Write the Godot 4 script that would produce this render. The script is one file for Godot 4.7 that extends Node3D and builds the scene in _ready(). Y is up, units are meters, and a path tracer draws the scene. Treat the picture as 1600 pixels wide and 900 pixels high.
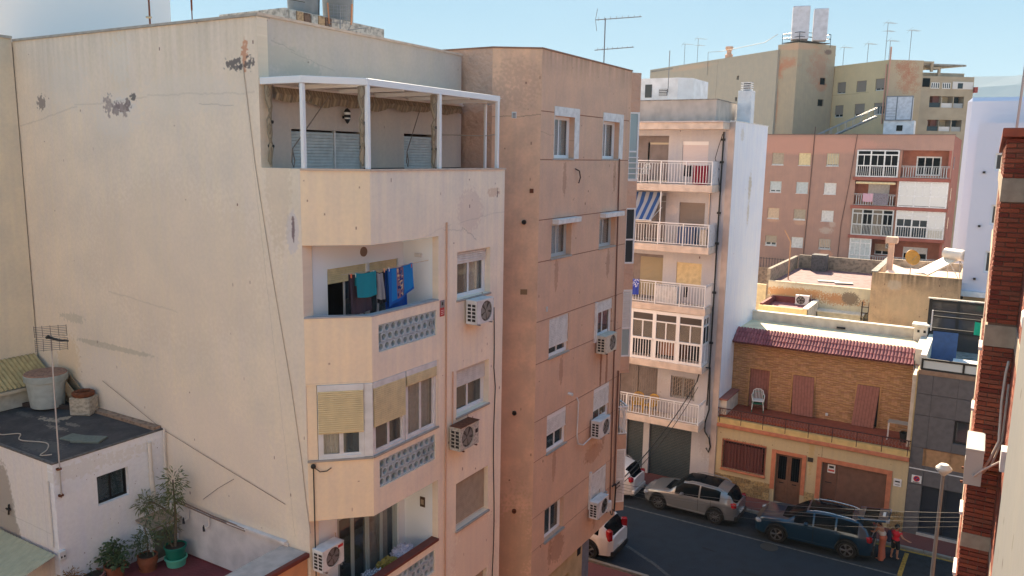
extends Node3D
# A street of flats seen from a high window. x runs across the near street, -z along it, y up, metres.

var taken := {}
var mats := {}
var texs := {}
var shared := {}
var org := Vector3.ZERO
var rng := RandomNumberGenerator.new()

# ---------------------------------------------------------------- mesh building
class MB:
	var v := PackedVector3Array()
	var n := PackedVector3Array()
	var t := PackedVector2Array()
	func tri(a: Vector3, b: Vector3, c: Vector3, ua := Vector2.ZERO, ub := Vector2.ZERO, uc := Vector2.ZERO):   # counter-clockwise seen from outside
		var k := (b - a).cross(c - a)
		if k.length_squared() < 1e-16: return
		k = k.normalized()
		v.append(a); v.append(c); v.append(b)
		n.append(k); n.append(k); n.append(k)
		t.append(ua); t.append(uc); t.append(ub)
	func trin(a, b, c, na, nb, nc):
		if (b - a).cross(c - a).dot(na + nb + nc) < 0: var s = b; b = c; c = s; s = nb; nb = nc; nc = s
		v.append(a); v.append(c); v.append(b)
		n.append(na); n.append(nc); n.append(nb)
		t.append(Vector2(a.x, -a.y)); t.append(Vector2(c.x, -c.y)); t.append(Vector2(b.x, -b.y))
	func quad(a: Vector3, b: Vector3, c: Vector3, d: Vector3, ua := Vector2.ZERO, ub := Vector2.ZERO, uc := Vector2.ZERO, ud := Vector2.ZERO):
		tri(a, b, c, ua, ub, uc)
		tri(a, c, d, ua, uc, ud)
	func rect(f: Transform3D, u0, u1, v0, v1, w, flip := false):
		var a = f * Vector3(u0, v0, w); var b = f * Vector3(u1, v0, w); var c = f * Vector3(u1, v1, w); var d = f * Vector3(u0, v1, w)
		if flip: quad(b, a, d, c, Vector2(u1, -v0), Vector2(u0, -v0), Vector2(u0, -v1), Vector2(u1, -v1))
		else: quad(a, b, c, d, Vector2(u0, -v0), Vector2(u1, -v0), Vector2(u1, -v1), Vector2(u0, -v1))
	func box(f: Transform3D, u0, u1, v0, v1, w0, w1):
		rect(f, u0, u1, v0, v1, w1)
		rect(f, u0, u1, v0, v1, w0, true)
		var p := []
		for k in [[u0, v0], [u1, v0], [u1, v1], [u0, v1]]:
			p.append([f * Vector3(k[0], k[1], w0), f * Vector3(k[0], k[1], w1)])
		for k in 4:
			var q = p[k]; var r = p[(k + 1) % 4]
			quad(q[0], r[0], r[1], q[1], Vector2(0, 0), Vector2(q[0].distance_to(r[0]), 0), Vector2(q[0].distance_to(r[0]), -abs(w1 - w0)), Vector2(0, -abs(w1 - w0)))
	func cbox(f: Transform3D, u0, u1, v0, v1, w0, w1, b := 0.01):   # with chamfered edges
		var lo = Vector3(u0, v0, w0); var hi = Vector3(u1, v1, w1)
		var mid = (lo + hi) / 2; var h = (hi - lo) / 2
		b = minf(b, minf(h.x, minf(h.y, h.z)) * .9)
		var P = func(sx, sy, sz, ax): # vertex of the face with axis ax
			var q = Vector3(sx * (h.x - (0.0 if ax == 0 else b)), sy * (h.y - (0.0 if ax == 1 else b)), sz * (h.z - (0.0 if ax == 2 else b)))
			return f * (mid + q)
		var out = func(a, bb, c, d, dir):
			if (bb - a).cross(c - a).dot(f.basis * dir) < 0: quad(a, d, c, bb)
			else: quad(a, bb, c, d)
		for s in [-1, 1]:
			out.call(P.call(s, -1, -1, 0), P.call(s, 1, -1, 0), P.call(s, 1, 1, 0), P.call(s, -1, 1, 0), Vector3(s, 0, 0))
			out.call(P.call(-1, s, -1, 1), P.call(1, s, -1, 1), P.call(1, s, 1, 1), P.call(-1, s, 1, 1), Vector3(0, s, 0))
			out.call(P.call(-1, -1, s, 2), P.call(1, -1, s, 2), P.call(1, 1, s, 2), P.call(-1, 1, s, 2), Vector3(0, 0, s))
			for r in [-1, 1]:
				out.call(P.call(s, r, -1, 0), P.call(s, r, 1, 0), P.call(s, r, 1, 1), P.call(s, r, -1, 1), Vector3(s, r, 0))
				out.call(P.call(s, -1, r, 0), P.call(s, 1, r, 0), P.call(s, 1, r, 2), P.call(s, -1, r, 2), Vector3(s, 0, r))
				out.call(P.call(-1, s, r, 1), P.call(1, s, r, 1), P.call(1, s, r, 2), P.call(-1, s, r, 2), Vector3(0, s, r))
				for q in [-1, 1]:
					var a = P.call(s, r, q, 0); var bb = P.call(s, r, q, 1); var c = P.call(s, r, q, 2)
					if (bb - a).cross(c - a).dot(f.basis * Vector3(s, r, q)) < 0: tri(a, c, bb)
					else: tri(a, bb, c)
	func wall(f: Transform3D, u0, u1, v0, v1, w0, w1, holes := []):   # a slab with openings [u0, u1, v0, v1]
		var us := [u0, u1]; var vs := [v0, v1]
		for h in holes:
			for k in [h[0], h[1]]: if k > u0 and k < u1: us.append(k)
			for k in [h[2], h[3]]: if k > v0 and k < v1: vs.append(k)
		us.sort(); vs.sort()
		for i in us.size() - 1:
			for j in vs.size() - 1:
				if us[i + 1] - us[i] < 1e-5 or vs[j + 1] - vs[j] < 1e-5: continue
				var cu = (us[i] + us[i + 1]) / 2; var cv = (vs[j] + vs[j + 1]) / 2; var inside = false
				for h in holes: if cu > h[0] and cu < h[1] and cv > h[2] and cv < h[3]: inside = true
				if inside: continue
				rect(f, us[i], us[i + 1], vs[j], vs[j + 1], w1)
				rect(f, us[i], us[i + 1], vs[j], vs[j + 1], w0, true)
		var edge = func(a, b, c, d): quad(f * a, f * b, f * c, f * d, Vector2(a.x, -a.y), Vector2(b.x, -b.y), Vector2(c.x + w1 - w0, -c.y), Vector2(d.x + w1 - w0, -d.y))
		edge.call(Vector3(u0, v1, w1), Vector3(u1, v1, w1), Vector3(u1, v1, w0), Vector3(u0, v1, w0))
		edge.call(Vector3(u0, v0, w0), Vector3(u1, v0, w0), Vector3(u1, v0, w1), Vector3(u0, v0, w1))
		edge.call(Vector3(u0, v0, w0), Vector3(u0, v0, w1), Vector3(u0, v1, w1), Vector3(u0, v1, w0))
		edge.call(Vector3(u1, v0, w1), Vector3(u1, v0, w0), Vector3(u1, v1, w0), Vector3(u1, v1, w1))
		for h in holes:
			var a = maxf(h[0], u0); var b = minf(h[1], u1); var c = maxf(h[2], v0); var d = minf(h[3], v1)
			if b <= a or d <= c: continue
			if c > v0: edge.call(Vector3(a, c, w1), Vector3(b, c, w1), Vector3(b, c, w0), Vector3(a, c, w0))
			if d < v1: edge.call(Vector3(a, d, w0), Vector3(b, d, w0), Vector3(b, d, w1), Vector3(a, d, w1))
			if a > u0: edge.call(Vector3(a, c, w1), Vector3(a, c, w0), Vector3(a, d, w0), Vector3(a, d, w1))
			if b < u1: edge.call(Vector3(b, c, w0), Vector3(b, c, w1), Vector3(b, d, w1), Vector3(b, d, w0))
	func prism(poly: Array, y0, y1, top := true, bottom := true):   # plan polygon [Vector2(x, z)] standing upright, any winding
		var area := 0.0
		for i in poly.size():
			var a = poly[i]; var b = poly[(i + 1) % poly.size()]
			area += a.x * b.y - b.x * a.y
		var q = poly.duplicate()
		if area > 0: q.reverse()      # now runs counter-clockwise seen from above (z points down the page)
		var run := 0.0
		for i in q.size():
			var a = q[i]; var b = q[(i + 1) % q.size()]; var l = a.distance_to(b)
			quad(Vector3(a.x, y0, a.y), Vector3(b.x, y0, b.y), Vector3(b.x, y1, b.y), Vector3(a.x, y1, a.y), Vector2(run, -y0), Vector2(run + l, -y0), Vector2(run + l, -y1), Vector2(run, -y1))
			run += l
		var idx := Geometry2D.triangulate_polygon(PackedVector2Array(q))
		for i in range(0, idx.size(), 3):
			var a = q[idx[i]]; var b = q[idx[i + 1]]; var c = q[idx[i + 2]]
			if (b - a).cross(c - a) > 0: var s = b; b = c; c = s
			if top: tri(Vector3(a.x, y1, a.y), Vector3(b.x, y1, b.y), Vector3(c.x, y1, c.y), a, b, c)
			if bottom: tri(Vector3(a.x, y0, a.y), Vector3(c.x, y0, c.y), Vector3(b.x, y0, b.y), a, c, b)
	func tube(path: Array, r, sides := 6, caps := true):
		var rings := []; var ns := []
		var last := Vector3.ZERO
		for i in path.size():
			var d: Vector3 = (path[mini(i + 1, path.size() - 1)] - path[maxi(i - 1, 0)]).normalized()
			var s: Vector3
			if i == 0: s = d.cross(Vector3.UP if absf(d.y) < .9 else Vector3.RIGHT).normalized()
			else: s = (last - d * last.dot(d)).normalized()
			last = s
			var q := d.cross(s); var ring := []; var nn := []
			var rr = r[i] if r is Array else r
			for k in sides:
				var a := TAU * k / sides
				var e := s * cos(a) + q * sin(a)
				ring.append(path[i] + e * rr); nn.append(e)
			rings.append(ring); ns.append(nn)
		for i in path.size() - 1:
			for k in sides:
				var l := (k + 1) % sides
				trin(rings[i][k], rings[i][l], rings[i + 1][l], ns[i][k], ns[i][l], ns[i + 1][l])
				trin(rings[i][k], rings[i + 1][l], rings[i + 1][k], ns[i][k], ns[i + 1][l], ns[i + 1][k])
		if caps:
			for k in range(1, sides - 1):
				tri(rings[0][0], rings[0][k + 1], rings[0][k])
				tri(rings[-1][0], rings[-1][k], rings[-1][k + 1])
	func bar(a: Vector3, b: Vector3, r, sides := 5): tube([a, b], r, sides)
	func lathe(f: Transform3D, prof: Array, sides := 20):    # profile [Vector2(radius, height)] turned about the frame's y
		var run := 0.0
		for i in prof.size() - 1:
			var p = prof[i]; var q = prof[i + 1]
			var m: Vector2 = (q - p).normalized(); var nr := Vector2(m.y, -m.x)
			for k in sides:
				var a := TAU * k / sides; var b := TAU * (k + 1) / sides
				var da := Vector3(cos(a), 0, -sin(a)); var db := Vector3(cos(b), 0, -sin(b))
				var na = f.basis * (da * nr.x + Vector3.UP * nr.y); var nb = f.basis * (db * nr.x + Vector3.UP * nr.y)
				var A = f * (da * p.x + Vector3.UP * p.y); var B = f * (db * p.x + Vector3.UP * p.y)
				var C = f * (db * q.x + Vector3.UP * q.y); var D = f * (da * q.x + Vector3.UP * q.y)
				if p.x > 1e-6: trin(A, B, C, na, nb, nb)
				if q.x > 1e-6: trin(A, C, D, na, nb, na)
	func ring(f: Transform3D, r0, r1, w, sides := 20):   # flat ring facing +w
		for k in sides:
			var a := TAU * k / sides; var b := TAU * (k + 1) / sides
			var A = f * Vector3(cos(a) * r0, sin(a) * r0, w); var B = f * Vector3(cos(a) * r1, sin(a) * r1, w)
			var C = f * Vector3(cos(b) * r1, sin(b) * r1, w); var D = f * Vector3(cos(b) * r0, sin(b) * r0, w)
			if r0 > 0: quad(A, B, C, D)
			else: tri(A, B, C)
	func add(o: MB, f := Transform3D()):
		var nb := f.basis.inverse().transposed()
		for p in o.v: v.append(f * p)
		for p in o.n: n.append((nb * p).normalized())
		t.append_array(o.t)
	func mesh(shift := Vector3.ZERO) -> ArrayMesh:
		var a := []; a.resize(Mesh.ARRAY_MAX)
		var p := v
		if shift != Vector3.ZERO:
			p = v.duplicate()
			for i in p.size(): p[i] -= shift
		a[Mesh.ARRAY_VERTEX] = p; a[Mesh.ARRAY_NORMAL] = n; a[Mesh.ARRAY_TEX_UV] = t
		var m := ArrayMesh.new()
		m.add_surface_from_arrays(Mesh.PRIMITIVE_TRIANGLES, a)
		return m

func fr(o: Vector3, n: Vector3) -> Transform3D:    # a facade's frame: u to the right as seen from outside, v up, w outward
	var u := Vector3.UP.cross(n).normalized()
	return Transform3D(Basis(u, Vector3.UP, n.normalized()), o)
func smooth(p: Array) -> Array:
	var c := Curve3D.new()
	for i in p.size():
		var d: Vector3 = (p[mini(i + 1, p.size() - 1)] - p[maxi(i - 1, 0)]) / 6.0
		c.add_point(p[i], -d, d)
	return Array(c.tessellate_even_length(4, .08))
func numbered(s: String) -> String:
	if not taken.has(s): taken[s] = 0; return s
	taken[s] += 1
	return "%s_%03d" % [s, taken[s]]
func tag(o: Node3D, label := "", category := "", group := "", kind := ""):
	if label: o.set_meta("label", label)
	if category: o.set_meta("category", category)
	if group: o.set_meta("group", group)
	if kind: o.set_meta("kind", kind)
	return o
func thing(called: String, label: String, category: String, at := Vector3.ZERO, group := "", world := true) -> Node3D:
	var o := Node3D.new(); o.name = numbered(called); add_child(o); o.position = at
	org = at if world else Vector3.ZERO
	return tag(o, label, category, group)
func put(called: String, mesh: Mesh, m: Material, parent: Node3D, xf := Transform3D()) -> MeshInstance3D:
	var o := MeshInstance3D.new(); o.mesh = mesh; o.material_override = m; o.transform = xf
	if parent == self:
		o.name = numbered(called); add_child(o)
	else:
		o.name = called; parent.add_child(o, true)
	return o
func obj(called: String, b: MB, m: Material, parent: Node3D) -> MeshInstance3D:
	return put(called, b.mesh(org), m, parent)
func one(called: String, b: MB, m: Material, label: String, category: String, at: Vector3, group := "") -> MeshInstance3D:   # a thing that is a single mesh, drawn in world axes
	var o := put(called, b.mesh(at), m, self, Transform3D(Basis(), at))
	tag(o, label, category, group)
	return o
func boxed(called, f, u0, u1, v0, v1, w0, w1, m, parent, bev := 0.0):
	var b := MB.new()
	if bev > 0: b.cbox(f, u0, u1, v0, v1, w0, w1, bev)
	else: b.box(f, u0, u1, v0, v1, w0, w1)
	return obj(called, b, m, parent)

# ---------------------------------------------------------------- materials
func noise(key, size, freq, oct, lo, hi, kind := FastNoiseLite.TYPE_SIMPLEX_SMOOTH, stretch := 1.0) -> Image:
	var g := FastNoiseLite.new(); g.seed = hash(key) % 1000; g.noise_type = kind; g.frequency = freq; g.fractal_octaves = oct
	var im := g.get_seamless_image(size, size)
	im.convert(Image.FORMAT_RGB8)
	var d := im.get_data()
	for i in d.size(): d[i] = int(clampf(lerpf(lo, hi, d[i] / 255.0), 0, 1) * 255)
	return Image.create_from_data(size, size, false, Image.FORMAT_RGB8, d)
func tx(key: String) -> Texture2D:
	if texs.has(key): return texs[key]
	var im: Image
	match key:
		"mottle": im = noise(key, 512, .008, 5, .88, 1.04)
		"blotch": im = noise(key, 512, .012, 6, .66, 1.22)
		"speck": im = noise(key, 256, .12, 3, .78, 1.12)
		"streak":
			var s := noise(key, 512, .01, 5, .86, 1.06)
			s.resize(512, 24, Image.INTERPOLATE_LANCZOS); s.resize(512, 512, Image.INTERPOLATE_CUBIC); im = s
		"plaster_n", "rough_n", "wave_n":
			im = noise(key, 512, {"plaster_n": .06, "rough_n": .18, "wave_n": .015}[key], 4, 0, 1)
			im.bump_map_to_normal_map(6.0 if key != "wave_n" else 10.0)
		"brickwall", "brickwall_h":
			im = Image.create(512, 512, false, Image.FORMAT_RGB8)
			var r := RandomNumberGenerator.new(); r.seed = 5
			im.fill(Color(.80, .74, .62) if key == "brickwall" else Color(.2, .2, .2))
			for j in 32:
				for i in range(-1, 8):
					var k := r.randf_range(.72, 1.05); var y := j * 16; var x := i * 64 + (32 if j % 2 else 0)
					im.fill_rect(Rect2i(x + 2, y + 2, 60, 12), Color(k, k * r.randf_range(.93, 1.0), k * r.randf_range(.84, 1.0)) if key == "brickwall" else Color(.7, .7, .7) * r.randf_range(.85, 1.1))
	im.generate_mipmaps()
	texs[key] = ImageTexture.create_from_image(im)
	return texs[key]
func mat(key: String, c: Color, rough := .9, tex := "", scale := .5, nrm := "", ns := .4, nscale := 1.0, metal := 0.0) -> StandardMaterial3D:
	if mats.has(key): return mats[key]
	var m := StandardMaterial3D.new(); m.resource_name = key; m.albedo_color = c; m.roughness = rough; m.metallic = metal
	if tex or nrm:
		m.uv1_triplanar = true; m.uv1_world_triplanar = true; m.uv1_scale = Vector3.ONE * scale
		if tex: m.albedo_texture = tx(tex)
		if nrm:
			m.normal_enabled = true; m.normal_texture = tx(nrm); m.normal_scale = ns
	mats[key] = m
	return m
func glass(key: String, c: Color, a := .3) -> StandardMaterial3D:
	if mats.has(key): return mats[key]
	var m := StandardMaterial3D.new(); m.resource_name = key; m.albedo_color = Color(c.r, c.g, c.b, a); m.roughness = .04; m.transparency = BaseMaterial3D.TRANSPARENCY_ALPHA; m.metallic_specular = .6
	mats[key] = m
	return m
func M(k: String) -> StandardMaterial3D: return mats[k]
func lin(r, g, b) -> Color: return Color(r, g, b).linear_to_srgb()

func make_materials():
	mat("cream", Color8(228, 208, 188), .92, "mottle", .22, "plaster_n", .35)
	mat("peach", Color8(240, 200, 156), .92, "mottle", .22, "plaster_n", .35)
	mat("peach_light", Color8(228, 194, 170), .92, "mottle", .22, "plaster_n", .35)
	mat("terrace_wall", Color8(205, 184, 168), .92, "mottle", .22, "plaster_n", .35)
	mat("white_wall", Color8(234, 236, 241), .9, "mottle", .25, "plaster_n", .35)
	mat("brown_front", Color8(196, 148, 126), .92, "streak", .24, "plaster_n", .5)
	mat("brown_side", Color8(212, 174, 152), .92, "blotch", .2, "plaster_n", .5)
	mats["brown_side"].albedo_texture = tx("mottle")
	mat("grey_wall", Color8(204, 194, 193), .92, "mottle", .25, "plaster_n", .35)
	mat("grey_slab", Color8(222, 204, 190), .9, "streak", .3, "plaster_n", .3)
	mat("party_white", Color8(230, 230, 240), .9, "streak", .16, "plaster_n", .3)
	mat("concrete", Color8(150, 148, 144), .92, "blotch", .4, "rough_n", .5)
	mat("white_alu", Color8(232, 233, 236), .35, "", 1, "")
	mat("white_paint", Color8(225, 225, 226), .5, "mottle", .7)
	mat("steel_grey", Color8(150, 152, 156), .4, "", 1, "", 0, 1, .6)
	mat("dark_metal", Color8(48, 48, 52), .45, "", 1, "", 0, 1, .5)
	mat("rust", Color8(120, 66, 40), .9, "blotch", 1.3, "rough_n", .6)
	mat("black", Color8(22, 22, 24), .6)
	mat("cable", Color8(34, 33, 34), .7)
	mat("pale_cable", Color8(196, 180, 166), .8)
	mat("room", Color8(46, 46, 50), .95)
	mat("room_white", Color8(236, 244, 252), .9)
	mat("sill_stone", Color8(170, 164, 158), .7, "mottle", .9)
	mat("slat_cream", Color8(226, 206, 160), .55, "mottle", .8)
	mat("slat_white", Color8(222, 220, 218), .5, "mottle", .8)
	mat("slat_beige", Color8(214, 186, 158), .6, "mottle", .8)
	mat("slat_grey", Color8(196, 204, 206), .45, "mottle", .8)
	mat("slat_tan", Color8(178, 162, 142), .6, "mottle", .8)
	mat("block_grey", Color8(186, 200, 208), .85, "mottle", 1.2, "rough_n", .3)
	mat("curtain", Color8(204, 200, 190), .95, "streak", 2.0)
	mats["curtain"].backlight = Color(.3, .3, .3)
	mat("red_floor", Color8(126, 52, 56), .75, "blotch", .35, "plaster_n", .3)
	mats["red_floor"].albedo_texture = tx("mottle")
	mat("asphalt", Color8(28, 42, 56), .9, "mottle", .3, "rough_n", .6)
	mat("asphalt_dark", Color8(28, 36, 46), .92, "blotch", .35, "rough_n", .6)
	mat("kerb", Color8(140, 134, 126), .9, "mottle", .8, "rough_n", .4)
	mat("paving_red", Color8(122, 66, 62), .9, "speck", .8, "rough_n", .4)
	mat("road_paint", Color8(96, 98, 98), .85, "blotch", .8)
	mat("road_yellow", Color8(176, 140, 56), .85, "blotch", .8)
	glass("pane", Color8(90, 110, 120), .2)
	glass("pane_dim", Color8(60, 80, 90), .45)
	mat("dark_glass", Color8(12, 18, 24), .08).metallic_specular = .15
	mat("mid_glass", Color8(46, 58, 66), .1).metallic_specular = .4
	mat("tyre", Color8(20, 20, 21), .85)
	mat("rim", Color8(120, 122, 126), .3, "", 1, "", 0, 1, .8)
	mat("plastic_black", Color8(26, 26, 28), .55)

# ---------------------------------------------------------------- windows, shutters and the like
func slat_mesh(w: float, p: float) -> ArrayMesh:
	var k := "slat %.3f %.3f" % [w, p]
	if not shared.has(k):
		var b := MB.new(); var h := p * .94
		var pts := [Vector2(0, 0), Vector2(.010, h * .18), Vector2(.012, h * .55), Vector2(.004, h)]
		for i in 3:
			b.quad(Vector3(0, pts[i].y, pts[i].x), Vector3(w, pts[i].y, pts[i].x), Vector3(w, pts[i + 1].y, pts[i + 1].x), Vector3(0, pts[i + 1].y, pts[i + 1].x))
		b.quad(Vector3(0, 0, -.004), Vector3(w, 0, -.004), Vector3(w, 0, 0), Vector3(0, 0, 0))
		b.quad(Vector3(w, 0, -.004), Vector3(0, 0, -.004), Vector3(0, h, -.004), Vector3(w, h, -.004))
		shared[k] = b.mesh()
	return shared[k]
func slats(parent: Node3D, f: Transform3D, u0, u1, v0, v1, w, m: Material, p := .05):    # each slat of a roller shutter
	var h := org
	var k := int(floor((v1 - v0) / p))
	for i in k:
		var x := f * Transform3D(Basis(), Vector3(u0, v1 - (i + 1) * p, w))
		x.origin -= h
		put("slat", slat_mesh(u1 - u0, p), m, parent, x)
	boxed("shutter_backing", f, u0, u1, v0 - .0, v1, w - .012, w - .006, m, parent)
func shutter(parent: Node3D, f: Transform3D, u0, u1, v0, v1, w, m: Material, p := .05):   # the same, joined, for the ones farther off
	var b := MB.new()
	var k := int(ceil((v1 - v0) / p))
	var q: float = (v1 - v0) / k
	for i in k:
		var y: float = v0 + i * q
		b.quad(f * Vector3(u0, y, w - .008), f * Vector3(u1, y, w - .008), f * Vector3(u1, y + q * .2, w + .008), f * Vector3(u0, y + q * .2, w + .008))
		b.quad(f * Vector3(u0, y + q * .2, w + .008), f * Vector3(u1, y + q * .2, w + .008), f * Vector3(u1, y + q, w), f * Vector3(u0, y + q, w))
	b.box(f, u0, u1, v0 - .02, v0 + .015, w - .012, w + .012)
	return obj("shutter", b, m, parent)
# o: rec depth of the frame behind the wall face, fm frame material, n panes, shut share closed, sm shutter material, box height of the shutter box, sill, room, curtain, solo (slats one by one)
func window(b: Node3D, f: Transform3D, u0: float, u1: float, v0: float, v1: float, o := {}) -> Node3D:
	var rec: float = o.get("rec", .14); var fm: Material = o.get("fm", M("white_alu")); var n: int = o.get("n", 2); var t: float = o.get("t", .045)
	var box: float = o.get("box", 0.0); var vt := v1 - box
	var g := MB.new()
	g.box(f, u0, u0 + t, v0, vt, -rec - .05, -rec); g.box(f, u1 - t, u1, v0, vt, -rec - .05, -rec)
	g.box(f, u0 + t, u1 - t, v0, v0 + t, -rec - .05, -rec + .002); g.box(f, u0 + t, u1 - t, vt - t, vt, -rec - .05, -rec + .002)
	if box > 0: g.box(f, u0, u1, vt, v1, -rec - .08, -rec + .03)
	var win := obj("window", g, fm, b)
	var iw := (u1 - u0 - 2 * t) / n
	var open: Array = o.get("open", [])
	for i in n:
		if i in open: continue
		var a := u0 + t + iw * i; var s := MB.new(); var z := -rec - .012 - .016 * (i % 2); var st: float = o.get("st", .04)
		var lo := v0 + t; var hi := vt - t
		s.box(f, a, a + st, lo, hi, z - .025, z); s.box(f, a + iw - st, a + iw, lo, hi, z - .025, z)
		s.box(f, a + st, a + iw - st, lo, lo + st, z - .024, z - .001); s.box(f, a + st, a + iw - st, hi - st, hi, z - .024, z - .001)
		obj("sash", s, fm, win)
		boxed("pane", f, a + st, a + iw - st, lo + st, hi - st, z - .016, z - .010, o.get("gm", M("pane")), win)
	var shut: float = o.get("shut", 0.0)
	if shut > 0.0:
		var y := vt - shut * (vt - v0)
		var sm: Material = o.get("sm", M("slat_white"))
		if o.get("solo", false):
			var hold := Node3D.new(); hold.name = "shutter"; b.add_child(hold, true)
			slats(hold, f, u0 + .01, u1 - .01, y, vt, -rec + .03, sm, o.get("p", .05))
		else:
			shutter(win, f, u0 + .01, u1 - .01, y, vt, -rec + .03, sm, o.get("p", .05))
	if o.has("sill"):
		var k: float = o.sill
		boxed("sill", f, u0 - .03, u1 + .03, v0 - .05, v0 - .002, -rec - .03, k, o.get("sillm", M("sill_stone")), win, .006)
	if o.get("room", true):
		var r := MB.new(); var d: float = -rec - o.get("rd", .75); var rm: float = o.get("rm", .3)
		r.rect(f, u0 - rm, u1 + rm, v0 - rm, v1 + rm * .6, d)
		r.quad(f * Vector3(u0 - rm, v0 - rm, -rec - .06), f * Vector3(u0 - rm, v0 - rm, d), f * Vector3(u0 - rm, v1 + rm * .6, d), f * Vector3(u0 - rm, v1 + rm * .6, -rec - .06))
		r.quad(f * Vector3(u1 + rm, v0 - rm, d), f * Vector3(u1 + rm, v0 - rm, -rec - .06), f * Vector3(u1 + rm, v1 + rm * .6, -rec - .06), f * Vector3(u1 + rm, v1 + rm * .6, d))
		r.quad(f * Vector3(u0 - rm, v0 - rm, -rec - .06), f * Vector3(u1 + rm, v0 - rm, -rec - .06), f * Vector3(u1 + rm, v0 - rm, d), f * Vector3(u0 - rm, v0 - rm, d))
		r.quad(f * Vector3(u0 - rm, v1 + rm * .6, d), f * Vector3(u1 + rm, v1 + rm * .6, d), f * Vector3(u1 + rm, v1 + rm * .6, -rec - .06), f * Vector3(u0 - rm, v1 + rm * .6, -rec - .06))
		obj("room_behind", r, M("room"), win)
	if o.has("curtain"):
		var c := MB.new(); var c0: float = u0 + (u1 - u0) * o.curtain[0]; var c1: float = u0 + (u1 - u0) * o.curtain[1]
		var k := int((c1 - c0) / .03) + 1
		for i in k:
			var a := lerpf(c0, c1, float(i) / k); var e := lerpf(c0, c1, float(i + 1) / k)
			var wa := -rec - .14 + .018 * sin(i * 1.9); var we := -rec - .14 + .018 * sin((i + 1) * 1.9)
			c.quad(f * Vector3(a, v0, wa), f * Vector3(e, v0, we), f * Vector3(e, v1, we), f * Vector3(a, v1, wa))
		obj("curtain", c, M("curtain"), win)
	return win
func railing(b: Node3D, f: Transform3D, u0, u1, v0, v1, w, m: Material, step := .12, r := .011, called := "railing"):   # posts, rails, one baluster each
	var g := MB.new()
	g.box(f, u0, u1, v1 - .045, v1, w - .025, w + .025); g.box(f, u0, u1, v1 - .13, v1 - .11, w - .012, w + .012); g.box(f, u0, u1, v0 + .04, v0 + .07, w - .015, w + .015)
	var rail := obj(called, g, m, b)
	var k := "baluster %.3f %.3f" % [v1 - v0, r]
	if not shared.has(k):
		var c := MB.new(); c.box(Transform3D(), -r, r, 0, v1 - v0 - .18, -r, r); shared[k] = c.mesh()
	var n := int(round((u1 - u0) / step))
	for i in range(1, n):
		var x := f * Transform3D(Basis(), Vector3(lerpf(u0, u1, float(i) / n), v0 + .07, w)); x.origin -= org
		put("baluster", shared[k], m, rail, x)
	return rail

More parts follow.
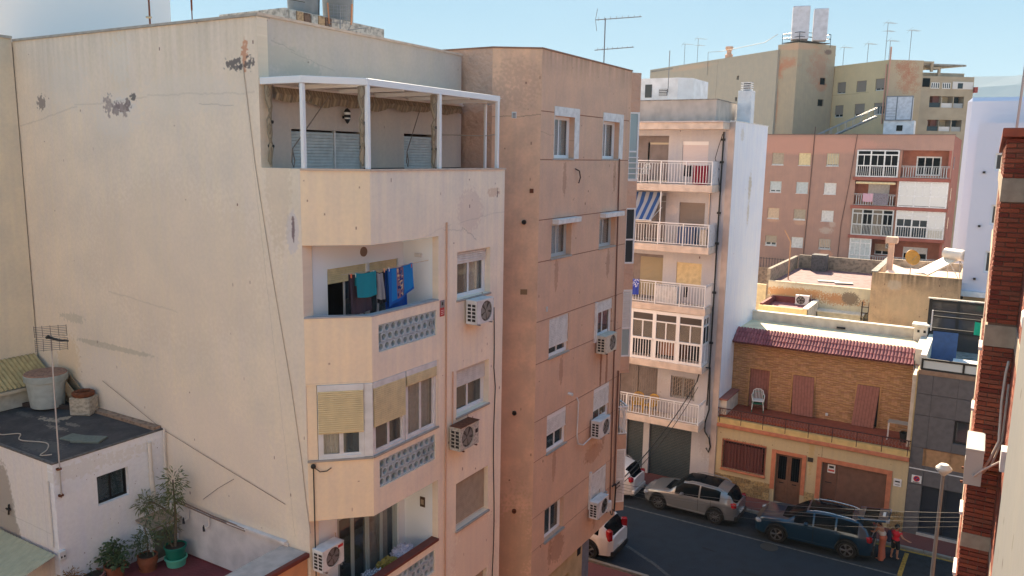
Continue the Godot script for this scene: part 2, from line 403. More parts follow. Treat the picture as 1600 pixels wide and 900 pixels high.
func paint(key: String, wm: float, hm: float, ppm: float, base: Color, o := {}) -> ImageTexture:   # the colour of a weathered rendered wall, metres from its lower left corner
	var w := int(wm * ppm); var h := int(hm * ppm)
	var g := FastNoiseLite.new(); g.seed = hash(key) % 997; g.noise_type = FastNoiseLite.TYPE_SIMPLEX_SMOOTH; g.fractal_octaves = 5; g.frequency = o.get("freq", .9) / ppm
	var big := g.get_image(w, h, false, false, false).get_data()
	g.seed += 7; g.frequency = 9.0 / ppm; g.fractal_octaves = 3
	var fine := g.get_image(w, h, false, false, false).get_data()
	g.seed += 7; g.frequency = 5.0 / ppm
	var st := g.get_image(w, maxi(8, h / 24), false, false, false); st.resize(w, h, Image.INTERPOLATE_CUBIC)
	var str := st.get_data()
	var sk: float = o.get("streak", .1); var bk: float = o.get("blot", .14); var fk: float = o.get("fine", .05)
	var top: float = o.get("top", 0.0); var topm: float = o.get("topm", 1.5)
	var r0 := base.r * 255; var g0 := base.g * 255; var b0 := base.b * 255
	var d := PackedByteArray(); d.resize(w * h * 3)
	var at := 0
	for y in h:
		var tf := maxf(0.0, 1.0 - y / ppm / topm) * top
		for x in w:
			var i := y * w + x
			var n := big[i] / 255.0 - .5
			var s := str[i] / 255.0 - .5
			var k := 1.0 + bk * n + fk * (fine[i] / 255.0 - .5) + sk * s - tf * clampf(.5 + 2.2 * s, 0.0, 1.0)
			d[at] = clampi(int(r0 * k), 0, 255); d[at + 1] = clampi(int(g0 * (k - .02 * n)), 0, 255); d[at + 2] = clampi(int(b0 * (k - .05 * n - .04 * s)), 0, 255)
			at += 3
	for p in o.get("patches", []):     # [x, y, rx, ry, colour, strength, roughness of its edge]
		var cx: float = p[0] * ppm; var cy: float = h - p[1] * ppm; var rx: float = p[2] * ppm; var ry: float = p[3] * ppm
		var c: Color = p[4]; var al: float = p[5]; var ro: float = p[6]
		for y in range(maxi(0, int(cy - ry * 1.6)), mini(h, int(cy + ry * 1.6))):
			for x in range(maxi(0, int(cx - rx * 1.6)), mini(w, int(cx + rx * 1.6))):
				var i := y * w + x
				var q: float = pow((x - cx) / rx, 2) + pow((y - cy) / ry, 2) + (fine[i] / 255.0 - .5) * ro + (big[i] / 255.0 - .5) * ro * .6
				var k := clampf((1.0 - q) * 3.5, 0, 1) * al
				if k > 0:
					d[i * 3] = int(lerpf(d[i * 3], c.r * 255, k)); d[i * 3 + 1] = int(lerpf(d[i * 3 + 1], c.g * 255, k)); d[i * 3 + 2] = int(lerpf(d[i * 3 + 2], c.b * 255, k))
	var rr := RandomNumberGenerator.new(); rr.seed = hash(key)
	for p in o.get("cracks", []):      # [x0, y0, x1, y1, darkness, width in pixels, wander]
		var a := Vector2(p[0] * ppm, h - p[1] * ppm); var b := Vector2(p[2] * ppm, h - p[3] * ppm); var l := int(a.distance_to(b)) + 1; var off := 0.0
		for k in l:
			off = off * .97 + rr.randf_range(-1, 1) * p[6]
			var q: Vector2 = a.lerp(b, float(k) / l) + Vector2(-(b - a).y, (b - a).x).normalized() * off
			for e in range(0, p[5]):
				var x := int(q.x) + e; var y := int(q.y)
				if absf((b - a).x) > absf((b - a).y): x = int(q.x); y = int(q.y) + e
				if x >= 0 and x < w and y >= 0 and y < h:
					var i := (y * w + x) * 3
					for j in 3: d[i + j] = int(d[i + j] * (1.0 - p[4]))
	for k in o.get("specks", 0):       # small chips and stains
		var x := rr.randi_range(2, w - 4); var y := rr.randi_range(2, h - 6); var s := rr.randi_range(1, 2); var dk := rr.randf_range(.25, .6)
		for j in rr.randi_range(1, 4):
			for e in s:
				var i := ((y + j) * w + x + e) * 3
				for c in 3: d[i + c] = int(d[i + c] * (1.0 - dk * (.8 if c == 0 else 1.0)))
	var im := Image.create_from_data(w, h, false, Image.FORMAT_RGB8, d)
	im.generate_mipmaps()
	return ImageTexture.create_from_image(im)
func painted(key: String, u0: float, v1: float, wm: float, hm: float, t: Texture2D, rough := .92) -> StandardMaterial3D:   # lies on UVs in metres (u, -v), its upper left corner at (u0, v1)
	var m := StandardMaterial3D.new(); m.resource_name = key; m.albedo_texture = t; m.roughness = rough
	m.uv1_scale = Vector3(1.0 / wm, 1.0 / hm, 1); m.uv1_offset = Vector3(-u0 / wm, v1 / hm, 0)
	mats[key] = m
	return m

func ac_unit(label: String, f: Transform3D, u: float, v: float, w: float, o := {}) -> Node3D:    # u, v: middle of its underside; w: gap to the wall
	var x := f * Transform3D(Basis(), Vector3(u, v, 0))
	var t := thing("air_conditioner", label, "air conditioner", x.origin, o.get("group", "air conditioners on the facades"), false)
	t.basis = x.basis
	var W: float = o.get("W", .78) / 2; var H: float = o.get("H", .54); var D: float = o.get("D", .29); var I := Transform3D()
	var body: Material = o.get("m", M("white_paint"))
	var c := MB.new()
	# casing with a round opening in its front: sides, back, and a front plate built round the fan
	var z0 := w; var z1 := w + D; var fx: float = -W + .30 if o.get("fan_left", true) else W - .30; var fy := H * .5; var fr := minf(H * .44, .24)
	c.box(I, -W, W, 0, H, z0, z1 - .03)
	var seg := 24
	for k in seg:
		var a := TAU * k / seg; var b := TAU * (k + 1) / seg
		var pa := Vector2(cos(a), sin(a)); var pb := Vector2(cos(b), sin(b))
		var outp := func(p: Vector2) -> Vector3:
			var s := INF
			if p.x > 1e-5: s = minf(s, (W - fx) / p.x)
			if p.x < -1e-5: s = minf(s, (-W - fx) / p.x)
			if p.y > 1e-5: s = minf(s, (H - fy) / p.y)
			if p.y < -1e-5: s = minf(s, (0 - fy) / p.y)
			return Vector3(fx + p.x * s, fy + p.y * s, z1)
		c.quad(Vector3(fx + pa.x * fr, fy + pa.y * fr, z1), outp.call(pa), outp.call(pb), Vector3(fx + pb.x * fr, fy + pb.y * fr, z1))
		c.quad(Vector3(fx + pb.x * fr, fy + pb.y * fr, z1), Vector3(fx + pb.x * fr, fy + pb.y * fr, z1 - .028), Vector3(fx + pa.x * fr, fy + pa.y * fr, z1 - .028), Vector3(fx + pa.x * fr, fy + pa.y * fr, z1))
	for s in [[-W, -W + .004], [W - .004, W]]: c.box(I, s[0], s[1], 0, H, z1 - .03, z1)
	c.box(I, -W, W, H - .004, H, z1 - .03, z1); c.box(I, -W, W, 0, .004, z1 - .03, z1)
	c.cbox(I, -W - .006, W + .006, H - .02, H + .012, z0 - .006, z1 + .006, .006)
	obj("casing", c, body, t)
	var F := Transform3D(Basis(), Vector3(fx, fy, 0))
	var d := MB.new(); d.ring(F, 0, fr, z1 - .026, 24); obj("fan_well", d, M("plastic_black"), t)
	var bl := MB.new()
	for k in 5:
		var a := TAU * k / 5; var e := a + .9
		bl.quad(F * Vector3(cos(a) * .05, sin(a) * .05, z1 - .02), F * Vector3(cos(a) * fr * .9, sin(a) * fr * .9, z1 - .022), F * Vector3(cos(e) * fr * .9, sin(e) * fr * .9, z1 - .012), F * Vector3(cos(e) * .05, sin(e) * .05, z1 - .012))
	obj("fan_blade", bl, M("steel_grey"), t)
	var g := MB.new()
	for k in 7: g.ring(F, fr * (.2 + .12 * k), fr * (.2 + .12 * k) + .006, z1 + .002, 24)
	for k in 8:
		var a := TAU * k / 8
		g.bar(F * Vector3(cos(a) * .04, sin(a) * .04, z1 + .001), F * Vector3(cos(a) * fr, sin(a) * fr, z1 + .001), .003, 4)
	g.ring(F, 0, .045, z1 + .004, 16)
	obj("grille", g, o.get("gm", M("steel_grey")), t)
	for s in [-1, 1]:
		var v2 := MB.new()
		for j in 5:
			for i in 2:
				var zz := z0 + .04 + i * .12; var yy := H * .12 + j * H * .155
				v2.quad(Vector3(s * (W + .003), yy, zz + .09), Vector3(s * (W + .003), yy, zz), Vector3(s * (W + .003), yy + H * .11, zz), Vector3(s * (W + .003), yy + H * .11, zz + .09))
		if not o.get("plain", false): obj("side_vent", v2, M("plastic_black"), t)
		boxed("bracket", I, s * W * .7 - .015, s * W * .7 + .015, -.03, -.003, .002, z1 + .03, o.get("bm", M("steel_grey")), t)
	if o.has("badge"): boxed("badge", I, W - .17, W - .03, H * .80, H * .92, z1 + .001, z1 + .006, o.badge, t)
	if o.get("label_plate", false): boxed("data_plate", I, W - .14, W - .04, H * .5, H * .68, z1 + .001, z1 + .004, M("dark_metal"), t)
	var hose := MB.new()
	hose.tube([Vector3(W - .02, H * .3, z0 + .1), Vector3(W + .06, H * .32, z0 + .08), Vector3(W + .09, H * .55, z0 - .0), Vector3(W + .06, H * .9, .012), Vector3(W + .05, H * 1.15, .0)], .014, 6)
	obj("pipe", hose, o.get("hm", M("pale_cable")), t)
	return t

func breeze_panel(b: Node3D, f: Transform3D, u0, u1, v0, v1, rows, cols):    # pierced concrete blocks, each a piece with its round hole
	var W: float = (u1 - u0) / cols; var H: float = (v1 - v0) / rows
	var key := "breeze %.3f %.3f" % [W, H]
	if not shared.has(key):
		var c := MB.new(); var hw := W * .475; var hh := H * .475; var r := minf(hw, hh) * .72; var d := .05; var I := Transform3D()
		for side in [1, -1]:
			for k in 16:
				var a := TAU * k / 16; var e := TAU * (k + 1) / 16
				var rim := func(q: float) -> Vector3:
					var p := Vector2(cos(q), sin(q)); var s := minf(hw / maxf(absf(p.x), 1e-5), hh / maxf(absf(p.y), 1e-5)); return Vector3(p.x * s, p.y * s, d * side)
				var i0 := Vector3(cos(a) * r, sin(a) * r, d * side); var i1 := Vector3(cos(e) * r, sin(e) * r, d * side)
				if side > 0: c.quad(i0, rim.call(a), rim.call(e), i1)
				else: c.quad(i0, i1, rim.call(e), rim.call(a))
				if side > 0: c.quad(i1, i1 - Vector3(0, 0, 2 * d), i0 - Vector3(0, 0, 2 * d), i0)
		for k in 4:
			var q := [Vector2(-hw, -hh), Vector2(hw, -hh), Vector2(hw, hh), Vector2(-hw, hh)]
			var a = q[k]; var e = q[(k + 1) % 4]
			c.quad(Vector3(a.x, a.y, -d), Vector3(e.x, e.y, -d), Vector3(e.x, e.y, d), Vector3(a.x, a.y, d))
		shared[key] = c.mesh()
	for j in rows:
		var off := 0.0 if j != rows / 2 else W * .5
		for i in cols:
			var uc: float = u0 + W * (i + .5) + off
			if uc + W * .5 > u1 + .01: uc = u1 - W * .5
			var x := f * Transform3D(Basis(Vector3.FORWARD, rng.randf_range(-.012, .012)), Vector3(uc, v0 + H * (j + .5), -.075 + rng.randf_range(-.004, .004))); x.origin -= org
			put("breeze_block", shared[key], M("block_grey") if rng.randf() < .7 else mat("block_grey_dark", Color8(166, 180, 186), .85, "mottle", 1.2, "rough_n", .3), b, x)

func build_cream_flats():
	var b := thing("apartment_building", "cream block of flats with a bare blotchy side wall, bay loggias and rooftop terrace", "building", Vector3(-15.5, 0, -14))
	var fl := fr(Vector3(0, 0, -10.67), Vector3(0, 0, 1))
	var ff := fr(Vector3(-10, 0, 0), Vector3(1, 0, 0))
	var fu := fr(Vector3(-11.9, 0, 0), Vector3(1, 0, 0))
	var fc := fr(Vector3(-10.9, 0, -10.67), Vector3(.88, 0, .9))       # u 0 .. 1.259 along the splayed face
	var P := Color8(236, 219, 200); var dk := Color8(98, 92, 92)
	var x0 := -20.2
	var t := paint("side", 9.36, 18.3, 64, P, {"streak": .018, "blot": .10, "fine": .05, "top": .07, "topm": 1.6, "freq": .6, "specks": 60, "patches": [
		[2.3, 17.15, .75, .6, Color8(238, 230, 222), .22, 2.6], [4.1, 17.7, .4, .5, Color8(238, 232, 226), .3, 2.6], [4.0, 16.55, .9, .45, Color8(238, 230, 224), .25, 2.4], [6.2, 16.9, 1.6, .4, Color8(236, 226, 214), .25, 2.0],
		[7.62, 17.42, .26, .11, dk, .8, 4.5], [7.95, 17.62, .10, .3, Color8(206, 150, 120), .85, 2.4], [8.06, 17.44, .14, .12, dk, .8, 4.0], [7.83, 17.37, .06, .06, dk, .8, 2.0],
		[4.15, 16.72, .4, .16, Color8(226, 220, 216), .6, 1.6], [3.88, 16.64, .12, .12, Color8(140, 126, 124), .7, 4.0], [4.12, 16.68, .2, .08, Color8(134, 118, 118), .7, 5.0], [4.32, 16.73, .1, .12, Color8(126, 112, 112), .75, 4.0], [4.2, 16.58, .07, .12, Color8(150, 136, 132), .7, 3.0], [4.5, 16.86, .11, .09, dk, .8, 4.5], [3.62, 16.72, .14, .2, Color8(150, 136, 134), .65, 5.0], [1.05, 16.83, .15, .14, Color8(134, 122, 118), .75, 5.0],
		[9.06, 14.3, .18, .42, Color8(214, 204, 206), .7, 1.0], [9.08, 14.36, .04, .22, Color8(120, 98, 100), .8, 2.0], [8.7, 16.2, .4, 2.4, Color8(212, 188, 158), .25, 1.0],
		[1.6, 11.8, .5, .12, Color8(196, 186, 168), .5, 2.0], [3.1, 11.3, 1.5, .07, Color8(186, 176, 158), .5, 1.4], [1.4, 10.6, .5, .9, Color8(226, 194, 150), .35, 1.4],
		[5.5, 13.5, 3.0, 1.8, Color8(232, 210, 186), .25, 1.2], [6.0, 9.4, 3.0, 1.4, Color8(236, 218, 204), .4, 1.0], [2.9, 9.9, 1.4, 1.3, Color8(238, 224, 216), .35, 1.0]],
		"cracks": [[.1, 16.3, 2.5, 16.7, .06, 2, .3], [2.4, 16.75, 5.0, 16.85, .05, 2, .3], [5.0, 16.9, 8.2, 16.9, .05, 2, .5], [6.6, 16.7, 7.6, 16.66, .12, 1, .4], [7.9, 17.2, 8.9, 8.2, .07, 1, .1], [.05, 18.1, .03, 11.8, .35, 1, .1], [3.2, 12.6, 5.6, 12.4, .05, 2, .3]]})
	var side := painted("side_wall_paint", x0, 18.3, 9.36, 18.3, t)
	var w := MB.new()
	w.wall(fl, -20.4, -11.9, 0, 18.24, -.25, 0); w.wall(fl, -11.9, -10.9, 0, 15.49, -.25, 0)
	obj("side_wall", w, side, b)
	var cap := MB.new(); cap.box(fl, -20.1, -11.88, 18.241, 18.29, -.28, .035)
	obj("coping", cap, mat("coping_grey", Color8(178, 170, 160), .9, "mottle", .8), b)
	# upper wall of the set-back top floor, with openings to the terrace
	var up := MB.new()
	up.wall(fu, 10.92, 17.3, 15.3, 18.26, -.25, 0, [[11.45, 13.54, 15.3, 16.24], [14.96, 16.16, 15.3, 16.26]])
	obj("upper_wall", up, painted("upper_paint", 10.5, 18.5, 7.2, 3.4, paint("upper", 7.2, 3.4, 80, Color8(196, 184, 174), {"streak": .05, "blot": .09, "top": .05, "patches": [[.95, 2.45, .7, .3, Color8(186, 178, 166), .7, 1.6], [1.35, 2.3, .5, .2, Color8(180, 174, 164), .6, 1.6]], "cracks": [[.5, 2.75, 1.1, 2.6, .12, 1, .5], [1.0, 2.6, 2.2, 2.35, .1, 1, .5]], "specks": 10})), b)
	var cap2 := MB.new(); cap2.box(fu, 10.67, 17.3, 18.261, 18.31, -.28, .03)
	obj("coping", cap2, mat("coping_warm", Color8(206, 186, 170), .9, "mottle", .8), b)
	for s in [[11.45, 12.72], [12.76, 13.54], [14.96, 16.16]]:
		var hold := Node3D.new(); hold.name = "terrace_shutter"; b.add_child(hold, true)
		slats(hold, fu, s[0] + .01, s[1] - .01, 14.42, 16.2, -.1, M("slat_grey"), .063)
	boxed("mullion", fu, 12.72, 12.76, 14.4, 16.24, -.14, -.07, M("white_paint"), b)
	for s in [[10.7, 11.45], [13.54, 14.96], [16.16, 17.3]]: boxed("skirting", fu, s[0], s[1], 15.36, 15.47, .001, .012, M("black"), b)
	# lower part of the upper storey's wall, behind the parapet
	var lw := MB.new(); lw.wall(fu, 10.92, 17.3, 14.0, 15.298, -.25, -.001, [[11.45, 13.54, 14.35, 15.298], [14.96, 16.16, 14.35, 15.298]]); obj("upper_wall_foot", lw, M("terrace_wall"), b)
	boxed("flat_roof", fl, -20, -12.0, 17.8, 17.9, -6.8, -.25, M("concrete"), b)
	# the bay: splayed face and flat face, with two loggias, a glazed storey, and pierced panels
	var cP := painted("splay_paint", -.3, 16, 2.0, 16, paint("splay", 2.0, 16, 56, Color8(244, 220, 190), {"streak": .05, "blot": .07, "fine": .04, "specks": 60, "cracks": [[.3, 11.42, 1.55, 11.42, .06, 1, .2]]}))
	var fP := painted("front_paint", 11.0, 16, 6.2, 16, paint("front", 6.2, 16, 56, Color8(244, 228, 208), {"streak": .07, "blot": .09, "fine": .04, "specks": 90, "patches": [[4.9, 14.95, .3, .12, Color8(220, 186, 160), .6, 1.5], [5.05, 14.93, .04, .1, Color8(110, 90, 84), .7, 2.5], [3.9, 14.6, .5, .5, Color8(222, 200, 186), .5, 1.2], [4.2, 6.2, 1.0, 1.2, Color8(232, 206, 186), .5, 1.0]],
		"cracks": [[2.9, 14.2, 3.7, 14.15, .1, 1, .5], [3.6, 14.2, 4.2, 13.9, .18, 1, .6], [3.5, 14.3, 5.4, 14.5, .07, 1, .5], [1.2, 13.9, 3.2, 14.3, .05, 1, .4]]}))
	var cw := MB.new(); var fw := MB.new()
	for r in [[14.08, 15.46], [11.39, 12.69], [8.63, 9.88], [0.0, 7.2]]:
		var band := MB.new(); band.wall(fc, 0, 1.262, r[0], r[1], -.16, 0); obj("splayed_wall", band, cP, b)
	fw.wall(ff, 11.55, 13.72, 14.08, 15.46, -.16, 0)
	fw.wall(ff, 11.55, 13.72, 11.39, 12.69, -.16, 0, [[11.75, 13.65, 11.95, 12.5]])
	fw.wall(ff, 11.55, 13.72, 8.63, 9.88, -.16, 0, [[11.74, 13.62, 9.15, 9.73]])
	fw.wall(ff, 11.55, 13.72, 0, 7.18, -.16, 0, [[11.74, 13.6, 6.48, 7.01]])
	fw.wall(ff, 13.72, 16.38, 0, 15.46, -.16, 0, [[14.42, 15.78, 12.6, 13.67], [14.42, 15.78, 9.88, 10.97], [14.42, 15.8, 7.12, 8.27], [14.42, 15.8, 4.4, 5.58]])
	boxed("window_pier", ff, 13.66, 13.7, 9.885, 11.385, -.16, -.002, fP, b)
	cw.wall(fc, .0, .2, 9.88, 11.39, -.16, -.02)
	obj("window_pier", cw, cP, b); obj("front_wall", fw, fP, b)
	for k in [[15.461, 15.50]]:
		var c := MB.new(); c.box(fc, -.0, 1.27, k[0], k[1], -.18, .025); c.box(ff, 11.56, 16.4, k[0], k[1] - .001, -.18, .025)
		obj("parapet_cap", c, M("coping_warm"), b)
	var c2 := MB.new(); c2.box(fc, 0, 1.262, 12.691, 12.72, -.17, .012); c2.box(ff, 11.56, 13.72, 12.691, 12.719, -.17, .012); obj("loggia_cap", c2, mat("cap_grey", Color8(178, 176, 180), .85, "mottle", .8), b)
	var c3 := MB.new(); c3.box(fc, 0, 1.262, 7.2, 7.235, -.17, .02); c3.box(ff, 11.56, 13.72, 7.181, 7.234, -.18, .03); obj("loggia_cap", c3, mat("cap_red", Color8(116, 54, 46), .7, "mottle", .8), b)
	breeze_panel(b, ff, 11.75, 13.65, 11.95, 12.5, 3, 10)
	breeze_panel(b, ff, 11.74, 13.62, 9.15, 9.73, 3, 10)
	breeze_panel(b, ff, 11.74, 13.6, 6.48, 7.01, 3, 10)
	# floors, ceilings, back and side walls of the loggias and the terrace
	var foot := [Vector2(-10.95, -10.9), Vector2(-10.17, -11.62), Vector2(-10.17, -13.72), Vector2(-10.95, -13.72)]
	var s1 := MB.new(); s1.prism(foot, 11.5, 11.7); obj("loggia_floor", s1, mat("loggia_tile", Color8(150, 120, 104), .6, "mottle", 1), b)
	var s2 := MB.new(); s2.prism(foot, 5.95, 6.15); obj("loggia_floor", s2, M("loggia_tile"), b)
	var s3 := MB.new(); s3.prism([Vector2(-11.88, -10.92), Vector2(-10.98, -10.92), Vector2(-10.17, -11.65), Vector2(-10.17, -16.38), Vector2(-11.0, -17.4), Vector2(-11.88, -17.4)], 14.1, 14.4); obj("terrace_floor", s3, M("room_white"), b)
	var s4 := MB.new(); s4.prism(foot, 8.66, 8.8); s4.prism(foot, 11.42, 11.5); obj("slab", s4, M("room_white"), b)
	var fb := fr(Vector3(-10.95, 0, 0), Vector3(1, 0, 0)); var fr_ := fr(Vector3(0, 0, -13.72), Vector3(0, 0, 1))
	var bw := MB.new()
	bw.wall(fb, 10.9, 13.72, 11.7, 14.1, -.2, 0, [[11.37, 13.55, 11.7, 13.55]])
	bw.wall(fr_, -10.95, -10.16, 11.7, 14.1, -.2, 0)
	obj("loggia_wall", bw, M("room_white"), b)
	var bw2 := MB.new(); bw2.wall(fb, 10.9, 13.72, 6.15, 8.66, -.2, 0, [[11.5, 13.5, 6.2, 8.35]]); bw2.wall(fr_, -10.95, -10.16, 6.15, 8.66, -.2, 0); obj("loggia_wall", bw2, M("room_white"), b)
	var ls := MB.new(); ls.rect(fl, -11.2, -10.9, 11.7, 14.1, -.26, true); obj("loggia_side", ls, M("room_white"), b)
	# door and rolled shutters at the back of the upper loggia
	window(b, fb, 11.37, 13.55, 11.72, 13.55, {"rec": .08, "n": 4, "open": [0], "fm": M("white_paint"), "shut": .0, "t": .05})
	for s in [[11.4, 12.5, 13.27], [12.6, 13.52, 13.3]]:
		shutter(b, fb, s[0], s[1], s[2], 13.55, -.03, M("slat_cream"), .045)
	boxed("door_post", fb, 12.5, 12.6, 11.7, 13.56, -.06, .01, M("white_paint"), b, .01)
	var vent := MB.new(); vent.lathe(Transform3D(Basis(Vector3(0, 0, -1), Vector3(1, 0, 0), Vector3(0, -1, 0)), Vector3(-10.95, 13.8, -12.42)), [Vector2(.1, 0), Vector2(.1, .02), Vector2(0, .024)], 20)
	obj("round_cover", vent, mat("cover_tan", Color8(130, 112, 98), .7), b)
	boxed("light_fitting", fr_, -10.62, -10.42, 13.60, 13.68, 0, .05, M("white_paint"), b, .01)
	var alu := mat("green_alu", Color8(170, 186, 188), .35)
	window(b, fb, 11.5, 13.5, 6.2, 8.35, {"rec": .05, "n": 4, "fm": alu, "t": .06, "st": .06, "curtain": [.5, .9], "gm": M("pane")})
	# glazed storey
	boxed("corner_post", fc, 1.085, 1.27, 9.885, 11.388, -.12, .004, M("white_paint"), b, .015)
	window(b, fc, .21, 1.09, 9.885, 11.385, {"rm": .0, "rd": .5, "rec": .0, "n": 2, "fm": M("white_paint"), "shut": .62, "sm": M("slat_cream"), "solo": true, "box": .12, "p": .042, "t": .06, "curtain": [0.05, .45]})
	window(b, ff, 11.57, 12.57, 9.885, 11.385, {"rm": .0, "rd": .5, "rec": .02, "n": 2, "fm": M("white_paint"), "shut": .58, "sm": M("slat_cream"), "solo": true, "box": .12, "p": .042, "t": .06})
	window(b, ff, 12.60, 13.65, 9.885, 11.385, {"rm": .0, "rd": .5, "rec": .02, "n": 2, "fm": M("white_paint"), "shut": .16, "sm": M("slat_cream"), "solo": true, "box": .12, "p": .042, "t": .06, "curtain": [.1, .95]})
	var sl := MB.new(); sl.box(fc, 0, 1.262, 9.845, 9.884, -.1, .03); sl.box(ff, 11.56, 13.72, 9.845, 9.8835, -.1, .03); obj("sill", sl, M("sill_stone"), b)
	# four windows in a column on the flat face
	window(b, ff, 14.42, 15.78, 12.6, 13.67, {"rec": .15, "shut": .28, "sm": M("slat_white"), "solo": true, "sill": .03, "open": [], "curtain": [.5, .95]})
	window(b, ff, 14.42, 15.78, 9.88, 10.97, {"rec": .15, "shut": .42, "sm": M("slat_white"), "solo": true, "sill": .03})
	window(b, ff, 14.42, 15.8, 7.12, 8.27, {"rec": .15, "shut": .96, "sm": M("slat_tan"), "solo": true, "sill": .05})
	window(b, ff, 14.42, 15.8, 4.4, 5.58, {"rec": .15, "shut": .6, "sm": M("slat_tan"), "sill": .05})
	# pipes and cables fixed to the front
	var pp := MB.new()
	pp.tube([Vector3(-9.975, 14.36, -13.99), Vector3(-9.975, 0.2, -13.95)], .018, 6); obj("front_pipe", pp, mat("pipe_pink", Color8(208, 166, 140), .7), b)
	var p2 := MB.new(); p2.tube([Vector3(-9.98, 11.0, -14.25), Vector3(-9.98, 9.5, -14.24)], .014, 6); obj("short_pipe", p2, M("pipe_pink"), b)
	var p3 := MB.new(); var pts := []
	for i in 24: pts.append(Vector3(-9.985, 12.2 - i * .5, -15.95 - .04 * sin(i * .7) - (.1 if i > 3 else .0)))
	p3.tube(pts, .012, 5); obj("front_cable", p3, M("cable"), b)
	var p4 := MB.new()
	p4.tube([Vector3(-10.80, 9.76, -10.72), Vector3(-10.80, 7.7, -10.72), Vector3(-10.80, 0.2, -10.72)], .012, 5); obj("corner_cable", p4, M("cable"), b)
	var jb := MB.new(); jb.lathe(Transform3D(Basis(Vector3(.715, 0, -.699), Vector3(.699, 0, .715), Vector3(0, -1, 0)), Vector3(-10.81, 9.78, -10.73)), [Vector2(.045, 0), Vector2(.05, .04), Vector2(0, .06)], 12); obj("junction_box", jb, M("plastic_black"), b)
	var p5 := MB.new(); p5.tube([Vector3(-10.78, 9.76, -10.72), Vector3(-10.70, 9.66, -10.80), Vector3(-10.62, 9.66, -10.90), Vector3(-10.56, 9.72, -10.96)], .01, 5); obj("cable_end", p5, M("cable"), b)
	var p6 := MB.new(); pts = []
	for k in [[-12.29, 17.4], [-12.05, 15.51], [-11.7, 13.5], [-11.28, 11.36], [-11.05, 9.9], [-10.95, 9.0], [-10.86, 8.4]]: pts.append(Vector3(k[0], k[1], -10.655))
	p6.tube(pts, .009, 5); obj("wall_cable", p6, M("pale_cable"), b)
	# wall behind everything so that no light leaks through
	var back := MB.new(); back.wall(fr(Vector3(-20.1, 0, 0), Vector3(-1, 0, 0)), -17.4, -10.93, 0, 18.2, -.2, -.01); obj("rear_wall", back, M("cream"), b)
	var ends := MB.new(); ends.wall(fr(Vector3(0, 0, -16.38), Vector3(0, 0, -1)), 10.17, 11.3, 0, 15.455, -.16, -.005); obj("end_wall", ends, M("peach_light"), b)

	# things fixed to the building
	ac_unit("white air conditioner under the shuttered window, right of the pierced parapet and the washing", ff, 15.05, 12.02, .06, {"W": .70, "fan_left": false})
	ac_unit("rusty air conditioner with a brown lid beside the glazed bay of the cream flats", ff, 14.45, 9.23, .06, {"W": .74, "fan_left": true, "m": mat("ac_worn", Color8(202, 196, 186), .7, "blotch", 2.2), "bm": M("rust"), "label_plate": true})
	ac_unit("large air conditioner with a red badge in front of the lower loggia", fr(Vector3(-10.84, 0, 0), Vector3(1, 0, 0)), 10.97, 7.62, .01, {"W": .6, "H": .45, "D": .27, "fan_left": true, "badge": mat("badge_red", Color8(196, 36, 44), .4)})
	var rl := MB.new(); rl.cbox(ff, 14.07, 14.83, 9.775, 9.79, .05, .37, .004)
	one("rust_sheet", rl, M("rust"), "rust brown sheet lying on the lid of the rusty air conditioner", "metal sheet", Vector3(-9.8, 9.775, -14.45))
	var sg := thing("alarm_sign", "small grey and red alarm notice on the cream facade right of the washing", "sign", Vector3(-10, 12.33, -13.84))
	boxed("plate", ff, 13.77, 13.93, 12.33, 12.68, .001, .012, mat("sign_red", Color8(176, 44, 48), .5), sg)
	boxed("upper_field", ff, 13.77, 13.93, 12.52, 12.68, .0125, .015, mat("sign_grey", Color8(140, 138, 140), .5), sg)
	boxed("mark", ff, 13.82, 13.88, 12.57, 12.64, .0155, .017, M("plastic_black"), sg)
	for i in 3: boxed("line", ff, 13.80, 13.90, 12.37 + i * .04, 12.385 + i * .04, .0125, .014, mat("sign_pale", Color8(226, 190, 190), .5), sg)
	# lantern on the terrace wall
	var ln := thing("wall_lantern", "black and white lantern on the wall under the terrace pergola", "lantern", Vector3(-11.9, 16.4, -12.92))
	var L := Transform3D(Basis(), Vector3(-11.78, 16.42, -12.92))
	var a := MB.new(); a.lathe(L, [Vector2(0, -.03), Vector2(.03, 0), Vector2(.06, .06), Vector2(.065, .07)], 8); a.lathe(L, [Vector2(.075, .21), Vector2(.05, .26), Vector2(0, .30)], 8); a.lathe(L, [Vector2(.066, .1), Vector2(.07, .13), Vector2(.066, .16)], 8); obj("iron_frame", a, M("black"), ln)
	var gl := MB.new(); gl.lathe(L, [Vector2(.055, .06), Vector2(.07, .21)], 8); obj("lantern_glass", gl, mat("milk_glass", Color8(220, 222, 222), .3), ln)
	boxed("wall_arm", fu, 12.9, 12.94, 16.5, 16.56, 0, .12, M("black"), ln)
	# religious-style small tile picture: a plain framed tile
	var pc := thing("wall_tile", "small framed tile on the white side wall of the lower loggia", "wall tile", Vector3(-10.41, 7.92, -13.7))
	boxed("frame", fr_, -10.50, -10.36, 7.88, 8.12, .001, .02, mat("tile_brown", Color8(84, 66, 52), .6), pc, .005)
	boxed("tile", fr_, -10.47, -10.39, 7.94, 8.06, .021, .024, mat("tile_pale", Color8(176, 160, 140), .4, "mottle", 6), pc)

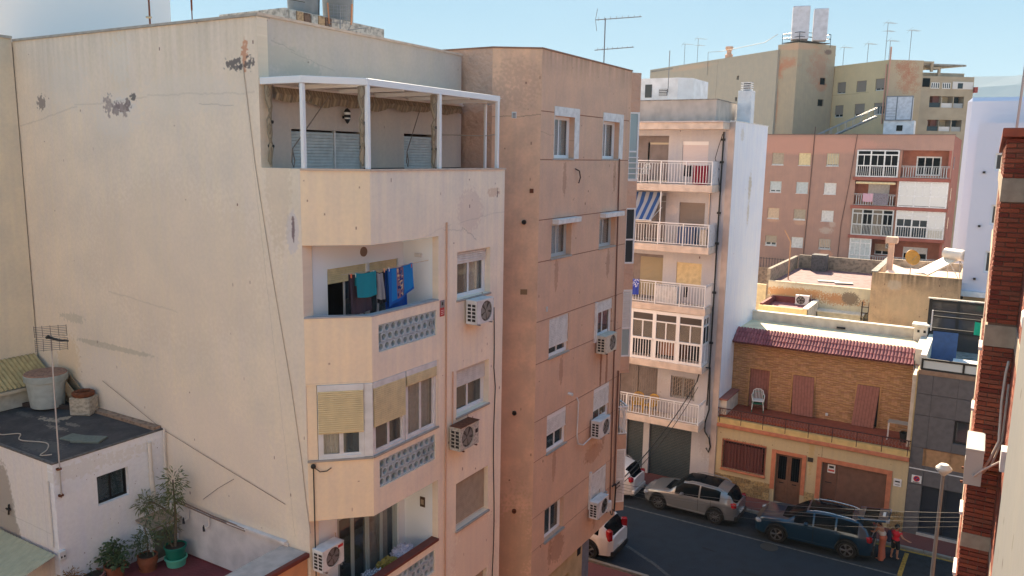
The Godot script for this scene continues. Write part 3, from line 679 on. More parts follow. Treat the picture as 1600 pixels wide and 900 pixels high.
func cloth(called: String, label: String, cat: String, a: Vector3, b: Vector3, drop: float, m: Material, o := {}) -> MeshInstance3D:   # hung over a line from a to b
	var c := MB.new(); var nx := 16; var ny := 10; var P := []
	var side := (b - a).cross(Vector3.UP).normalized(); var back: float = o.get("back", .25); var sl: float = o.get("slant", 0.0); var wav: float = o.get("wave", .025); var ph: float = o.get("phase", 0.0)
	for s in [1, -1]:
		var d: float = drop if s > 0 else back
		var g := []
		for j in ny + 1:
			var row := []
			for i in nx + 1:
				var u := float(i) / nx; var v := float(j) / ny
				var dd: float = d * (1.0 + sl * (u - .5) * 2.0)
				row.append(a.lerp(b, u) + Vector3(0, -dd * v - o.get("sag", .03) * 4 * u * (1 - u), 0) + side * (s * (.012 + .02 * v) + wav * (v * .9 + .1) * sin(u * 11.0 + ph + v * 1.5)) )
			g.append(row)
		for j in ny:
			for i in nx:
				c.quad(g[j + 1][i], g[j + 1][i + 1], g[j][i + 1], g[j][i], Vector2(float(i) / nx, (j + 1.0) / ny), Vector2((i + 1.0) / nx, (j + 1.0) / ny), Vector2((i + 1.0) / nx, float(j) / ny), Vector2(float(i) / nx, float(j) / ny))
	return one(called, c, m, label, cat, (a + b) / 2, o.get("group", ""))

func build_terrace():
	var ff := fr(Vector3(-10, 0, 0), Vector3(1, 0, 0))
	var t := thing("pergola", "white aluminium pergola with ribbed roof on the rooftop terrace of the cream flats", "pergola", Vector3(-10.5, 15.5, -13))
	var W := M("white_alu"); var I := Transform3D()
	var y0 := 17.02; var y1 := 17.15
	var A := Vector3(-11.87, 0, -10.72); var B := Vector3(-10.86, 0, -10.72); var C := Vector3(-10.08, 0, -11.58); var D := Vector3(-10.08, 0, -16.18); var E := Vector3(-11.0, 0, -17.2)
	var beam := func(p: Vector3, q: Vector3, called: String):
		var d := (q - p).normalized(); var f := Transform3D(Basis(d, Vector3.UP, d.cross(Vector3.UP)), p); var l := p.distance_to(q)
		boxed(called, f, -.03, l + .03, y0, y1, -.03, .03, W, t, .008)
	beam.call(A, B, "front_beam"); beam.call(B, C, "front_beam"); beam.call(C, D, "front_beam"); beam.call(D, E, "front_beam")
	beam.call(Vector3(-11.87, 0, -10.75), Vector3(-11.87, 0, -17.25), "wall_beam")
	for z in [-11.6, -12.7, -13.85, -15.0, -16.16]:
		boxed("rafter", I, -11.86, -10.11, y0 - .02, y0 + .06, z - .025, z + .025, W, t)
	var roof := MB.new()
	for i in 40:       # ribbed sheet
		var za := -10.75 - i * .16
		if za < -17.0: break
		var xr := lerpf(-10.86, -10.1, clampf((-za - 10.72) / .86, 0, 1)) if -za < 11.58 else lerpf(-10.1, -11.0, clampf((-za - 16.2) / 1.0, 0, 1))
		roof.box(I, -11.86, xr, 17.10, 17.115, za - .155, za); roof.box(I, -11.86, xr, 17.115, 17.135, za - .03, za)
	obj("roof_sheet", roof, mat("roof_sheet", Color8(214, 208, 196), .5, "mottle", .7), t)
	for p in [Vector3(-10.87, 0, -10.75), Vector3(-10.08, 0, -11.6), Vector3(-10.08, 0, -13.85), Vector3(-10.08, 0, -16.14)]:
		boxed("post", Transform3D(Basis(), p), -.04, .04, 15.46, y0, -.04, .04, W, t, .008)
	boxed("post", Transform3D(Basis(), Vector3(-10.9, 0, -16.9)), -.03, .03, 14.4, y0, -.03, .03, W, t, .008)
	var rod := MB.new(); rod.tube([Vector3(-11.9, 16.27, -16.4), Vector3(-10.9, 16.26, -16.9), Vector3(-10.06, 16.28, -16.14)], .012, 5); obj("cross_rod", rod, mat("rod", Color8(180, 168, 156), .5), t)
	# striped fabric, rolled along the wall and gathered at the posts
	var stripes := Image.create(64, 8, false, Image.FORMAT_RGB8)
	for x in 64: stripes.fill_rect(Rect2i(x, 0, 1, 8), Color8(152, 138, 118) if (x % 32) < 16 else (Color8(112, 98, 82) if (x % 32) in [17, 18, 19, 28, 29, 30] else Color8(136, 122, 102)))
	var sm := StandardMaterial3D.new(); sm.albedo_texture = ImageTexture.create_from_image(stripes); sm.roughness = .95; sm.resource_name = "awning_stripe"; mats["awning_stripe"] = sm
	var aw := thing("awning", "brown striped awning gathered under the white pergola along the terrace wall", "awning", Vector3(-11.8, 16.9, -14))
	var fb := MB.new(); var n := 150; var fall := func(s: float) -> float: return .24 + .05 * sin(s * 37.0) * sin(s * 9.0) + .04 * sin(s * 5.0)
	for i in n:
		var s0 := float(i) / n; var s1 := float(i + 1) / n
		var za := lerpf(-10.95, -17.15, s0); var zb := lerpf(-10.95, -17.15, s1)
		var xa := -11.78 + .035 * sin(s0 * 150.0); var xb := -11.78 + .035 * sin(s1 * 150.0)
		var U := Vector2(s0 * 42, 0); var V := Vector2(s1 * 42, 0)
		var m0 := Vector3(xa + .05, 17.0 - fall.call(s0) * .5, za); var m1 := Vector3(xb + .05, 17.0 - fall.call(s1) * .5, zb)
		fb.quad(m0, m1, Vector3(-11.8, 17.0, zb), Vector3(-11.8, 17.0, za), U + Vector2(0, .5), V + Vector2(0, .5), V, U)
		fb.quad(Vector3(xa, 17.0 - fall.call(s0), za), Vector3(xb, 17.0 - fall.call(s1), zb), m1, m0, U + Vector2(0, 1), V + Vector2(0, 1), V, U)
		fb.quad(Vector3(-11.84, 17.0 - fall.call(s1) * .9, zb), Vector3(-11.84, 17.0 - fall.call(s0) * .9, za), Vector3(xa, 17.0 - fall.call(s0), za), Vector3(xb, 17.0 - fall.call(s1), zb), V, U, U, V)
	obj("gathered_cloth", fb, sm, aw)
	var rail := MB.new(); rail.box(ff, 10.9, 17.2, 17.0, 17.035, -1.84, -1.76); obj("rail", rail, M("white_paint"), aw)
	for p in [[Vector3(-11.78, 0, -10.80), 15.5], [Vector3(-10.17, 0, -11.55), 15.55], [Vector3(-10.17, 0, -13.78), 15.5]]:
		var path := []; var rr := []
		for k in 13:
			var y := lerpf(17.0, p[1], k / 12.0); path.append(Vector3(p[0].x + .012 * sin(k * 2.2), y, p[0].z + .015 * sin(k * 1.3))); rr.append([.075, .07, .062, .055, .028, .05, .052, .048, .03, .046, .048, .044, .02][k])
		var g := MB.new(); g.tube(path, rr, 9); 
		for i in g.t.size(): g.t[i] = Vector2(g.t[i].y * .35 + g.v[i].x * 9 + g.v[i].z * 9, .5)
		obj("tied_cloth", g, sm, aw)
		for y in [16.35, 15.9]: 
			var tie := MB.new(); tie.tube([Vector3(p[0].x - .05, y, p[0].z), Vector3(p[0].x + .05, y - .01, p[0].z - .03)], .035, 6); obj("tie", tie, M("plastic_black"), aw)
	for q in [[-11.2, 16.9, -12.1, -11.62, 15.75, -11.2], [-11.3, 16.85, -15.2, -11.62, 15.75, -14.72]]:
		var cr := MB.new(); cr.tube([Vector3(q[0] - .3, q[1], q[2]), Vector3(q[3], q[4] + .1, q[5])], .012, 5); cr.tube([Vector3(q[3], q[4] + .1, q[5]), Vector3(q[3] + .02, q[4] - .15, q[5] + .05), Vector3(q[3] + .02, q[4] - .25, q[5]), Vector3(q[3], q[4] - .12, q[5] - .05), Vector3(q[3], q[4] + .08, q[5])], .012, 5)
		obj("crank_rod", cr, mat("crank", Color8(122, 110, 100), .5), aw)
	# the washing
	var ln := MB.new(); ln.tube([Vector3(-10.25, 13.55, -11.0), Vector3(-10.25, 13.52, -12.2), Vector3(-10.25, 13.55, -13.7)], .006, 5)
	one("washing_line", ln, M("pale_cable"), "washing line stretched across the upper loggia above the hanging towels", "line", Vector3(-10.25, 13.5, -12.3))
	var G := "washing hung in the upper loggia"
	cloth("towel", "dark plum towel hanging half behind the turquoise one", "towel", Vector3(-10.28, 13.53, -11.24), Vector3(-10.28, 13.52, -11.84), .76, mat("plum_cloth", Color8(66, 54, 66), .98, "speck", 3), {"group": G, "phase": .6, "back": .5})
	cloth("towel", "small turquoise towel pegged in front of the dark plum one", "towel", Vector3(-10.22, 13.55, -11.36), Vector3(-10.22, 13.53, -11.94), .47, mat("turquoise_cloth", Color8(18, 138, 156), .98, "speck", 3), {"group": G, "wave": .012})
	cloth("garment", "grey garment with loose straps between the turquoise and the blue towels", "garment", Vector3(-10.24, 13.50, -11.98), Vector3(-10.24, 13.46, -12.16), .52, mat("grey_cloth", Color8(150, 152, 160), .98, "speck", 3), {"group": G, "phase": 2.0, "back": .4, "wave": .05})
	cloth("garment", "black garment hanging beside the grey one on the line", "garment", Vector3(-10.30, 13.50, -12.02), Vector3(-10.30, 13.47, -12.3), .62, mat("black_cloth", Color8(24, 26, 36), .98, "speck", 3), {"group": G, "phase": 1.0, "back": .5})
	var pat := Image.create(128, 96, false, Image.FORMAT_RGB8); pat.fill(Color8(16, 118, 190))
	pat.fill_rect(Rect2i(44, 0, 34, 96), Color8(120, 92, 112)); pat.fill_rect(Rect2i(48, 4, 26, 84), Color8(132, 96, 110))
	var r2 := RandomNumberGenerator.new(); r2.seed = 9
	for i in 46:
		var c = [Color8(24, 44, 104), Color8(206, 178, 140), Color8(96, 110, 150), Color8(28, 52, 120)][r2.randi() % 4]
		pat.fill_rect(Rect2i(r2.randi_range(46, 70), r2.randi_range(0, 84), r2.randi_range(3, 9), r2.randi_range(3, 10)), c)
	pat.fill_rect(Rect2i(0, 88, 128, 8), Color8(14, 84, 168)); pat.fill_rect(Rect2i(0, 0, 18, 96), Color8(12, 92, 172))
	var pm := StandardMaterial3D.new(); pm.albedo_texture = ImageTexture.create_from_image(pat); pm.roughness = .98; pm.resource_name = "beach_towel"
	cloth("towel", "large blue beach towel with a coloured printed stripe, rightmost on the line", "towel", Vector3(-10.24, 13.52, -12.32), Vector3(-10.24, 13.56, -13.12), .66, pm, {"group": G, "slant": -.18, "wave": .02, "phase": 1.2, "back": .6})
	cloth("towel", "plain deep blue cloth behind the printed beach towel", "towel", Vector3(-10.31, 13.48, -12.28), Vector3(-10.31, 13.53, -13.0), .84, mat("deep_blue_cloth", Color8(10, 76, 164), .98, "speck", 3), {"group": G, "phase": .2})
	var pegc := [Color8(206, 92, 60), Color8(226, 226, 226), Color8(226, 226, 226), Color8(216, 150, 110), Color8(226, 226, 226), Color8(206, 92, 60)]
	var pegz := [-11.26, -11.38, -11.90, -12.22, -12.36, -13.08]
	for i in 6: boxed_one("clothes_peg", ["orange peg at the left end of the plum towel", "white peg at the left corner of the turquoise towel", "white peg at the right corner of the turquoise towel", "tan peg beside the grey garment", "white peg at the left corner of the beach towel", "orange peg at the right end of the beach towel"][i], "clothes peg", Vector3(-10.235, 13.50, pegz[i]), Vector3(.03, .08, .016), mat("peg_%d" % (i if i in [0, 1, 3] else (1 if i in [2, 4] else 0)), pegc[i], .5), "clothes pegs on the washing line")
	# bedding over the rail of the lower loggia
	var heap := func(called, label, c: Vector3, r: Vector3, m, sd):
		var h := MB.new(); var g := FastNoiseLite.new(); g.seed = sd; g.frequency = 2.6; var nu := 26; var nv := 12; var P := []
		for j in nv + 1:
			var row := []
			for i in nu + 1:
				var a := TAU * i / nu; var e := PI * .5 * j / nv
				var dir := Vector3(cos(a) * cos(e), sin(e), sin(a) * cos(e))
				var k := 1.0 + .5 * g.get_noise_3d(dir.x * 1.4, dir.y * 1.4, dir.z * 1.4)
				row.append(c + Vector3(dir.x * r.x, dir.y * r.y, dir.z * r.z) * k)
			P.append(row)
		for j in nv:
			for i in nu: h.quad(P[j][i + 1], P[j][i], P[j + 1][i], P[j + 1][i + 1], Vector2((i + 1.0) / 6, j / 6.0), Vector2(i / 6.0, j / 6.0), Vector2(i / 6.0, (j + 1) / 6.0), Vector2((i + 1.0) / 6, (j + 1) / 6.0))
		one(called, h, m, label, "bedding", c, "bedding airing on the lower loggia")
	var fl := Image.create(64, 64, false, Image.FORMAT_RGB8); fl.fill(Color8(196, 196, 214))
	for i in 120: fl.fill_rect(Rect2i(r2.randi_range(0, 60), r2.randi_range(0, 60), r2.randi_range(2, 5), r2.randi_range(2, 5)), Color8(132, 136, 168) if i % 2 else Color8(222, 222, 232))
	var fm := StandardMaterial3D.new(); fm.albedo_texture = ImageTexture.create_from_image(fl); fm.roughness = .98; fm.resource_name = "flower_sheet"
	var gl := Image.create(64, 64, false, Image.FORMAT_RGB8); gl.fill(Color8(206, 212, 220))
	for j in 5:
		for i in 5: gl.fill_rect(Rect2i(i * 13, j * 13, 8, 8), Color8(66, 80, 104))
	var gm := StandardMaterial3D.new(); gm.albedo_texture = ImageTexture.create_from_image(gl); gm.roughness = .98; gm.resource_name = "check_cloth"
	var I2 := MB.new(); I2.box(I, -10.75, -10.3, 6.15, 6.85, -13.3, -11.9)
	one("cupboard", I2, M("white_paint"), "low white cupboard behind the lower loggia's parapet with bedding on it", "cupboard", Vector3(-10.5, 6.15, -12.6))
	heap.call("bed_sheet", "pale lilac patterned sheet heaped by the red rail of the lower loggia", Vector3(-10.5, 6.86, -13.1), Vector3(.28, .3, .34), fm, 3)
	heap.call("blanket", "mustard yellow blanket crumpled between two patterned cloths", Vector3(-10.46, 6.86, -12.52), Vector3(.26, .26, .32), mat("mustard_cloth", Color8(166, 150, 78), .98, "speck", 3), 7)
	heap.call("check_cloth", "white and blue check cloth nearest on the lower loggia", Vector3(-10.46, 6.86, -12.0), Vector3(.26, .22, .34), gm, 12)

func boxed_one(called: String, label: String, category: String, c: Vector3, s: Vector3, m: Material, group := ""):
	var b := MB.new(); b.cbox(Transform3D(Basis(), c), -s.x / 2, s.x / 2, -s.y / 2, s.y / 2, -s.z / 2, s.z / 2, .004)
	return one(called, b, m, label, category, c, group)

func build_brown_flats():
	var b := thing("apartment_building", "terracotta brown block of flats with two columns of windows and a glazed corner bay", "building", Vector3(-14, 0, -21))
	var ff := fr(Vector3(-10, 0, 0), Vector3(1, 0, 0))
	var holes := []
	var U := [[18.82, 20.0], [21.86, 23.06]]
	var V := [[15.74, 16.84], [13.08, 14.0], [10.33, 11.42], [7.58, 8.68], [4.93, 5.92]]
	for u in U:
		for v in V: holes.append([u[0], u[1], v[0], v[1]])
	# the front is rendered in bands with open joints between them
	var joints := [3.75, 4.93, 5.91, 7.55, 8.69, 10.3, 11.45, 13.05, 14.15, 15.7, 16.92, 18.43]
	var stains := []
	for u in U:
		for v in V: stains.append([u[0] - 18.0 + rng.randf_range(.2, 1.0), v[0] - .5, .12, .5, Color8(150, 108, 88), .35, 1.2])
	stains += [[4.3, 9.1, .06, .9, Color8(120, 70, 48), .7, 1.0], [4.75, 9.1, .08, 1.2, Color8(130, 80, 58), .55, 1.0], [1.6, 4.4, .5, .5, Color8(150, 110, 90), .4, 1.2], [4.0, 6.6, .7, .3, Color8(170, 120, 92), .4, 1.2]]
	var pt := painted("brown_front_paint", 18.0, 18.5, 6.1, 18.5, paint("brownfront", 6.1, 18.5, 56, Color8(214, 178, 154), {"streak": .04, "blot": .12, "fine": .05, "top": .16, "topm": .7, "specks": 90, "patches": stains, "cracks": [[.1, 16.4, 2.2, 16.2, .1, 1, .4], [5.5, 18.4, 5.6, 16.2, .08, 1, .3]]}))
	var w := MB.new()
	for i in joints.size() - 1:
		w.wall(ff, 18.1, 23.9, joints[i] + (.012 if i else 0), joints[i + 1] - .012 if i < joints.size() - 2 else joints[i + 1], -.2, 0, holes)
	obj("front_wall", w, pt, b)
	var jb := MB.new(); jb.wall(ff, 18.12, 23.88, 3.76, 18.3, -.19, -.014, holes.map(func(h): return [h[0] - .006, h[1] + .006, h[2] - .006, h[3] + .006])); obj("joint_bed", jb, mat("joint", Color8(150, 104, 86), .95), b)
	# side faces toward us: a splay and a party wall
	var sp := [Vector2(-10, -18.1), Vector2(-11.06, -17.45), Vector2(-20, -17.45), Vector2(-20, -23.8), Vector2(-10.2, -23.8), Vector2(-10.2, -18.2)]
	var f2 := fr(Vector3(-11.06, 0, -17.45), Vector3(.65, 0, 1.06)); var L := Vector2(1.06, .65).length()
	var ps := painted("splay_brown_paint", -.1, 18.5, 1.5, 18.5, paint("splaybrown", 1.5, 18.5, 56, Color8(222, 182, 154), {"streak": .05, "blot": .2, "fine": .06, "freq": 1.2, "patches": [[.6, 17.6, .6, .5, Color8(196, 156, 134), .3, 4.0], [.5, 9, .6, 1.4, Color8(224, 184, 158), .4, 2.4], [.8, 5, .8, 1.6, Color8(204, 168, 132), .4, 2.4]], "cracks": [[.1, 16.75, 1.4, 16.85, .22, 1, .35]], "specks": 20}))
	var s := MB.new(); s.wall(f2, 0, L, 0, 18.43, -.2, 0)
	obj("splayed_wall", s, ps, b)
	var s2 := MB.new(); s2.wall(fr(Vector3(0, 0, -17.45), Vector3(0, 0, 1)), -20, -11.06, 0, 18.43, -.2, 0); s2.wall(fr(Vector3(-20, 0, 0), Vector3(-1, 0, 0)), -23.8, -17.45, 0, 18.4, -.2, 0); s2.wall(fr(Vector3(0, 0, -23.8), Vector3(0, 0, -1)), 12, 20, 0, 18.4, -.2, 0)
	obj("party_wall", s2, M("brown_side"), b)
	var rf := MB.new(); rf.prism([Vector2(-10.1, -18.2), Vector2(-11.1, -17.6), Vector2(-19.9, -17.6), Vector2(-19.9, -23.7), Vector2(-10.1, -23.7)], 17.7, 17.85); obj("roof", rf, M("concrete"), b)
	var cp := MB.new(); cp.box(ff, 18.1, 23.92, 18.431, 18.47, -.24, .02); cp.box(f2, 0, L, 18.431, 18.469, -.24, .02); cp.box(fr(Vector3(0, 0, -17.45), Vector3(0, 0, 1)), -20, -11.06, 18.431, 18.468, -.24, .02); obj("coping", cp, mat("coping_brown", Color8(150, 116, 98), .9, "mottle", .8), b)
	# corner bay, splayed, standing out a little; glazed storeys between solid bands
	var poly := [Vector2(-10.02, -23.88), Vector2(-9.78, -24.12), Vector2(-11.3, -25.64), Vector2(-11.9, -23.88)]
	for v in [[17.2, 18.4], [14.2, 15.05], [11.55, 12.4], [8.75, 9.3], [6.1, 6.6], [3.9, 4.2]]:
		var bay := MB.new(); bay.prism(poly, v[0], v[1]); obj("corner_bay", bay, M("brown_side"), b)
	var inb := MB.new(); inb.prism([Vector2(-10.25, -24.0), Vector2(-10.1, -24.2), Vector2(-11.2, -25.4), Vector2(-11.8, -24.0)], 4.2, 17.2); obj("bay_inside", inb, M("room"), b)
	var fe := fr(Vector3(-10.02, 0, -23.88), Vector3(.7, 0, .7)); var l2 := .34; var fo := fr(Vector3(-9.78, 0, -24.12), Vector3(.7, 0, -.7))
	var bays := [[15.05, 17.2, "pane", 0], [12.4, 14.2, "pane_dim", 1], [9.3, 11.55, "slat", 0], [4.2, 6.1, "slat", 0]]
	for q in bays:
		var g := MB.new()
		g.box(fe, 0, .04, q[0], q[1], -.05, -.005); g.box(fe, l2 - .04, l2, q[0], q[1], -.05, -.005); g.box(fo, 0, .05, q[0], q[1], -.05, -.005); g.box(fo, 1.0, 1.05, q[0], q[1], -.05, -.005); g.box(fo, 2.05, 2.1, q[0], q[1], -.05, -.005)
		for v in [q[0], lerpf(q[0], q[1], .42), q[1] - .05]: g.box(fe, .04, l2 - .04, v, v + .05, -.05, -.006); g.box(fo, .05, 2.05, v, v + .05, -.05, -.006)
		var win := obj("window", g, M("white_alu"), b)
		if q[2] == "slat":
			shutter(win, fe, .04, l2 - .04, lerpf(q[0], q[1], .42) if q[0] > 6 else q[0] + .05, q[1] - .05, -.02, M("slat_white"), .06)
		boxed("pane", fe, .04, l2 - .04, q[0] + .05, q[1] - .05, -.035, -.03, mat("bay_reflection_glass", Color8(158, 176, 180), .1) if q[3] == 0 else M("mid_glass"), win)  # pale pane colour has the bluish reflection and the curtains painted in
		boxed("pane", fo, .05, 2.05, q[0] + .05, q[1] - .05, -.035, -.03, M("mid_glass"), win)
	for k in 5: boxed("bay_rail", fe, -.0, l2 + .02, 15.1 + k * .17, 15.13 + k * .17, .0, .02, M("white_alu"), b)
	# open balcony storey of the bay
	railing(b, fe, 0, l2, 6.6, 7.6, .0, M("white_alu"), .11, .011)
	railing(b, fo, 0, 2.1, 6.6, 7.6, .0, M("white_alu"), .11, .011)
	# ground storey, set back under the overhang
	var gf := fr(Vector3(-10.12, 0, 0), Vector3(1, 0, 0))
	var gw := MB.new(); gw.wall(gf, 17.8, 21.0, 0, 3.75, -.2, 0, [[18.0, 20.75, 0, 3.1]]); gw.wall(gf, 20.99, 21.65, 0, 3.75, -.2, .004); obj("ground_wall", gw, mat("ground_cream", Color8(196, 176, 140), .9, "mottle", .4), b)
	shutter(b, gf, 18.0, 20.75, 0.02, 3.1, -.1, M("slat_tan"), .09)
	var gp := MB.new(); gp.wall(gf, 21.66, 22.2, 0, 3.75, -.3, -.02); obj("ground_pillar", gp, mat("pillar_blue", Color8(120, 126, 142), .85, "mottle", .6), b)
	var gd := MB.new(); gd.wall(fr(Vector3(-11.4, 0, 0), Vector3(1, 0, 0)), 22.2, 23.7, 0, 3.75, -.2, 0); gd.wall(fr(Vector3(0, 0, -22.2), Vector3(0, 0, -1)), 10.4, 11.4, 0, 3.75, -.2, 0); obj("ground_recess", gd, M("grey_wall"), b)
	var so := MB.new(); so.prism([Vector2(-10.05, -18.1), Vector2(-10.05, -23.85), Vector2(-11.8, -23.85), Vector2(-11.8, -18.1)], 3.76, 3.9); obj("soffit", so, mat("soffit", Color8(180, 150, 130), .9, "mottle", .5), b)
	boxed("wall_vent", gf, 21.28, 21.5, 3.38, 3.62, .005, .02, M("dark_metal"), b)
	# windows
	var wo := [
		[{"rec": .16, "fm": M("white_alu"), "n": 2, "curtain": [.45, .98], "sill": .02}, {"rec": .16, "n": 2, "curtain": [.45, .98], "sill": .02}],
		[{"rec": .16, "n": 2, "curtain": [.4, .98], "sill": .03, "fm": mat("alu_grey", Color8(186, 190, 192), .4)}, {"rec": .16, "n": 2, "curtain": [0.0, .98], "sill": .03, "fm": M("alu_grey")}],
		[{"rec": .06, "shut": .74, "sill": .04}, {"rec": .06, "shut": .30, "sill": .04, "curtain": [.1, .5]}],
		[{"rec": .05, "shut": .45, "box": .14, "sill": .05}, {"rec": .05, "shut": .58, "box": .14, "sill": .05}],
		[{"rec": .12, "sill": .06, "curtain": [0.0, .4]}, {"rec": .05, "shut": .98, "box": .1, "sill": .06}]]
	for j in 5:
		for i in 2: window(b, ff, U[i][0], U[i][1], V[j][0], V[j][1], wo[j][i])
	for i in 2:   # white render round the top windows
		var g := MB.new(); g.wall(ff, U[i][0] - .01, U[i][1] + .28, 15.73, 17.08, .001, .018, [[U[i][0], U[i][1] - .0, 15.72, 16.84]]); obj("window_surround", g, M("white_paint"), b)
		var h := MB.new(); h.cbox(ff, U[i][0] + .02, U[i][1] + .22, 14.0, 14.14, .0, .2, .01); obj("shutter_hood", h, M("white_paint"), b)
	boxed("window_guide", ff, 21.72, 21.84, 10.2, 11.45, .001, .06, M("white_paint"), b); boxed("window_guide", ff, 21.72, 21.84, 4.8, 6.02, .001, .06, M("white_paint"), b)
	# small fittings
	var fv := f2
	boxed("wall_vent", fv, .50, .62, 16.72, 16.88, .001, .03, M("white_paint"), b, .005)
	for k in 4: boxed("slot", fv, .52, .60, 16.74 + k * .032, 16.756 + k * .032, .0305, .034, M("dark_metal"), b)
	boxed("brick_vent", fv, .99, 1.09, 14.85, 14.96, -.001, .02, mat("brick_brown", Color8(112, 64, 44), .9, "mottle", 2), b)
	boxed("brick_vent", fv, .80, .98, 12.2, 12.34, -.001, .01, mat("vent_tan", Color8(150, 122, 90), .8, "speck", 6), b)
	var D2 := Transform3D(Basis(f2.basis.x, f2.basis.z, -f2.basis.y), Vector3.ZERO)
	for q in [[.86, 14.1, M("plastic_black")], [.70, 8.97, M("black")], [.74, 6.17, M("brick_brown")]]:
		var d := MB.new(); var c: Vector3 = f2 * Vector3(q[0], q[1], 0.0); d.lathe(Transform3D(D2.basis, c), [Vector2(.06, 0), Vector2(.06, .06), Vector2(.045, .065), Vector2(.04, .02), Vector2(0, .02)], 14); obj("pipe_end", d, q[2], b)
	var pp := MB.new(); pp.tube([Vector3(-9.97, 15.75, -23.1), Vector3(-9.97, 10, -23.25), Vector3(-9.97, 4.1, -23.4)], .02, 6); pp.tube([Vector3(-9.95, 8.9, -23.62), Vector3(-9.95, 4.9, -23.64)], .03, 6); obj("down_cable", pp, mat("cable_brown", Color8(120, 84, 70), .8), b)
	var hk := MB.new(); hk.tube([Vector3(-9.97, 15.46, -20.06), Vector3(-9.9, 15.40, -20.18), Vector3(-9.9, 15.22, -20.26), Vector3(-9.94, 15.06, -20.24)], .018, 6); obj("cable_stub", hk, mat("stub", Color8(74, 52, 44), .7), b)
	var wc := MB.new(); wc.tube([Vector3(-9.97, 8.75, -20.62), Vector3(-9.95, 8.6, -20.7), Vector3(-9.96, 7.6, -20.68), Vector3(-9.93, 7.3, -20.72), Vector3(-9.9, 7.18, -21.0), Vector3(-9.9, 7.25, -21.55)], .022, 6); obj("insulated_pipe", wc, M("white_paint"), b)
	var du := MB.new(); du.lathe(Transform3D(Basis(Vector3(0, 0, -1), Vector3(1, 0, 0), Vector3(0, -1, 0)), Vector3(-10, 9.0, -20.1)), [Vector2(.045, 0), Vector2(.05, .14), Vector2(.04, .141), Vector2(.03, .05), Vector2(0, .05)], 12); obj("flue", du, M("white_paint"), b)
	boxed("small_plate", ff, 18.6, 18.68, 11.66, 11.8, .001, .02, M("alu_grey"), b)
	var cb := MB.new(); cb.tube([Vector3(-9.9, 5.0, -23.35), Vector3(-9.85, 5.05, -23.5), Vector3(-9.88, 4.9, -23.62), Vector3(-9.92, 4.0, -23.66)], .028, 6); obj("cable_bundle", cb, M("cable"), b)
	ac_unit("beige air conditioner highest on the brown flats, a rust streak running down below", ff, 22.25, 9.86, .06, {"W": .86, "fan_left": false, "bm": M("rust"), "m": mat("ac_beige", Color8(214, 206, 192), .6, "mottle", 1.5)})
	ac_unit("white air conditioner in the middle of three under the right windows of the brown flats", ff, 22.02, 7.22, .06, {"W": .80, "fan_left": false})
	ac_unit("white air conditioner lowest on the brown flats, right above the parked white car", ff, 22.1, 4.55, .06, {"W": .84, "fan_left": false, "gm": M("plastic_black")})
	var w2 := thing("meter_box", "small white fitting with dangling hose at the foot of the brown flats", "meter box", Vector3(-9.9, 4.3, -23.2), "")

	boxed("case", ff, 23.05, 23.3, 4.2, 4.55, .001, .14, M("white_paint"), w2, .02)
	var hh := MB.new(); hh.tube([Vector3(-9.88, 4.22, -23.2), Vector3(-9.84, 4.05, -23.25), Vector3(-9.86, 4.0, -23.4), Vector3(-9.9, 4.15, -23.5)], .016, 6); obj("hose", hh, M("cable"), w2)

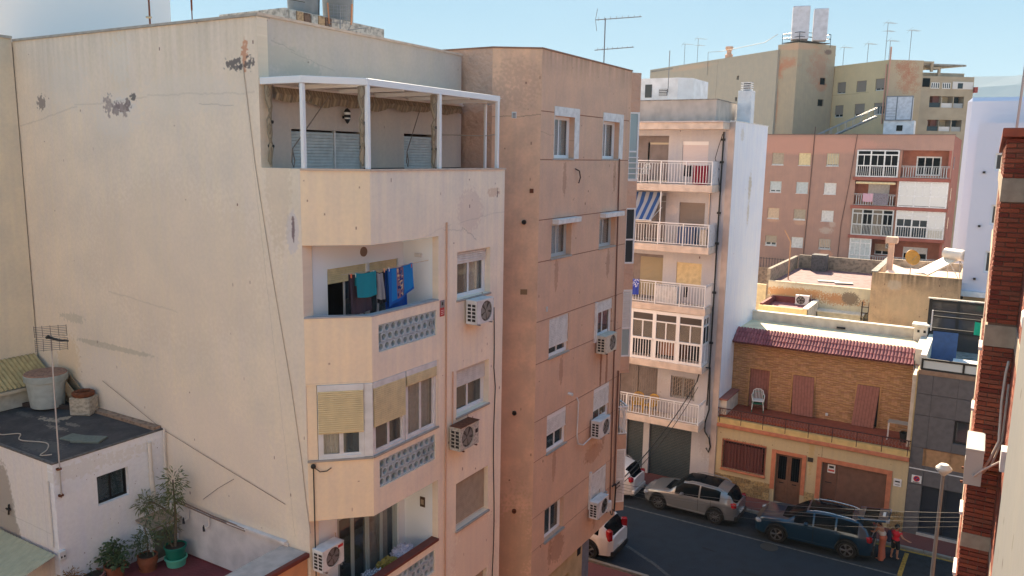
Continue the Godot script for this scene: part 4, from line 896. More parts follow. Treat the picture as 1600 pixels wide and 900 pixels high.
func build_grey_flats():
	var b := thing("apartment_building", "narrow grey block of flats with white railed balconies and a tall blank white side wall", "building", Vector3(-14, 0, -39))
	var f := fr(Vector3(0, 0, -36.4), Vector3(0, 0, 1)); var fb := fr(Vector3(0, 0, -35.4), Vector3(0, 0, 1)); var fs := fr(Vector3(-10.17, 0, 0), Vector3(1, 0, 0)); var I := Transform3D()
	var G := M("grey_wall"); var flo := [3.44, 6.25, 9.0, 11.83, 14.62]; var bot := [3.11, 5.92, 8.68, 11.5, 14.29]
	var holes := []
	for k in [4, 3, 2, 0]: holes.append([-12.57, -11.35, flo[k] + .85, flo[k] + (1.95 if k == 4 else 1.93)])
	for k in [4, 3, 2, 1, 0]: holes.append([-16.2, -13.25, flo[k], flo[k] + 2.2])
	holes.append([-14.75, -13.86, 0, 2.73]); holes.append([-13.55, -11.39, 0, 2.73])
	var fp := painted("grey_front_paint", -20, 17.7, 9.9, 17.7, paint("greyfront", 9.9, 17.7, 40, Color8(190, 190, 197), {"streak": .05, "blot": .09, "fine": .04, "patches": [[7.05, 13.4, .3, .25, Color8(216, 208, 206), .6, 1.5], [6.9, 4.2, 1.6, .9, Color8(176, 168, 172), .4, 1.2], [9.3, 2.6, .4, 1.2, Color8(168, 162, 166), .4, 1.4]], "specks": 60}))
	var w := MB.new(); w.wall(f, -20, -10.45, 0, 17.4, -.2, 0, holes); obj("front_wall", w, fp, b)
	var w2 := MB.new(); w2.wall(f, -10.449, -10.171, 0, 17.45, -.2, .06); obj("corner_pilaster", w2, mat("pilaster", Color8(196, 180, 172), .9, "streak", .3), b)
	var rec := MB.new(); var fr2 := fr(Vector3(0, 0, -37.3), Vector3(0, 0, 1))
	for k in 5:
		rec.rect(fr2, -16.4, -13.0, flo[k] - .1, flo[k] + 2.4, 0)
		rec.quad(Vector3(-13.25, flo[k], -37.3), Vector3(-13.25, flo[k], -36.6), Vector3(-13.25, flo[k] + 2.2, -36.6), Vector3(-13.25, flo[k] + 2.2, -37.3))
		rec.quad(Vector3(-16.2, flo[k], -36.6), Vector3(-13.25, flo[k], -36.6), Vector3(-13.25, flo[k], -37.3), Vector3(-16.2, flo[k], -37.3))
		rec.quad(Vector3(-16.2, flo[k] + 2.2, -37.3), Vector3(-13.25, flo[k] + 2.2, -37.3), Vector3(-13.25, flo[k] + 2.2, -36.6), Vector3(-16.2, flo[k] + 2.2, -36.6))
	obj("recess", rec, mat("recess_grey", Color8(150, 140, 140), .9, "mottle", .4), b)
	var sp := painted("party_paint", 36.4, 17.6, 6.0, 17.6, paint("party", 6.0, 17.6, 48, Color8(232, 233, 242), {"streak": .07, "blot": .05, "fine": .03, "patches": [[3.1, 14.4, .26, .6, Color8(196, 182, 164), .8, 3.6], [3.05, 13.2, .2, .5, Color8(204, 190, 172), .7, 3.4], [1.2, 16.9, .3, .3, Color8(206, 196, 184), .5, 2.2]], "specks": 20}))
	var s := MB.new(); s.wall(fs, 36.4, 42.34, 0, 17.45, -.2, 0); obj("side_wall", s, sp, b)
	var o2 := MB.new(); o2.wall(fr(Vector3(0, 0, -42.3), Vector3(0, 0, -1)), 10.4, 20, 0, 17.4, -.2, 0); o2.wall(fr(Vector3(-20, 0, 0), Vector3(-1, 0, 0)), -42.3, -36.4, 0, 17.4, -.2, 0); obj("rear_wall", o2, G, b)
	boxed("roof", I, -19.9, -10.3, 17.2, 17.3, -42.2, -36.5, M("concrete"), b)
	var cp := MB.new(); cp.box(fs, 36.35, 42.36, 17.451, 17.49, -.24, .02); obj("coping", cp, M("white_paint"), b)
	# slabs
	for k in 5: 
		boxed("balcony_slab", I, -17.5, -10.75, bot[k], flo[k], -36.39, -35.36, M("grey_slab"), b, .015)
	boxed("roof_slab", I, -20, -10.42, 17.08, 17.38, -36.38, -35.36, M("grey_slab"), b, .015)
	boxed("roof_slab_top", I, -20, -10.40, 17.381, 17.44, -36.39, -35.30, G, b)
	var par := MB.new(); par.wall(f, -20, -11.1, 17.441, 18.43, -.18, -.02); par.wall(fr(Vector3(-11.1, 0, 0), Vector3(1, 0, 0)), 36.6, 40.4, 17.45, 18.43, -.15, 0); obj("parapet", par, mat("parapet_grey", Color8(190, 180, 172), .9, "streak", .3), b)
	var pc := MB.new(); pc.box(f, -20, -11.06, 18.431, 18.47, -.21, .02); pc.box(fr(Vector3(-11.1, 0, 0), Vector3(1, 0, 0)), 36.61, 40.45, 18.431, 18.469, -.18, .03); obj("parapet_cap", pc, M("concrete"), b)
	var ph := MB.new(); ph.prism([Vector2(-18, -39), Vector2(-13.87, -39), Vector2(-13.3, -39.6), Vector2(-13.3, -42), Vector2(-18, -42)], 17.3, 19.72); obj("stair_house", ph, M("white_wall"), b)
	var fph := fr(Vector3(0, 0, -39), Vector3(0, 0, 1))
	boxed("stair_window", fph, -15.58, -15.22, 18.78, 19.42, .002, .02, M("mid_glass"), b)
	for k in 4: boxed("louvre", fph, -14.82, -14.42, 18.88 + k * .08, 18.92 + k * .08, .002, .04, M("white_paint"), b)
	boxed("louvre_back", fph, -14.84, -14.40, 18.86, 19.18, .001, .01, M("dark_metal"), b)
	boxed("chimney", I, -10.85, -10.19, 17.3, 19.0, -39.5, -38.9, M("white_wall"), b, .02)
	for k in 4: boxed("chimney_louvre", I, -10.76, -10.28, 19.04 + k * .1, 19.09 + k * .1, -39.42, -38.98, M("white_paint"), b)
	boxed("chimney_core", I, -10.66, -10.38, 19.0, 19.4, -39.3, -39.1, M("dark_metal"), b)
	# windows
	var cs := [M("slat_white"), M("slat_tan"), M("slat_cream"), null]
	window(b, f, -12.57, -11.35, flo[4] + .85, flo[4] + 1.95, {"rec": .06, "shut": .98, "sm": mat("slat_pink", Color8(224, 212, 212), .5), "box": .16, "p": .06})
	window(b, f, -12.57, -11.35, flo[3] + .85, flo[3] + 1.93, {"rec": .06, "shut": .98, "sm": mat("slat_brown", Color8(140, 128, 120), .6), "p": .06})
	window(b, f, -12.57, -11.35, flo[2] + .85, flo[2] + 1.93, {"rec": .06, "shut": .98, "sm": M("slat_cream"), "p": .06})
	window(b, f, -12.57, -11.35, flo[0] + .85, flo[0] + 1.93, {"rec": .1, "shut": .0, "fm": M("alu_grey")})
	for q in [[-12.57, -11.35, flo[0] + .85, flo[0] + 1.93, -.03], [-14.6, -13.3, flo[0], flo[0] + 2.1, -.12]]:
		var g := MB.new()
		for i in 12: g.box(f, lerpf(q[0], q[1], i / 11.0) - .012, lerpf(q[0], q[1], i / 11.0) + .012, q[2], q[3], q[4] - .02, q[4])
		for i in 5:
			for j in 5: g.bar(f * Vector3(lerpf(q[0], q[1], i / 5.0), lerpf(q[2], q[3], j / 5.0), q[4]), f * Vector3(lerpf(q[0], q[1], (i + 1) / 5.0), lerpf(q[2], q[3], (j + 1) / 5.0), q[4]), .01, 4)
		obj("folding_grille", g, mat("grille_grey", Color8(150, 140, 136), .5), b)
	# doors at the back of the recesses
	window(b, fr2, -14.62, -13.45, flo[4] + .02, flo[4] + 1.9, {"rec": .0, "n": 2, "fm": mat("door_cream", Color8(206, 196, 174), .5), "t": .09, "st": .08, "curtain": [.02, .98]})
	window(b, fr2, -14.62, -13.45, flo[3] + .02, flo[3] + 1.9, {"rec": .0, "n": 2, "fm": M("alu_grey")})
	window(b, fr2, -14.75, -13.42, flo[2] + .02, flo[2] + 1.95, {"rec": .0, "n": 1, "shut": .98, "sm": mat("slat_olive", Color8(176, 164, 138), .6), "p": .06, "fm": M("alu_grey")})
	window(b, fr2, -14.62, -13.45, flo[0] + .02, flo[0] + 1.95, {"rec": .0, "n": 2, "fm": M("alu_grey"), "gm": M("dark_glass")})
	# railings
	var W := M("white_alu")
	for k in [4, 3, 2, 0]:
		var top: float = [4.44, 0, 10.08, 12.86, 15.68][k]
		var n := 4; var x0 := -16.2; var x1 := -10.80
		railing(b, fb, x0, x1, flo[k] + .02, top, 0, W, .135, .012)
		for p in [-10.81, -12.0, -13.2, -14.4, -15.6]: boxed("post", fb, p - .022, p + .022, flo[k] - .12, top - .004, -.032, .032, W, b)
		var sf := fr(Vector3(-10.80, 0, 0), Vector3(1, 0, 0))
		if k == 0 or k == 2: railing(b, sf, 35.42, 36.36, flo[k] + .02, top - .002, 0, W, .13, .012)
		else:
			var g := MB.new(); g.box(sf, 35.42, 36.36, flo[k] + .02, top - .003, -.02, .02); obj("side_panel", g, mat("panel_white", Color8(216, 214, 220), .5, "mottle", 1.2), b)
	# glazed-in balcony
	var e0 := 6.25; var e1 := 8.67
	var xs := [-16.7, -15.52, -14.35, -13.18, -12.02, -10.81]
	for i in 5:
		var a: float = xs[i] + .06; var c: float = xs[i + 1] - .06
		var g := MB.new()
		g.box(fb, a, c, 8.5, 8.66, -.09, -.015); g.box(fb, a, c, 8.12, 8.18, -.09, -.015); g.box(fb, a, c, 7.22, 7.32, -.1, .02); g.box(fb, a, c, 6.26, 6.38, -.09, -.015)
		g.box(fb, a - .06, a + .03, e0, e1, -.09, -.01); g.box(fb, c - .03, c + .06, e0, e1 - .001, -.09, -.0105)
		g.box(fb, (a + c) / 2 - .03, (a + c) / 2 + .03, 7.33, 8.12, -.07, -.02)
		var win := obj("balcony_glazing", g, W, b)
		boxed("transom", fb, a + .03, c - .03, 8.18, 8.5, -.06, -.05, mat("smoke_panel", Color8(44, 44, 50), .3), win)
		boxed("pane", fb, a + .03, (a + c) / 2 - .03, 7.32, 8.12, -.06, -.05, M("pane_dim"), win)
		boxed("pane", fb, (a + c) / 2 + .03, c - .03, 7.32, 8.12, -.05, -.04, M("pane_dim"), win)
		for k in 8: boxed("bar", fb, lerpf(a + .05, c - .05, k / 7.0) - .016, lerpf(a + .05, c - .05, k / 7.0) + .016, 6.381, 7.219, -.03, .0, W, win)
	var sd := MB.new(); var sf2 := fr(Vector3(-10.81, 0, 0), Vector3(1, 0, 0))
	for v in [[6.26, 6.36], [7.22, 7.32], [8.1, 8.18], [8.5, 8.66]]: sd.box(sf2, 35.45, 36.38, v[0], v[1], -.06, .0)
	for u in [35.45, 35.88, 36.32]: sd.box(sf2, u, u + .06, 6.26, 8.66, -.06, .001)
	obj("glazing_side", sd, W, b); boxed("pane", sf2, 35.5, 36.35, 7.3, 8.12, -.04, -.03, M("dark_glass"), b); boxed("lower_panel", sf2, 35.5, 36.35, 6.35, 7.25, -.04, -.03, M("panel_white"), b)
	var dk := MB.new(); dk.rect(f, -16.4, -10.84, 6.26, 8.66, .012); obj("inner_wall", dk, M("room"), b)
	boxed("inner_door", f, -12.35, -11.75, 6.3, 8.2, .02, .05, mat("door_wood", Color8(122, 84, 64), .6, "streak", 1.5), b); boxed("inner_curtain", fb, -13.0, -12.2, 6.5, 8.3, -.35, -.33, mat("peach_curtain", Color8(168, 128, 108), .9, "streak", 3), b)
	# ground floor shutters and plinth
	var rg := mat("roller_blue", Color8(58, 72, 80), .5, "mottle", .6)
	shutter(b, f, -14.74, -13.87, .02, 2.73, -.12, rg, .08); shutter(b, f, -13.54, -11.40, .02, 2.73, -.12, rg, .08)
	boxed("plinth", f, -11.38, -10.46, 0, .35, .001, .03, M("concrete"), b)
	# pipes and cables down the front
	var pp := MB.new(); pp.tube([Vector3(-10.66, 17.0, -36.33), Vector3(-10.68, 12, -36.33), Vector3(-10.68, 6.2, -36.33), Vector3(-10.7, 4.2, -36.3)], .035, 6); obj("cable_riser", pp, M("cable"), b)
	var p2 := MB.new(); p2.tube([Vector3(-11.15, 14.2, -36.36), Vector3(-11.15, 11.9, -36.36)], .03, 6); obj("drain_pipe", p2, M("grey_slab"), b)
	for y in [16.6, 15.6, 13.3, 11.9, 9.6, 7.2]: boxed("clip", f, -10.76, -10.60, y, y + .1, .0, .1, M("plastic_black"), b)
	var p3 := MB.new(); p3.tube([Vector3(-10.7, 16.9, -36.3), Vector3(-10.85, 16.3, -36.25), Vector3(-10.95, 15.8, -36.2), Vector3(-10.75, 15.3, -36.25), Vector3(-10.9, 15.4, -36.3), Vector3(-10.7, 14.6, -36.3)], .016, 5); obj("loose_cable", p3, M("cable"), b)
	var p4 := MB.new(); p4.tube([Vector3(-10.62, 5.9, -36.2), Vector3(-10.62, 6.1, -36.1), Vector3(-10.8, 6.15, -35.9), Vector3(-10.95, 5.95, -35.7), Vector3(-11.0, 5.5, -35.5)], .03, 6); p4.tube([Vector3(-10.62, 6.1, -36.2), Vector3(-10.58, 4.0, -36.3), Vector3(-10.75, 3.3, -36.3), Vector3(-10.72, 2.9, -36.3), Vector3(-10.5, 2.6, -36.3), Vector3(-10.42, 2.2, -36.3), Vector3(-10.5, 1.9, -36.3), Vector3(-10.62, 2.1, -36.3)], .035, 6); obj("cable_bundle", p4, M("cable"), b)
	boxed("fuse_box", f, -10.66, -10.5, 2.3, 2.75, .001, .12, mat("fuse_grey", Color8(176, 172, 170), .6), b, .01)
	# what stands and hangs on the balconies
	cloth("cloth", "dark red cloth drying on the top balcony of the grey flats", "cloth", Vector3(-11.72, 15.5, -35.55), Vector3(-11.05, 15.5, -35.55), .85, mat("red_cloth", Color8(142, 20, 52), .98, "speck", 2), {"wave": .03})
	cloth("cloth", "black cloth drying left of the dark red one", "cloth", Vector3(-12.15, 15.5, -35.55), Vector3(-11.78, 15.5, -35.55), .5, M("black_cloth"), {"wave": .03})
	var fl := Image.create(64, 64, false, Image.FORMAT_RGB8); fl.fill(Color8(52, 72, 168)); var r2 := RandomNumberGenerator.new(); r2.seed = 4
	for i in 60: fl.fill_rect(Rect2i(r2.randi_range(0, 58), r2.randi_range(0, 30), r2.randi_range(2, 6), r2.randi_range(2, 5)), Color8(190, 196, 224))
	var fm := StandardMaterial3D.new(); fm.albedo_texture = ImageTexture.create_from_image(fl); fm.roughness = .98; fm.resource_name = "blue_flower_cloth"
	cloth("towel", "blue towel with a pale flowered border over the rail two balconies below the striped awning", "towel", Vector3(-14.42, 10.12, -35.33), Vector3(-14.0, 10.12, -35.33), .75, fm, {"wave": .01, "back": .3})
	cloth("garment", "small black garment drying on the balcony above the glazed one", "garment", Vector3(-11.85, 9.95, -35.55), Vector3(-11.7, 9.95, -35.55), .5, M("black_cloth"))
	var aw := thing("awning", "blue and white striped awning dropped at the left end of a grey balcony", "awning", Vector3(-14.2, 13.0, -35.6))
	var st := Image.create(64, 4, false, Image.FORMAT_RGB8)
	for x in 64: st.fill_rect(Rect2i(x, 0, 1, 4), Color8(150, 156, 170) if (x / 8) % 2 == 0 else Color8(40, 78, 138))
	var sm := StandardMaterial3D.new(); sm.albedo_texture = ImageTexture.create_from_image(st); sm.roughness = .95; sm.resource_name = "blue_stripe"
	var c := MB.new()
	c.quad(Vector3(-15.6, 12.92, -35.2), Vector3(-13.5, 12.92, -35.2), Vector3(-13.22, 14.2, -36.0), Vector3(-15.6, 14.2, -36.0), Vector2(0, 1), Vector2(1.6, 1), Vector2(1.6, 0), Vector2(0, 0))
	obj("awning_cloth", c, sm, aw)
	var ar := MB.new(); ar.bar(Vector3(-13.3, 13.5, -36.0), Vector3(-13.55, 12.93, -35.2), .02); ar.bar(Vector3(-15.6, 12.92, -35.2), Vector3(-13.48, 12.92, -35.2), .022); ar.bar(Vector3(-13.15, 14.28, -35.42), Vector3(-13.15, 11.9, -35.42), .03); obj("awning_frame", ar, W, aw)
	garden_chair("white plastic chair on the top balcony of the grey flats", Vector3(-14.3, flo[4], -35.8), -.5, mat("chair_white", Color8(224, 224, 220), .5), "")
	garden_chair("yellow chair at the left on the lowest grey balcony", Vector3(-14.0, flo[0], -35.85), .3, mat("chair_yellow", Color8(206, 160, 44), .5), "yellow chairs on the lowest grey balcony")
	garden_chair("yellow chair right of another on the lowest grey balcony", Vector3(-13.35, flo[0], -35.9), -.2, M("chair_yellow"), "yellow chairs on the lowest grey balcony")
	boxed_one("storage_box", "blue storage chest behind the railing under the striped awning", "box", Vector3(-12.0, flo[3] + .42, -35.9), Vector3(.8, .8, .5), mat("blue_box", Color8(56, 84, 128), .5))
	boxed_one("crate", "pale slatted crate at the right end of the balcony with the striped awning", "crate", Vector3(-11.1, flo[3] + .4, -35.75), Vector3(.3, .75, .4), mat("crate_pale", Color8(196, 190, 180), .6, "mottle", 2))
	boxed_one("cabinet", "white cabinet against the wall on the balcony above the glazed one", "cabinet", Vector3(-12.9, flo[2] + .4, -36.1), Vector3(1.1, .8, .4), M("white_paint"))
	# antennas on the roof
	antenna("thin mast antenna on the white stair house of the grey flats", Vector3(-14.3, 19.0, -38.8), 2.0, 0)

func garden_chair(label: String, at: Vector3, turn: float, m: Material, group := "") -> Node3D:
	var t := thing("garden_chair", label, "chair", at, group, false); t.rotation.y = turn
	var I := Transform3D()
	for s in [-1, 1]:
		for z in [-.2, .22]:
			var l := MB.new(); l.tube([Vector3(s * .27, 0, z * 1.25), Vector3(s * .23, .42, z)], [.022, .026], 6); obj("leg", l, m, t)
		var a := MB.new(); a.tube([Vector3(s * .25, .42, .24), Vector3(s * .28, .64, .22), Vector3(s * .29, .66, .0), Vector3(s * .25, .68, -.24)], .024, 6); obj("arm", a, m, t)
	boxed("seat", I, -.25, .25, .40, .435, -.24, .26, m, t, .015)
	var bk := MB.new()
	for i in 7:
		var u := -0.2 + i * .0667; var h := .88 - absf(u) * .35
		bk.tube([Vector3(u, .43, -.24), Vector3(u * 1.05, h, -.34)], .016, 5)
	bk.tube([Vector3(-.25, .62, -.28), Vector3(-.22, .8, -.33), Vector3(-.1, .88, -.345), Vector3(.1, .88, -.345), Vector3(.22, .8, -.33), Vector3(.25, .62, -.28)], .024, 6); obj("backrest", bk, m, t)
	return t

func antenna(label: String, at: Vector3, h: float, kind: int, turn := 0.0) -> Node3D:
	var t := thing("antenna", label, "antenna", at, "television antennas on the roofs", false); t.rotation.y = turn
	var s := mat("aerial_grey", Color8(128, 130, 134), .7)
	var m := MB.new(); m.bar(Vector3.ZERO, Vector3(0, h, 0), .02, 6); obj("mast", m, s, t)
	if kind == 0: return t
	var b := MB.new()
	for k in kind:
		var y := h - .05 - k * .9; var l := 1.1 if k == 0 else .9
		b.bar(Vector3(-.3, y, 0), Vector3(l, y + .1, 0), .014, 5)
		for i in 8: 
			var x := lerpf(-.2, l - .05, i / 7.0); var q := .32 - .02 * i
			b.bar(Vector3(x, y + .02 + (x + .3) * .07, -q), Vector3(x, y + .02 + (x + .3) * .07, q), .007, 4)
	obj("aerial", b, s, t)
	var r := MB.new(); r.tube([Vector3(-.25, h - .35, -.2), Vector3(-.3, h - .05, 0), Vector3(-.25, h + .25, .2)], .008, 4); obj("reflector", r, s, t)
	return t

func build_brick_house():
	var b := thing("house", "two storey house, ochre brick above, pale yellow below, with tiled eave and railed terrace", "house", Vector3(-6, 0, -39))
	var f := fr(Vector3(0, 0, -36.4), Vector3(0, 0, 1)); var fu := fr(Vector3(0, 0, -38.5), Vector3(0, 0, 1)); var I := Transform3D()
	var x0 := -10.165; var x1 := -1.93
	var pw := painted("yellow_paint", x0, 3.8, 8.3, 3.8, paint("yellowhouse", 8.3, 3.8, 64, Color8(196, 178, 142), {"streak": .06, "blot": .07, "fine": .04, "specks": 40, "patches": [[4.3, 2.9, .12, 1.2, Color8(190, 158, 102), .4, 1.6]], "cracks": [[4.75, 3.2, 4.75, 2.7, .3, 1, .2], [1.8, 3.0, 1.8, 2.0, .08, 1, .1], [6.6, 3.0, 6.6, 2.2, .08, 1, .1]]}))
	var holes := [[-9.83, -7.87, 1.27, 2.65], [-7.37, -6.22, 0, 2.5], [-5.37, -2.72, 0, 2.52]]
	var w := MB.new(); w.wall(f, x0, x1, 0, 3.3, -.2, 0, holes); obj("front_wall", w, pw, b)
	var cor := MB.new(); cor.cbox(f, x0, x1, 3.28, 3.46, -.1, .14, .03); obj("cornice", cor, mat("salmon", Color8(198, 124, 92), .85, "mottle", .6), b)
	var par := MB.new(); par.wall(f, x0, x1, 3.46, 3.72, -.2, .06); obj("terrace_edge", par, mat("yellow_edge", Color8(214, 186, 126), .9, "mottle", .5), b)
	boxed("terrace_floor", I, x0, x1, 3.5, 3.84, -38.5, -36.55, mat("terrace_red", Color8(150, 74, 52), .8, "mottle", .6), b)
	# stone skirting, each stone a piece
	var st := [mat("stone_a", Color8(182, 152, 104), .9, "blotch", 1.1, "rough_n", .6), mat("stone_b", Color8(160, 134, 94), .9, "blotch", 1.3, "rough_n", .6), mat("stone_c", Color8(196, 168, 120), .9, "blotch", .9, "rough_n", .6)]
	for seg in [[x0, -7.56], [-6.03, -5.6], [-2.55, x1]]:
		for j in 4:
			var x: float = seg[0]
			while x < seg[1] - .05:
				var l := minf(rng.randf_range(.24, .46), seg[1] - x)
				if seg[1] - x - l < .1: l = seg[1] - x
				var q := MB.new(); q.cbox(f, x + .008, x + l - .008, .02 + j * .235, .245 + j * .235, .0, rng.randf_range(.025, .04), .012); obj("stone", q, st[rng.randi() % 3], b)
				x += l
	# barred window with curtain
	var win := window(b, f, -9.83, -7.87, 1.27, 2.65, {"rec": .16, "n": 2, "fm": mat("wine_frame", Color8(104, 52, 48), .6), "gm": M("pane_dim")})
	var ct := MB.new()
	for i in 44:
		var a := lerpf(-9.72, -7.98, i / 44.0); var e := lerpf(-9.72, -7.98, (i + 1) / 44.0)
		ct.quad(f * Vector3(a, 1.28, -.1 + .03 * sin(i * 1.6)), f * Vector3(e, 1.28, -.1 + .03 * sin((i + 1) * 1.6)), f * Vector3(e, 2.5, -.1 + .03 * sin((i + 1) * 1.6)), f * Vector3(a, 2.5, -.1 + .03 * sin(i * 1.6)))
	obj("curtain", ct, mat("wine_curtain", Color8(116, 70, 66), .95, "streak", 2), win)
	var gr := MB.new()
	for i in 16: gr.bar(f * Vector3(lerpf(-9.86, -7.84, i / 15.0), 1.3, .05), f * Vector3(lerpf(-9.86, -7.84, i / 15.0), 2.68, .05), .011, 5)
	for y in [1.34, 1.62, 2.36, 2.64]: gr.bar(f * Vector3(-9.88, y, .05), f * Vector3(-7.82, y, .05), .012, 5)
	for i in 5:
		var u := lerpf(-9.6, -8.1, i / 4.0); gr.tube([f * Vector3(u - .08, 2.68, .05), f * Vector3(u - .06, 2.78, .05), f * Vector3(u, 2.72, .05), f * Vector3(u + .06, 2.78, .05), f * Vector3(u + .08, 2.68, .05)], .008, 4)
	obj("window_grille", gr, mat("grille_wine", Color8(112, 54, 50), .6), b)
	boxed("window_sill", f, -9.9, -7.8, 1.17, 1.265, -.05, .09, M("salmon"), b, .015)
	for s in [[-9.88, -9.83, 1.27, 2.72], [-7.87, -7.82, 1.27, 2.72], [-9.88, -7.82, 2.65, 2.72]]: boxed("window_trim", f, s[0], s[1], s[2], s[3], .001, .012, M("salmon"), b)
	# front door
	for s in [[-7.57, -7.37, 0.75, 2.66], [-6.22, -6.04, .75, 2.66], [-7.37, -6.22, 2.5, 2.66]]: boxed("door_trim", f, s[0], s[1], s[2], s[3], .001, .035, M("salmon"), b, .008)
	var dm := mat("door_brown", Color8(118, 84, 66), .55, "streak", .8)
	for s in [[-7.36, -6.80], [-6.79, -6.23]]:
		var d := MB.new(); d.wall(f, s[0], s[1], .15, 2.49, -.16, -.1, [[s[0] + .1, s[1] - .1, 1.25, 2.38]])
		var leaf := obj("door", d, dm, b)
		boxed("pane", f, s[0] + .1, s[1] - .1, 1.25, 2.38, -.14, -.13, M("dark_glass"), leaf)
		boxed("letter_slot", f, s[0] + .18, s[1] - .18, 1.08, 1.13, -.0995, -.09, M("black"), leaf)
		boxed("lower_panel", f, s[0] + .1, s[1] - .1, .3, 1.0, -.0995, -.085, dm, leaf, .01)
		for k in 3: boxed("bar", f, s[0] + .17 + k * .1, s[0] + .182 + k * .1, 1.25, 2.38, -.128, -.116, M("black"), leaf)
	boxed("door_step", f, -7.5, -6.1, 0.0, .14, -.2, .25, M("kerb"), b, .02)
	boxed("number_plate", f, -5.99, -5.76, 2.40, 2.60, .001, .02, mat("plate_brown", Color8(52, 46, 40), .6), b)
	# garage door with a wicket
	for s in [[-5.58, -5.37, .75, 2.72], [-2.72, -2.52, .75, 2.72], [-5.37, -2.72, 2.52, 2.72]]: boxed("garage_trim", f, s[0], s[1], s[2], s[3], .001, .035, M("salmon"), b, .008)
	var gm := mat("garage_brown", Color8(122, 88, 74), .55, "mottle", .5)
	var gd := MB.new(); gd.box(f, -4.72, -2.73, .04, 2.51, -.16, -.11); 
	for i in 16: gd.box(f, -4.70 + i * .123, -4.62 + i * .123, .06, 2.48, -.109, -.1)
	obj("garage_door", gd, gm, b)
	var wk := MB.new(); wk.box(f, -5.36, -4.73, .04, 2.51, -.16, -.1); 
	var wicket := obj("wicket_door", wk, mat("wicket_brown", Color8(112, 76, 62), .55, "mottle", .5), b)
	for v in [[.2, .75], [.85, 1.5]]: boxed("wicket_panel", f, -5.28, -4.8, v[0], v[1], -.0995, -.088, M("wicket_brown"), wicket, .008)
	boxed("letter_slot", f, -5.2, -4.92, 1.56, 1.60, -.0995, -.09, M("black"), wicket); boxed("letter_slot", f, -5.05, -4.85, .78, .82, -.0995, -.09, M("black"), wicket)
	var sg := thing("notice", "white notice with a red band on the brown wicket of the garage door", "notice", Vector3(-4.98, 2.05, -36.5))
	boxed("plate", f, -5.14, -4.82, 2.05, 2.43, -.0995, -.09, M("white_paint"), sg); boxed("red_band", f, -5.11, -4.85, 2.12, 2.2, -.0895, -.087, mat("notice_red", Color8(190, 60, 50), .6), sg); boxed("car_mark", f, -5.08, -4.88, 2.27, 2.37, -.0895, -.087, M("dark_metal"), sg)
	org = b.position
	var mb := thing("letter_notice", "small white notice on the yellow wall right of the garage door", "notice", Vector3(-2.3, 2.1, -36.4))
	boxed("plate", f, -2.45, -2.14, 2.08, 2.42, .001, .03, M("white_paint"), mb, .005); boxed("mark", f, -2.40, -2.2, 2.27, 2.33, .0305, .033, M("dark_metal"), mb); boxed("lower_mark", f, -2.38, -2.2, 2.14, 2.18, .0305, .033, M("steel_grey"), mb)
	org = b.position
	# terrace railing
	var ir := mat("iron_wine", Color8(70, 34, 34), .5)
	var rl := MB.new(); rl.box(f, x0, x1, 4.16, 4.2, .03, .07); rl.box(f, x0, x1, 3.78, 3.80, .035, .065)
	obj("terrace_rail", rl, ir, b)
	var sc := MB.new(); var n := 62
	for i in n:
		var u := lerpf(x0 + .06, x1 - .06, float(i) / (n - 1)); var q := .05
		sc.tube([f * Vector3(u, 3.8, q), f * Vector3(u + .035, 3.88, q), f * Vector3(u - .03, 3.98, q), f * Vector3(u + .03, 4.08, q), f * Vector3(u, 4.16, q)], .011, 4)
	var scr := obj("rail_scrolls", sc, mat("iron_pale", Color8(142, 96, 84), .6), b); scr.set_meta("kind", "stuff")
	for i in 9: boxed("rail_post", f, lerpf(x0 + .1, x1 - .1, i / 8.0) - .016, lerpf(x0 + .1, x1 - .1, i / 8.0) + .016, 3.5, 4.16, .03, .062, ir, b)
	# upper storey of narrow brick, three doors with hanging blinds
	var bm := StandardMaterial3D.new(); bm.resource_name = "ochre_brick"; bm.albedo_color = Color8(200, 160, 124); bm.albedo_texture = tx("brickwall"); bm.uv1_scale = Vector3(.5, 1.0, 1); bm.roughness = .9; mats["ochre_brick"] = bm
	var hn := tx("brickwall_h").get_image().duplicate(); hn.bump_map_to_normal_map(4.0); bm.normal_enabled = true; bm.normal_texture = ImageTexture.create_from_image(hn); bm.normal_scale = .8
	var H := [[-9.31, -8.37], [-7.28, -6.33], [-4.45, -3.51]]
	var hs := []
	for h in H: hs.append([h[0], h[1], 3.84, 5.76])
	var up := MB.new(); up.wall(fu, x0, x1, 3.7, 7.2, -.2, 0, hs); obj("upper_wall", up, bm, b)
	var bl := mat("blind_brown", Color8(158, 104, 92), .7, "mottle", 1.0); var bl2 := mat("blind_dark", Color8(120, 74, 66), .7)
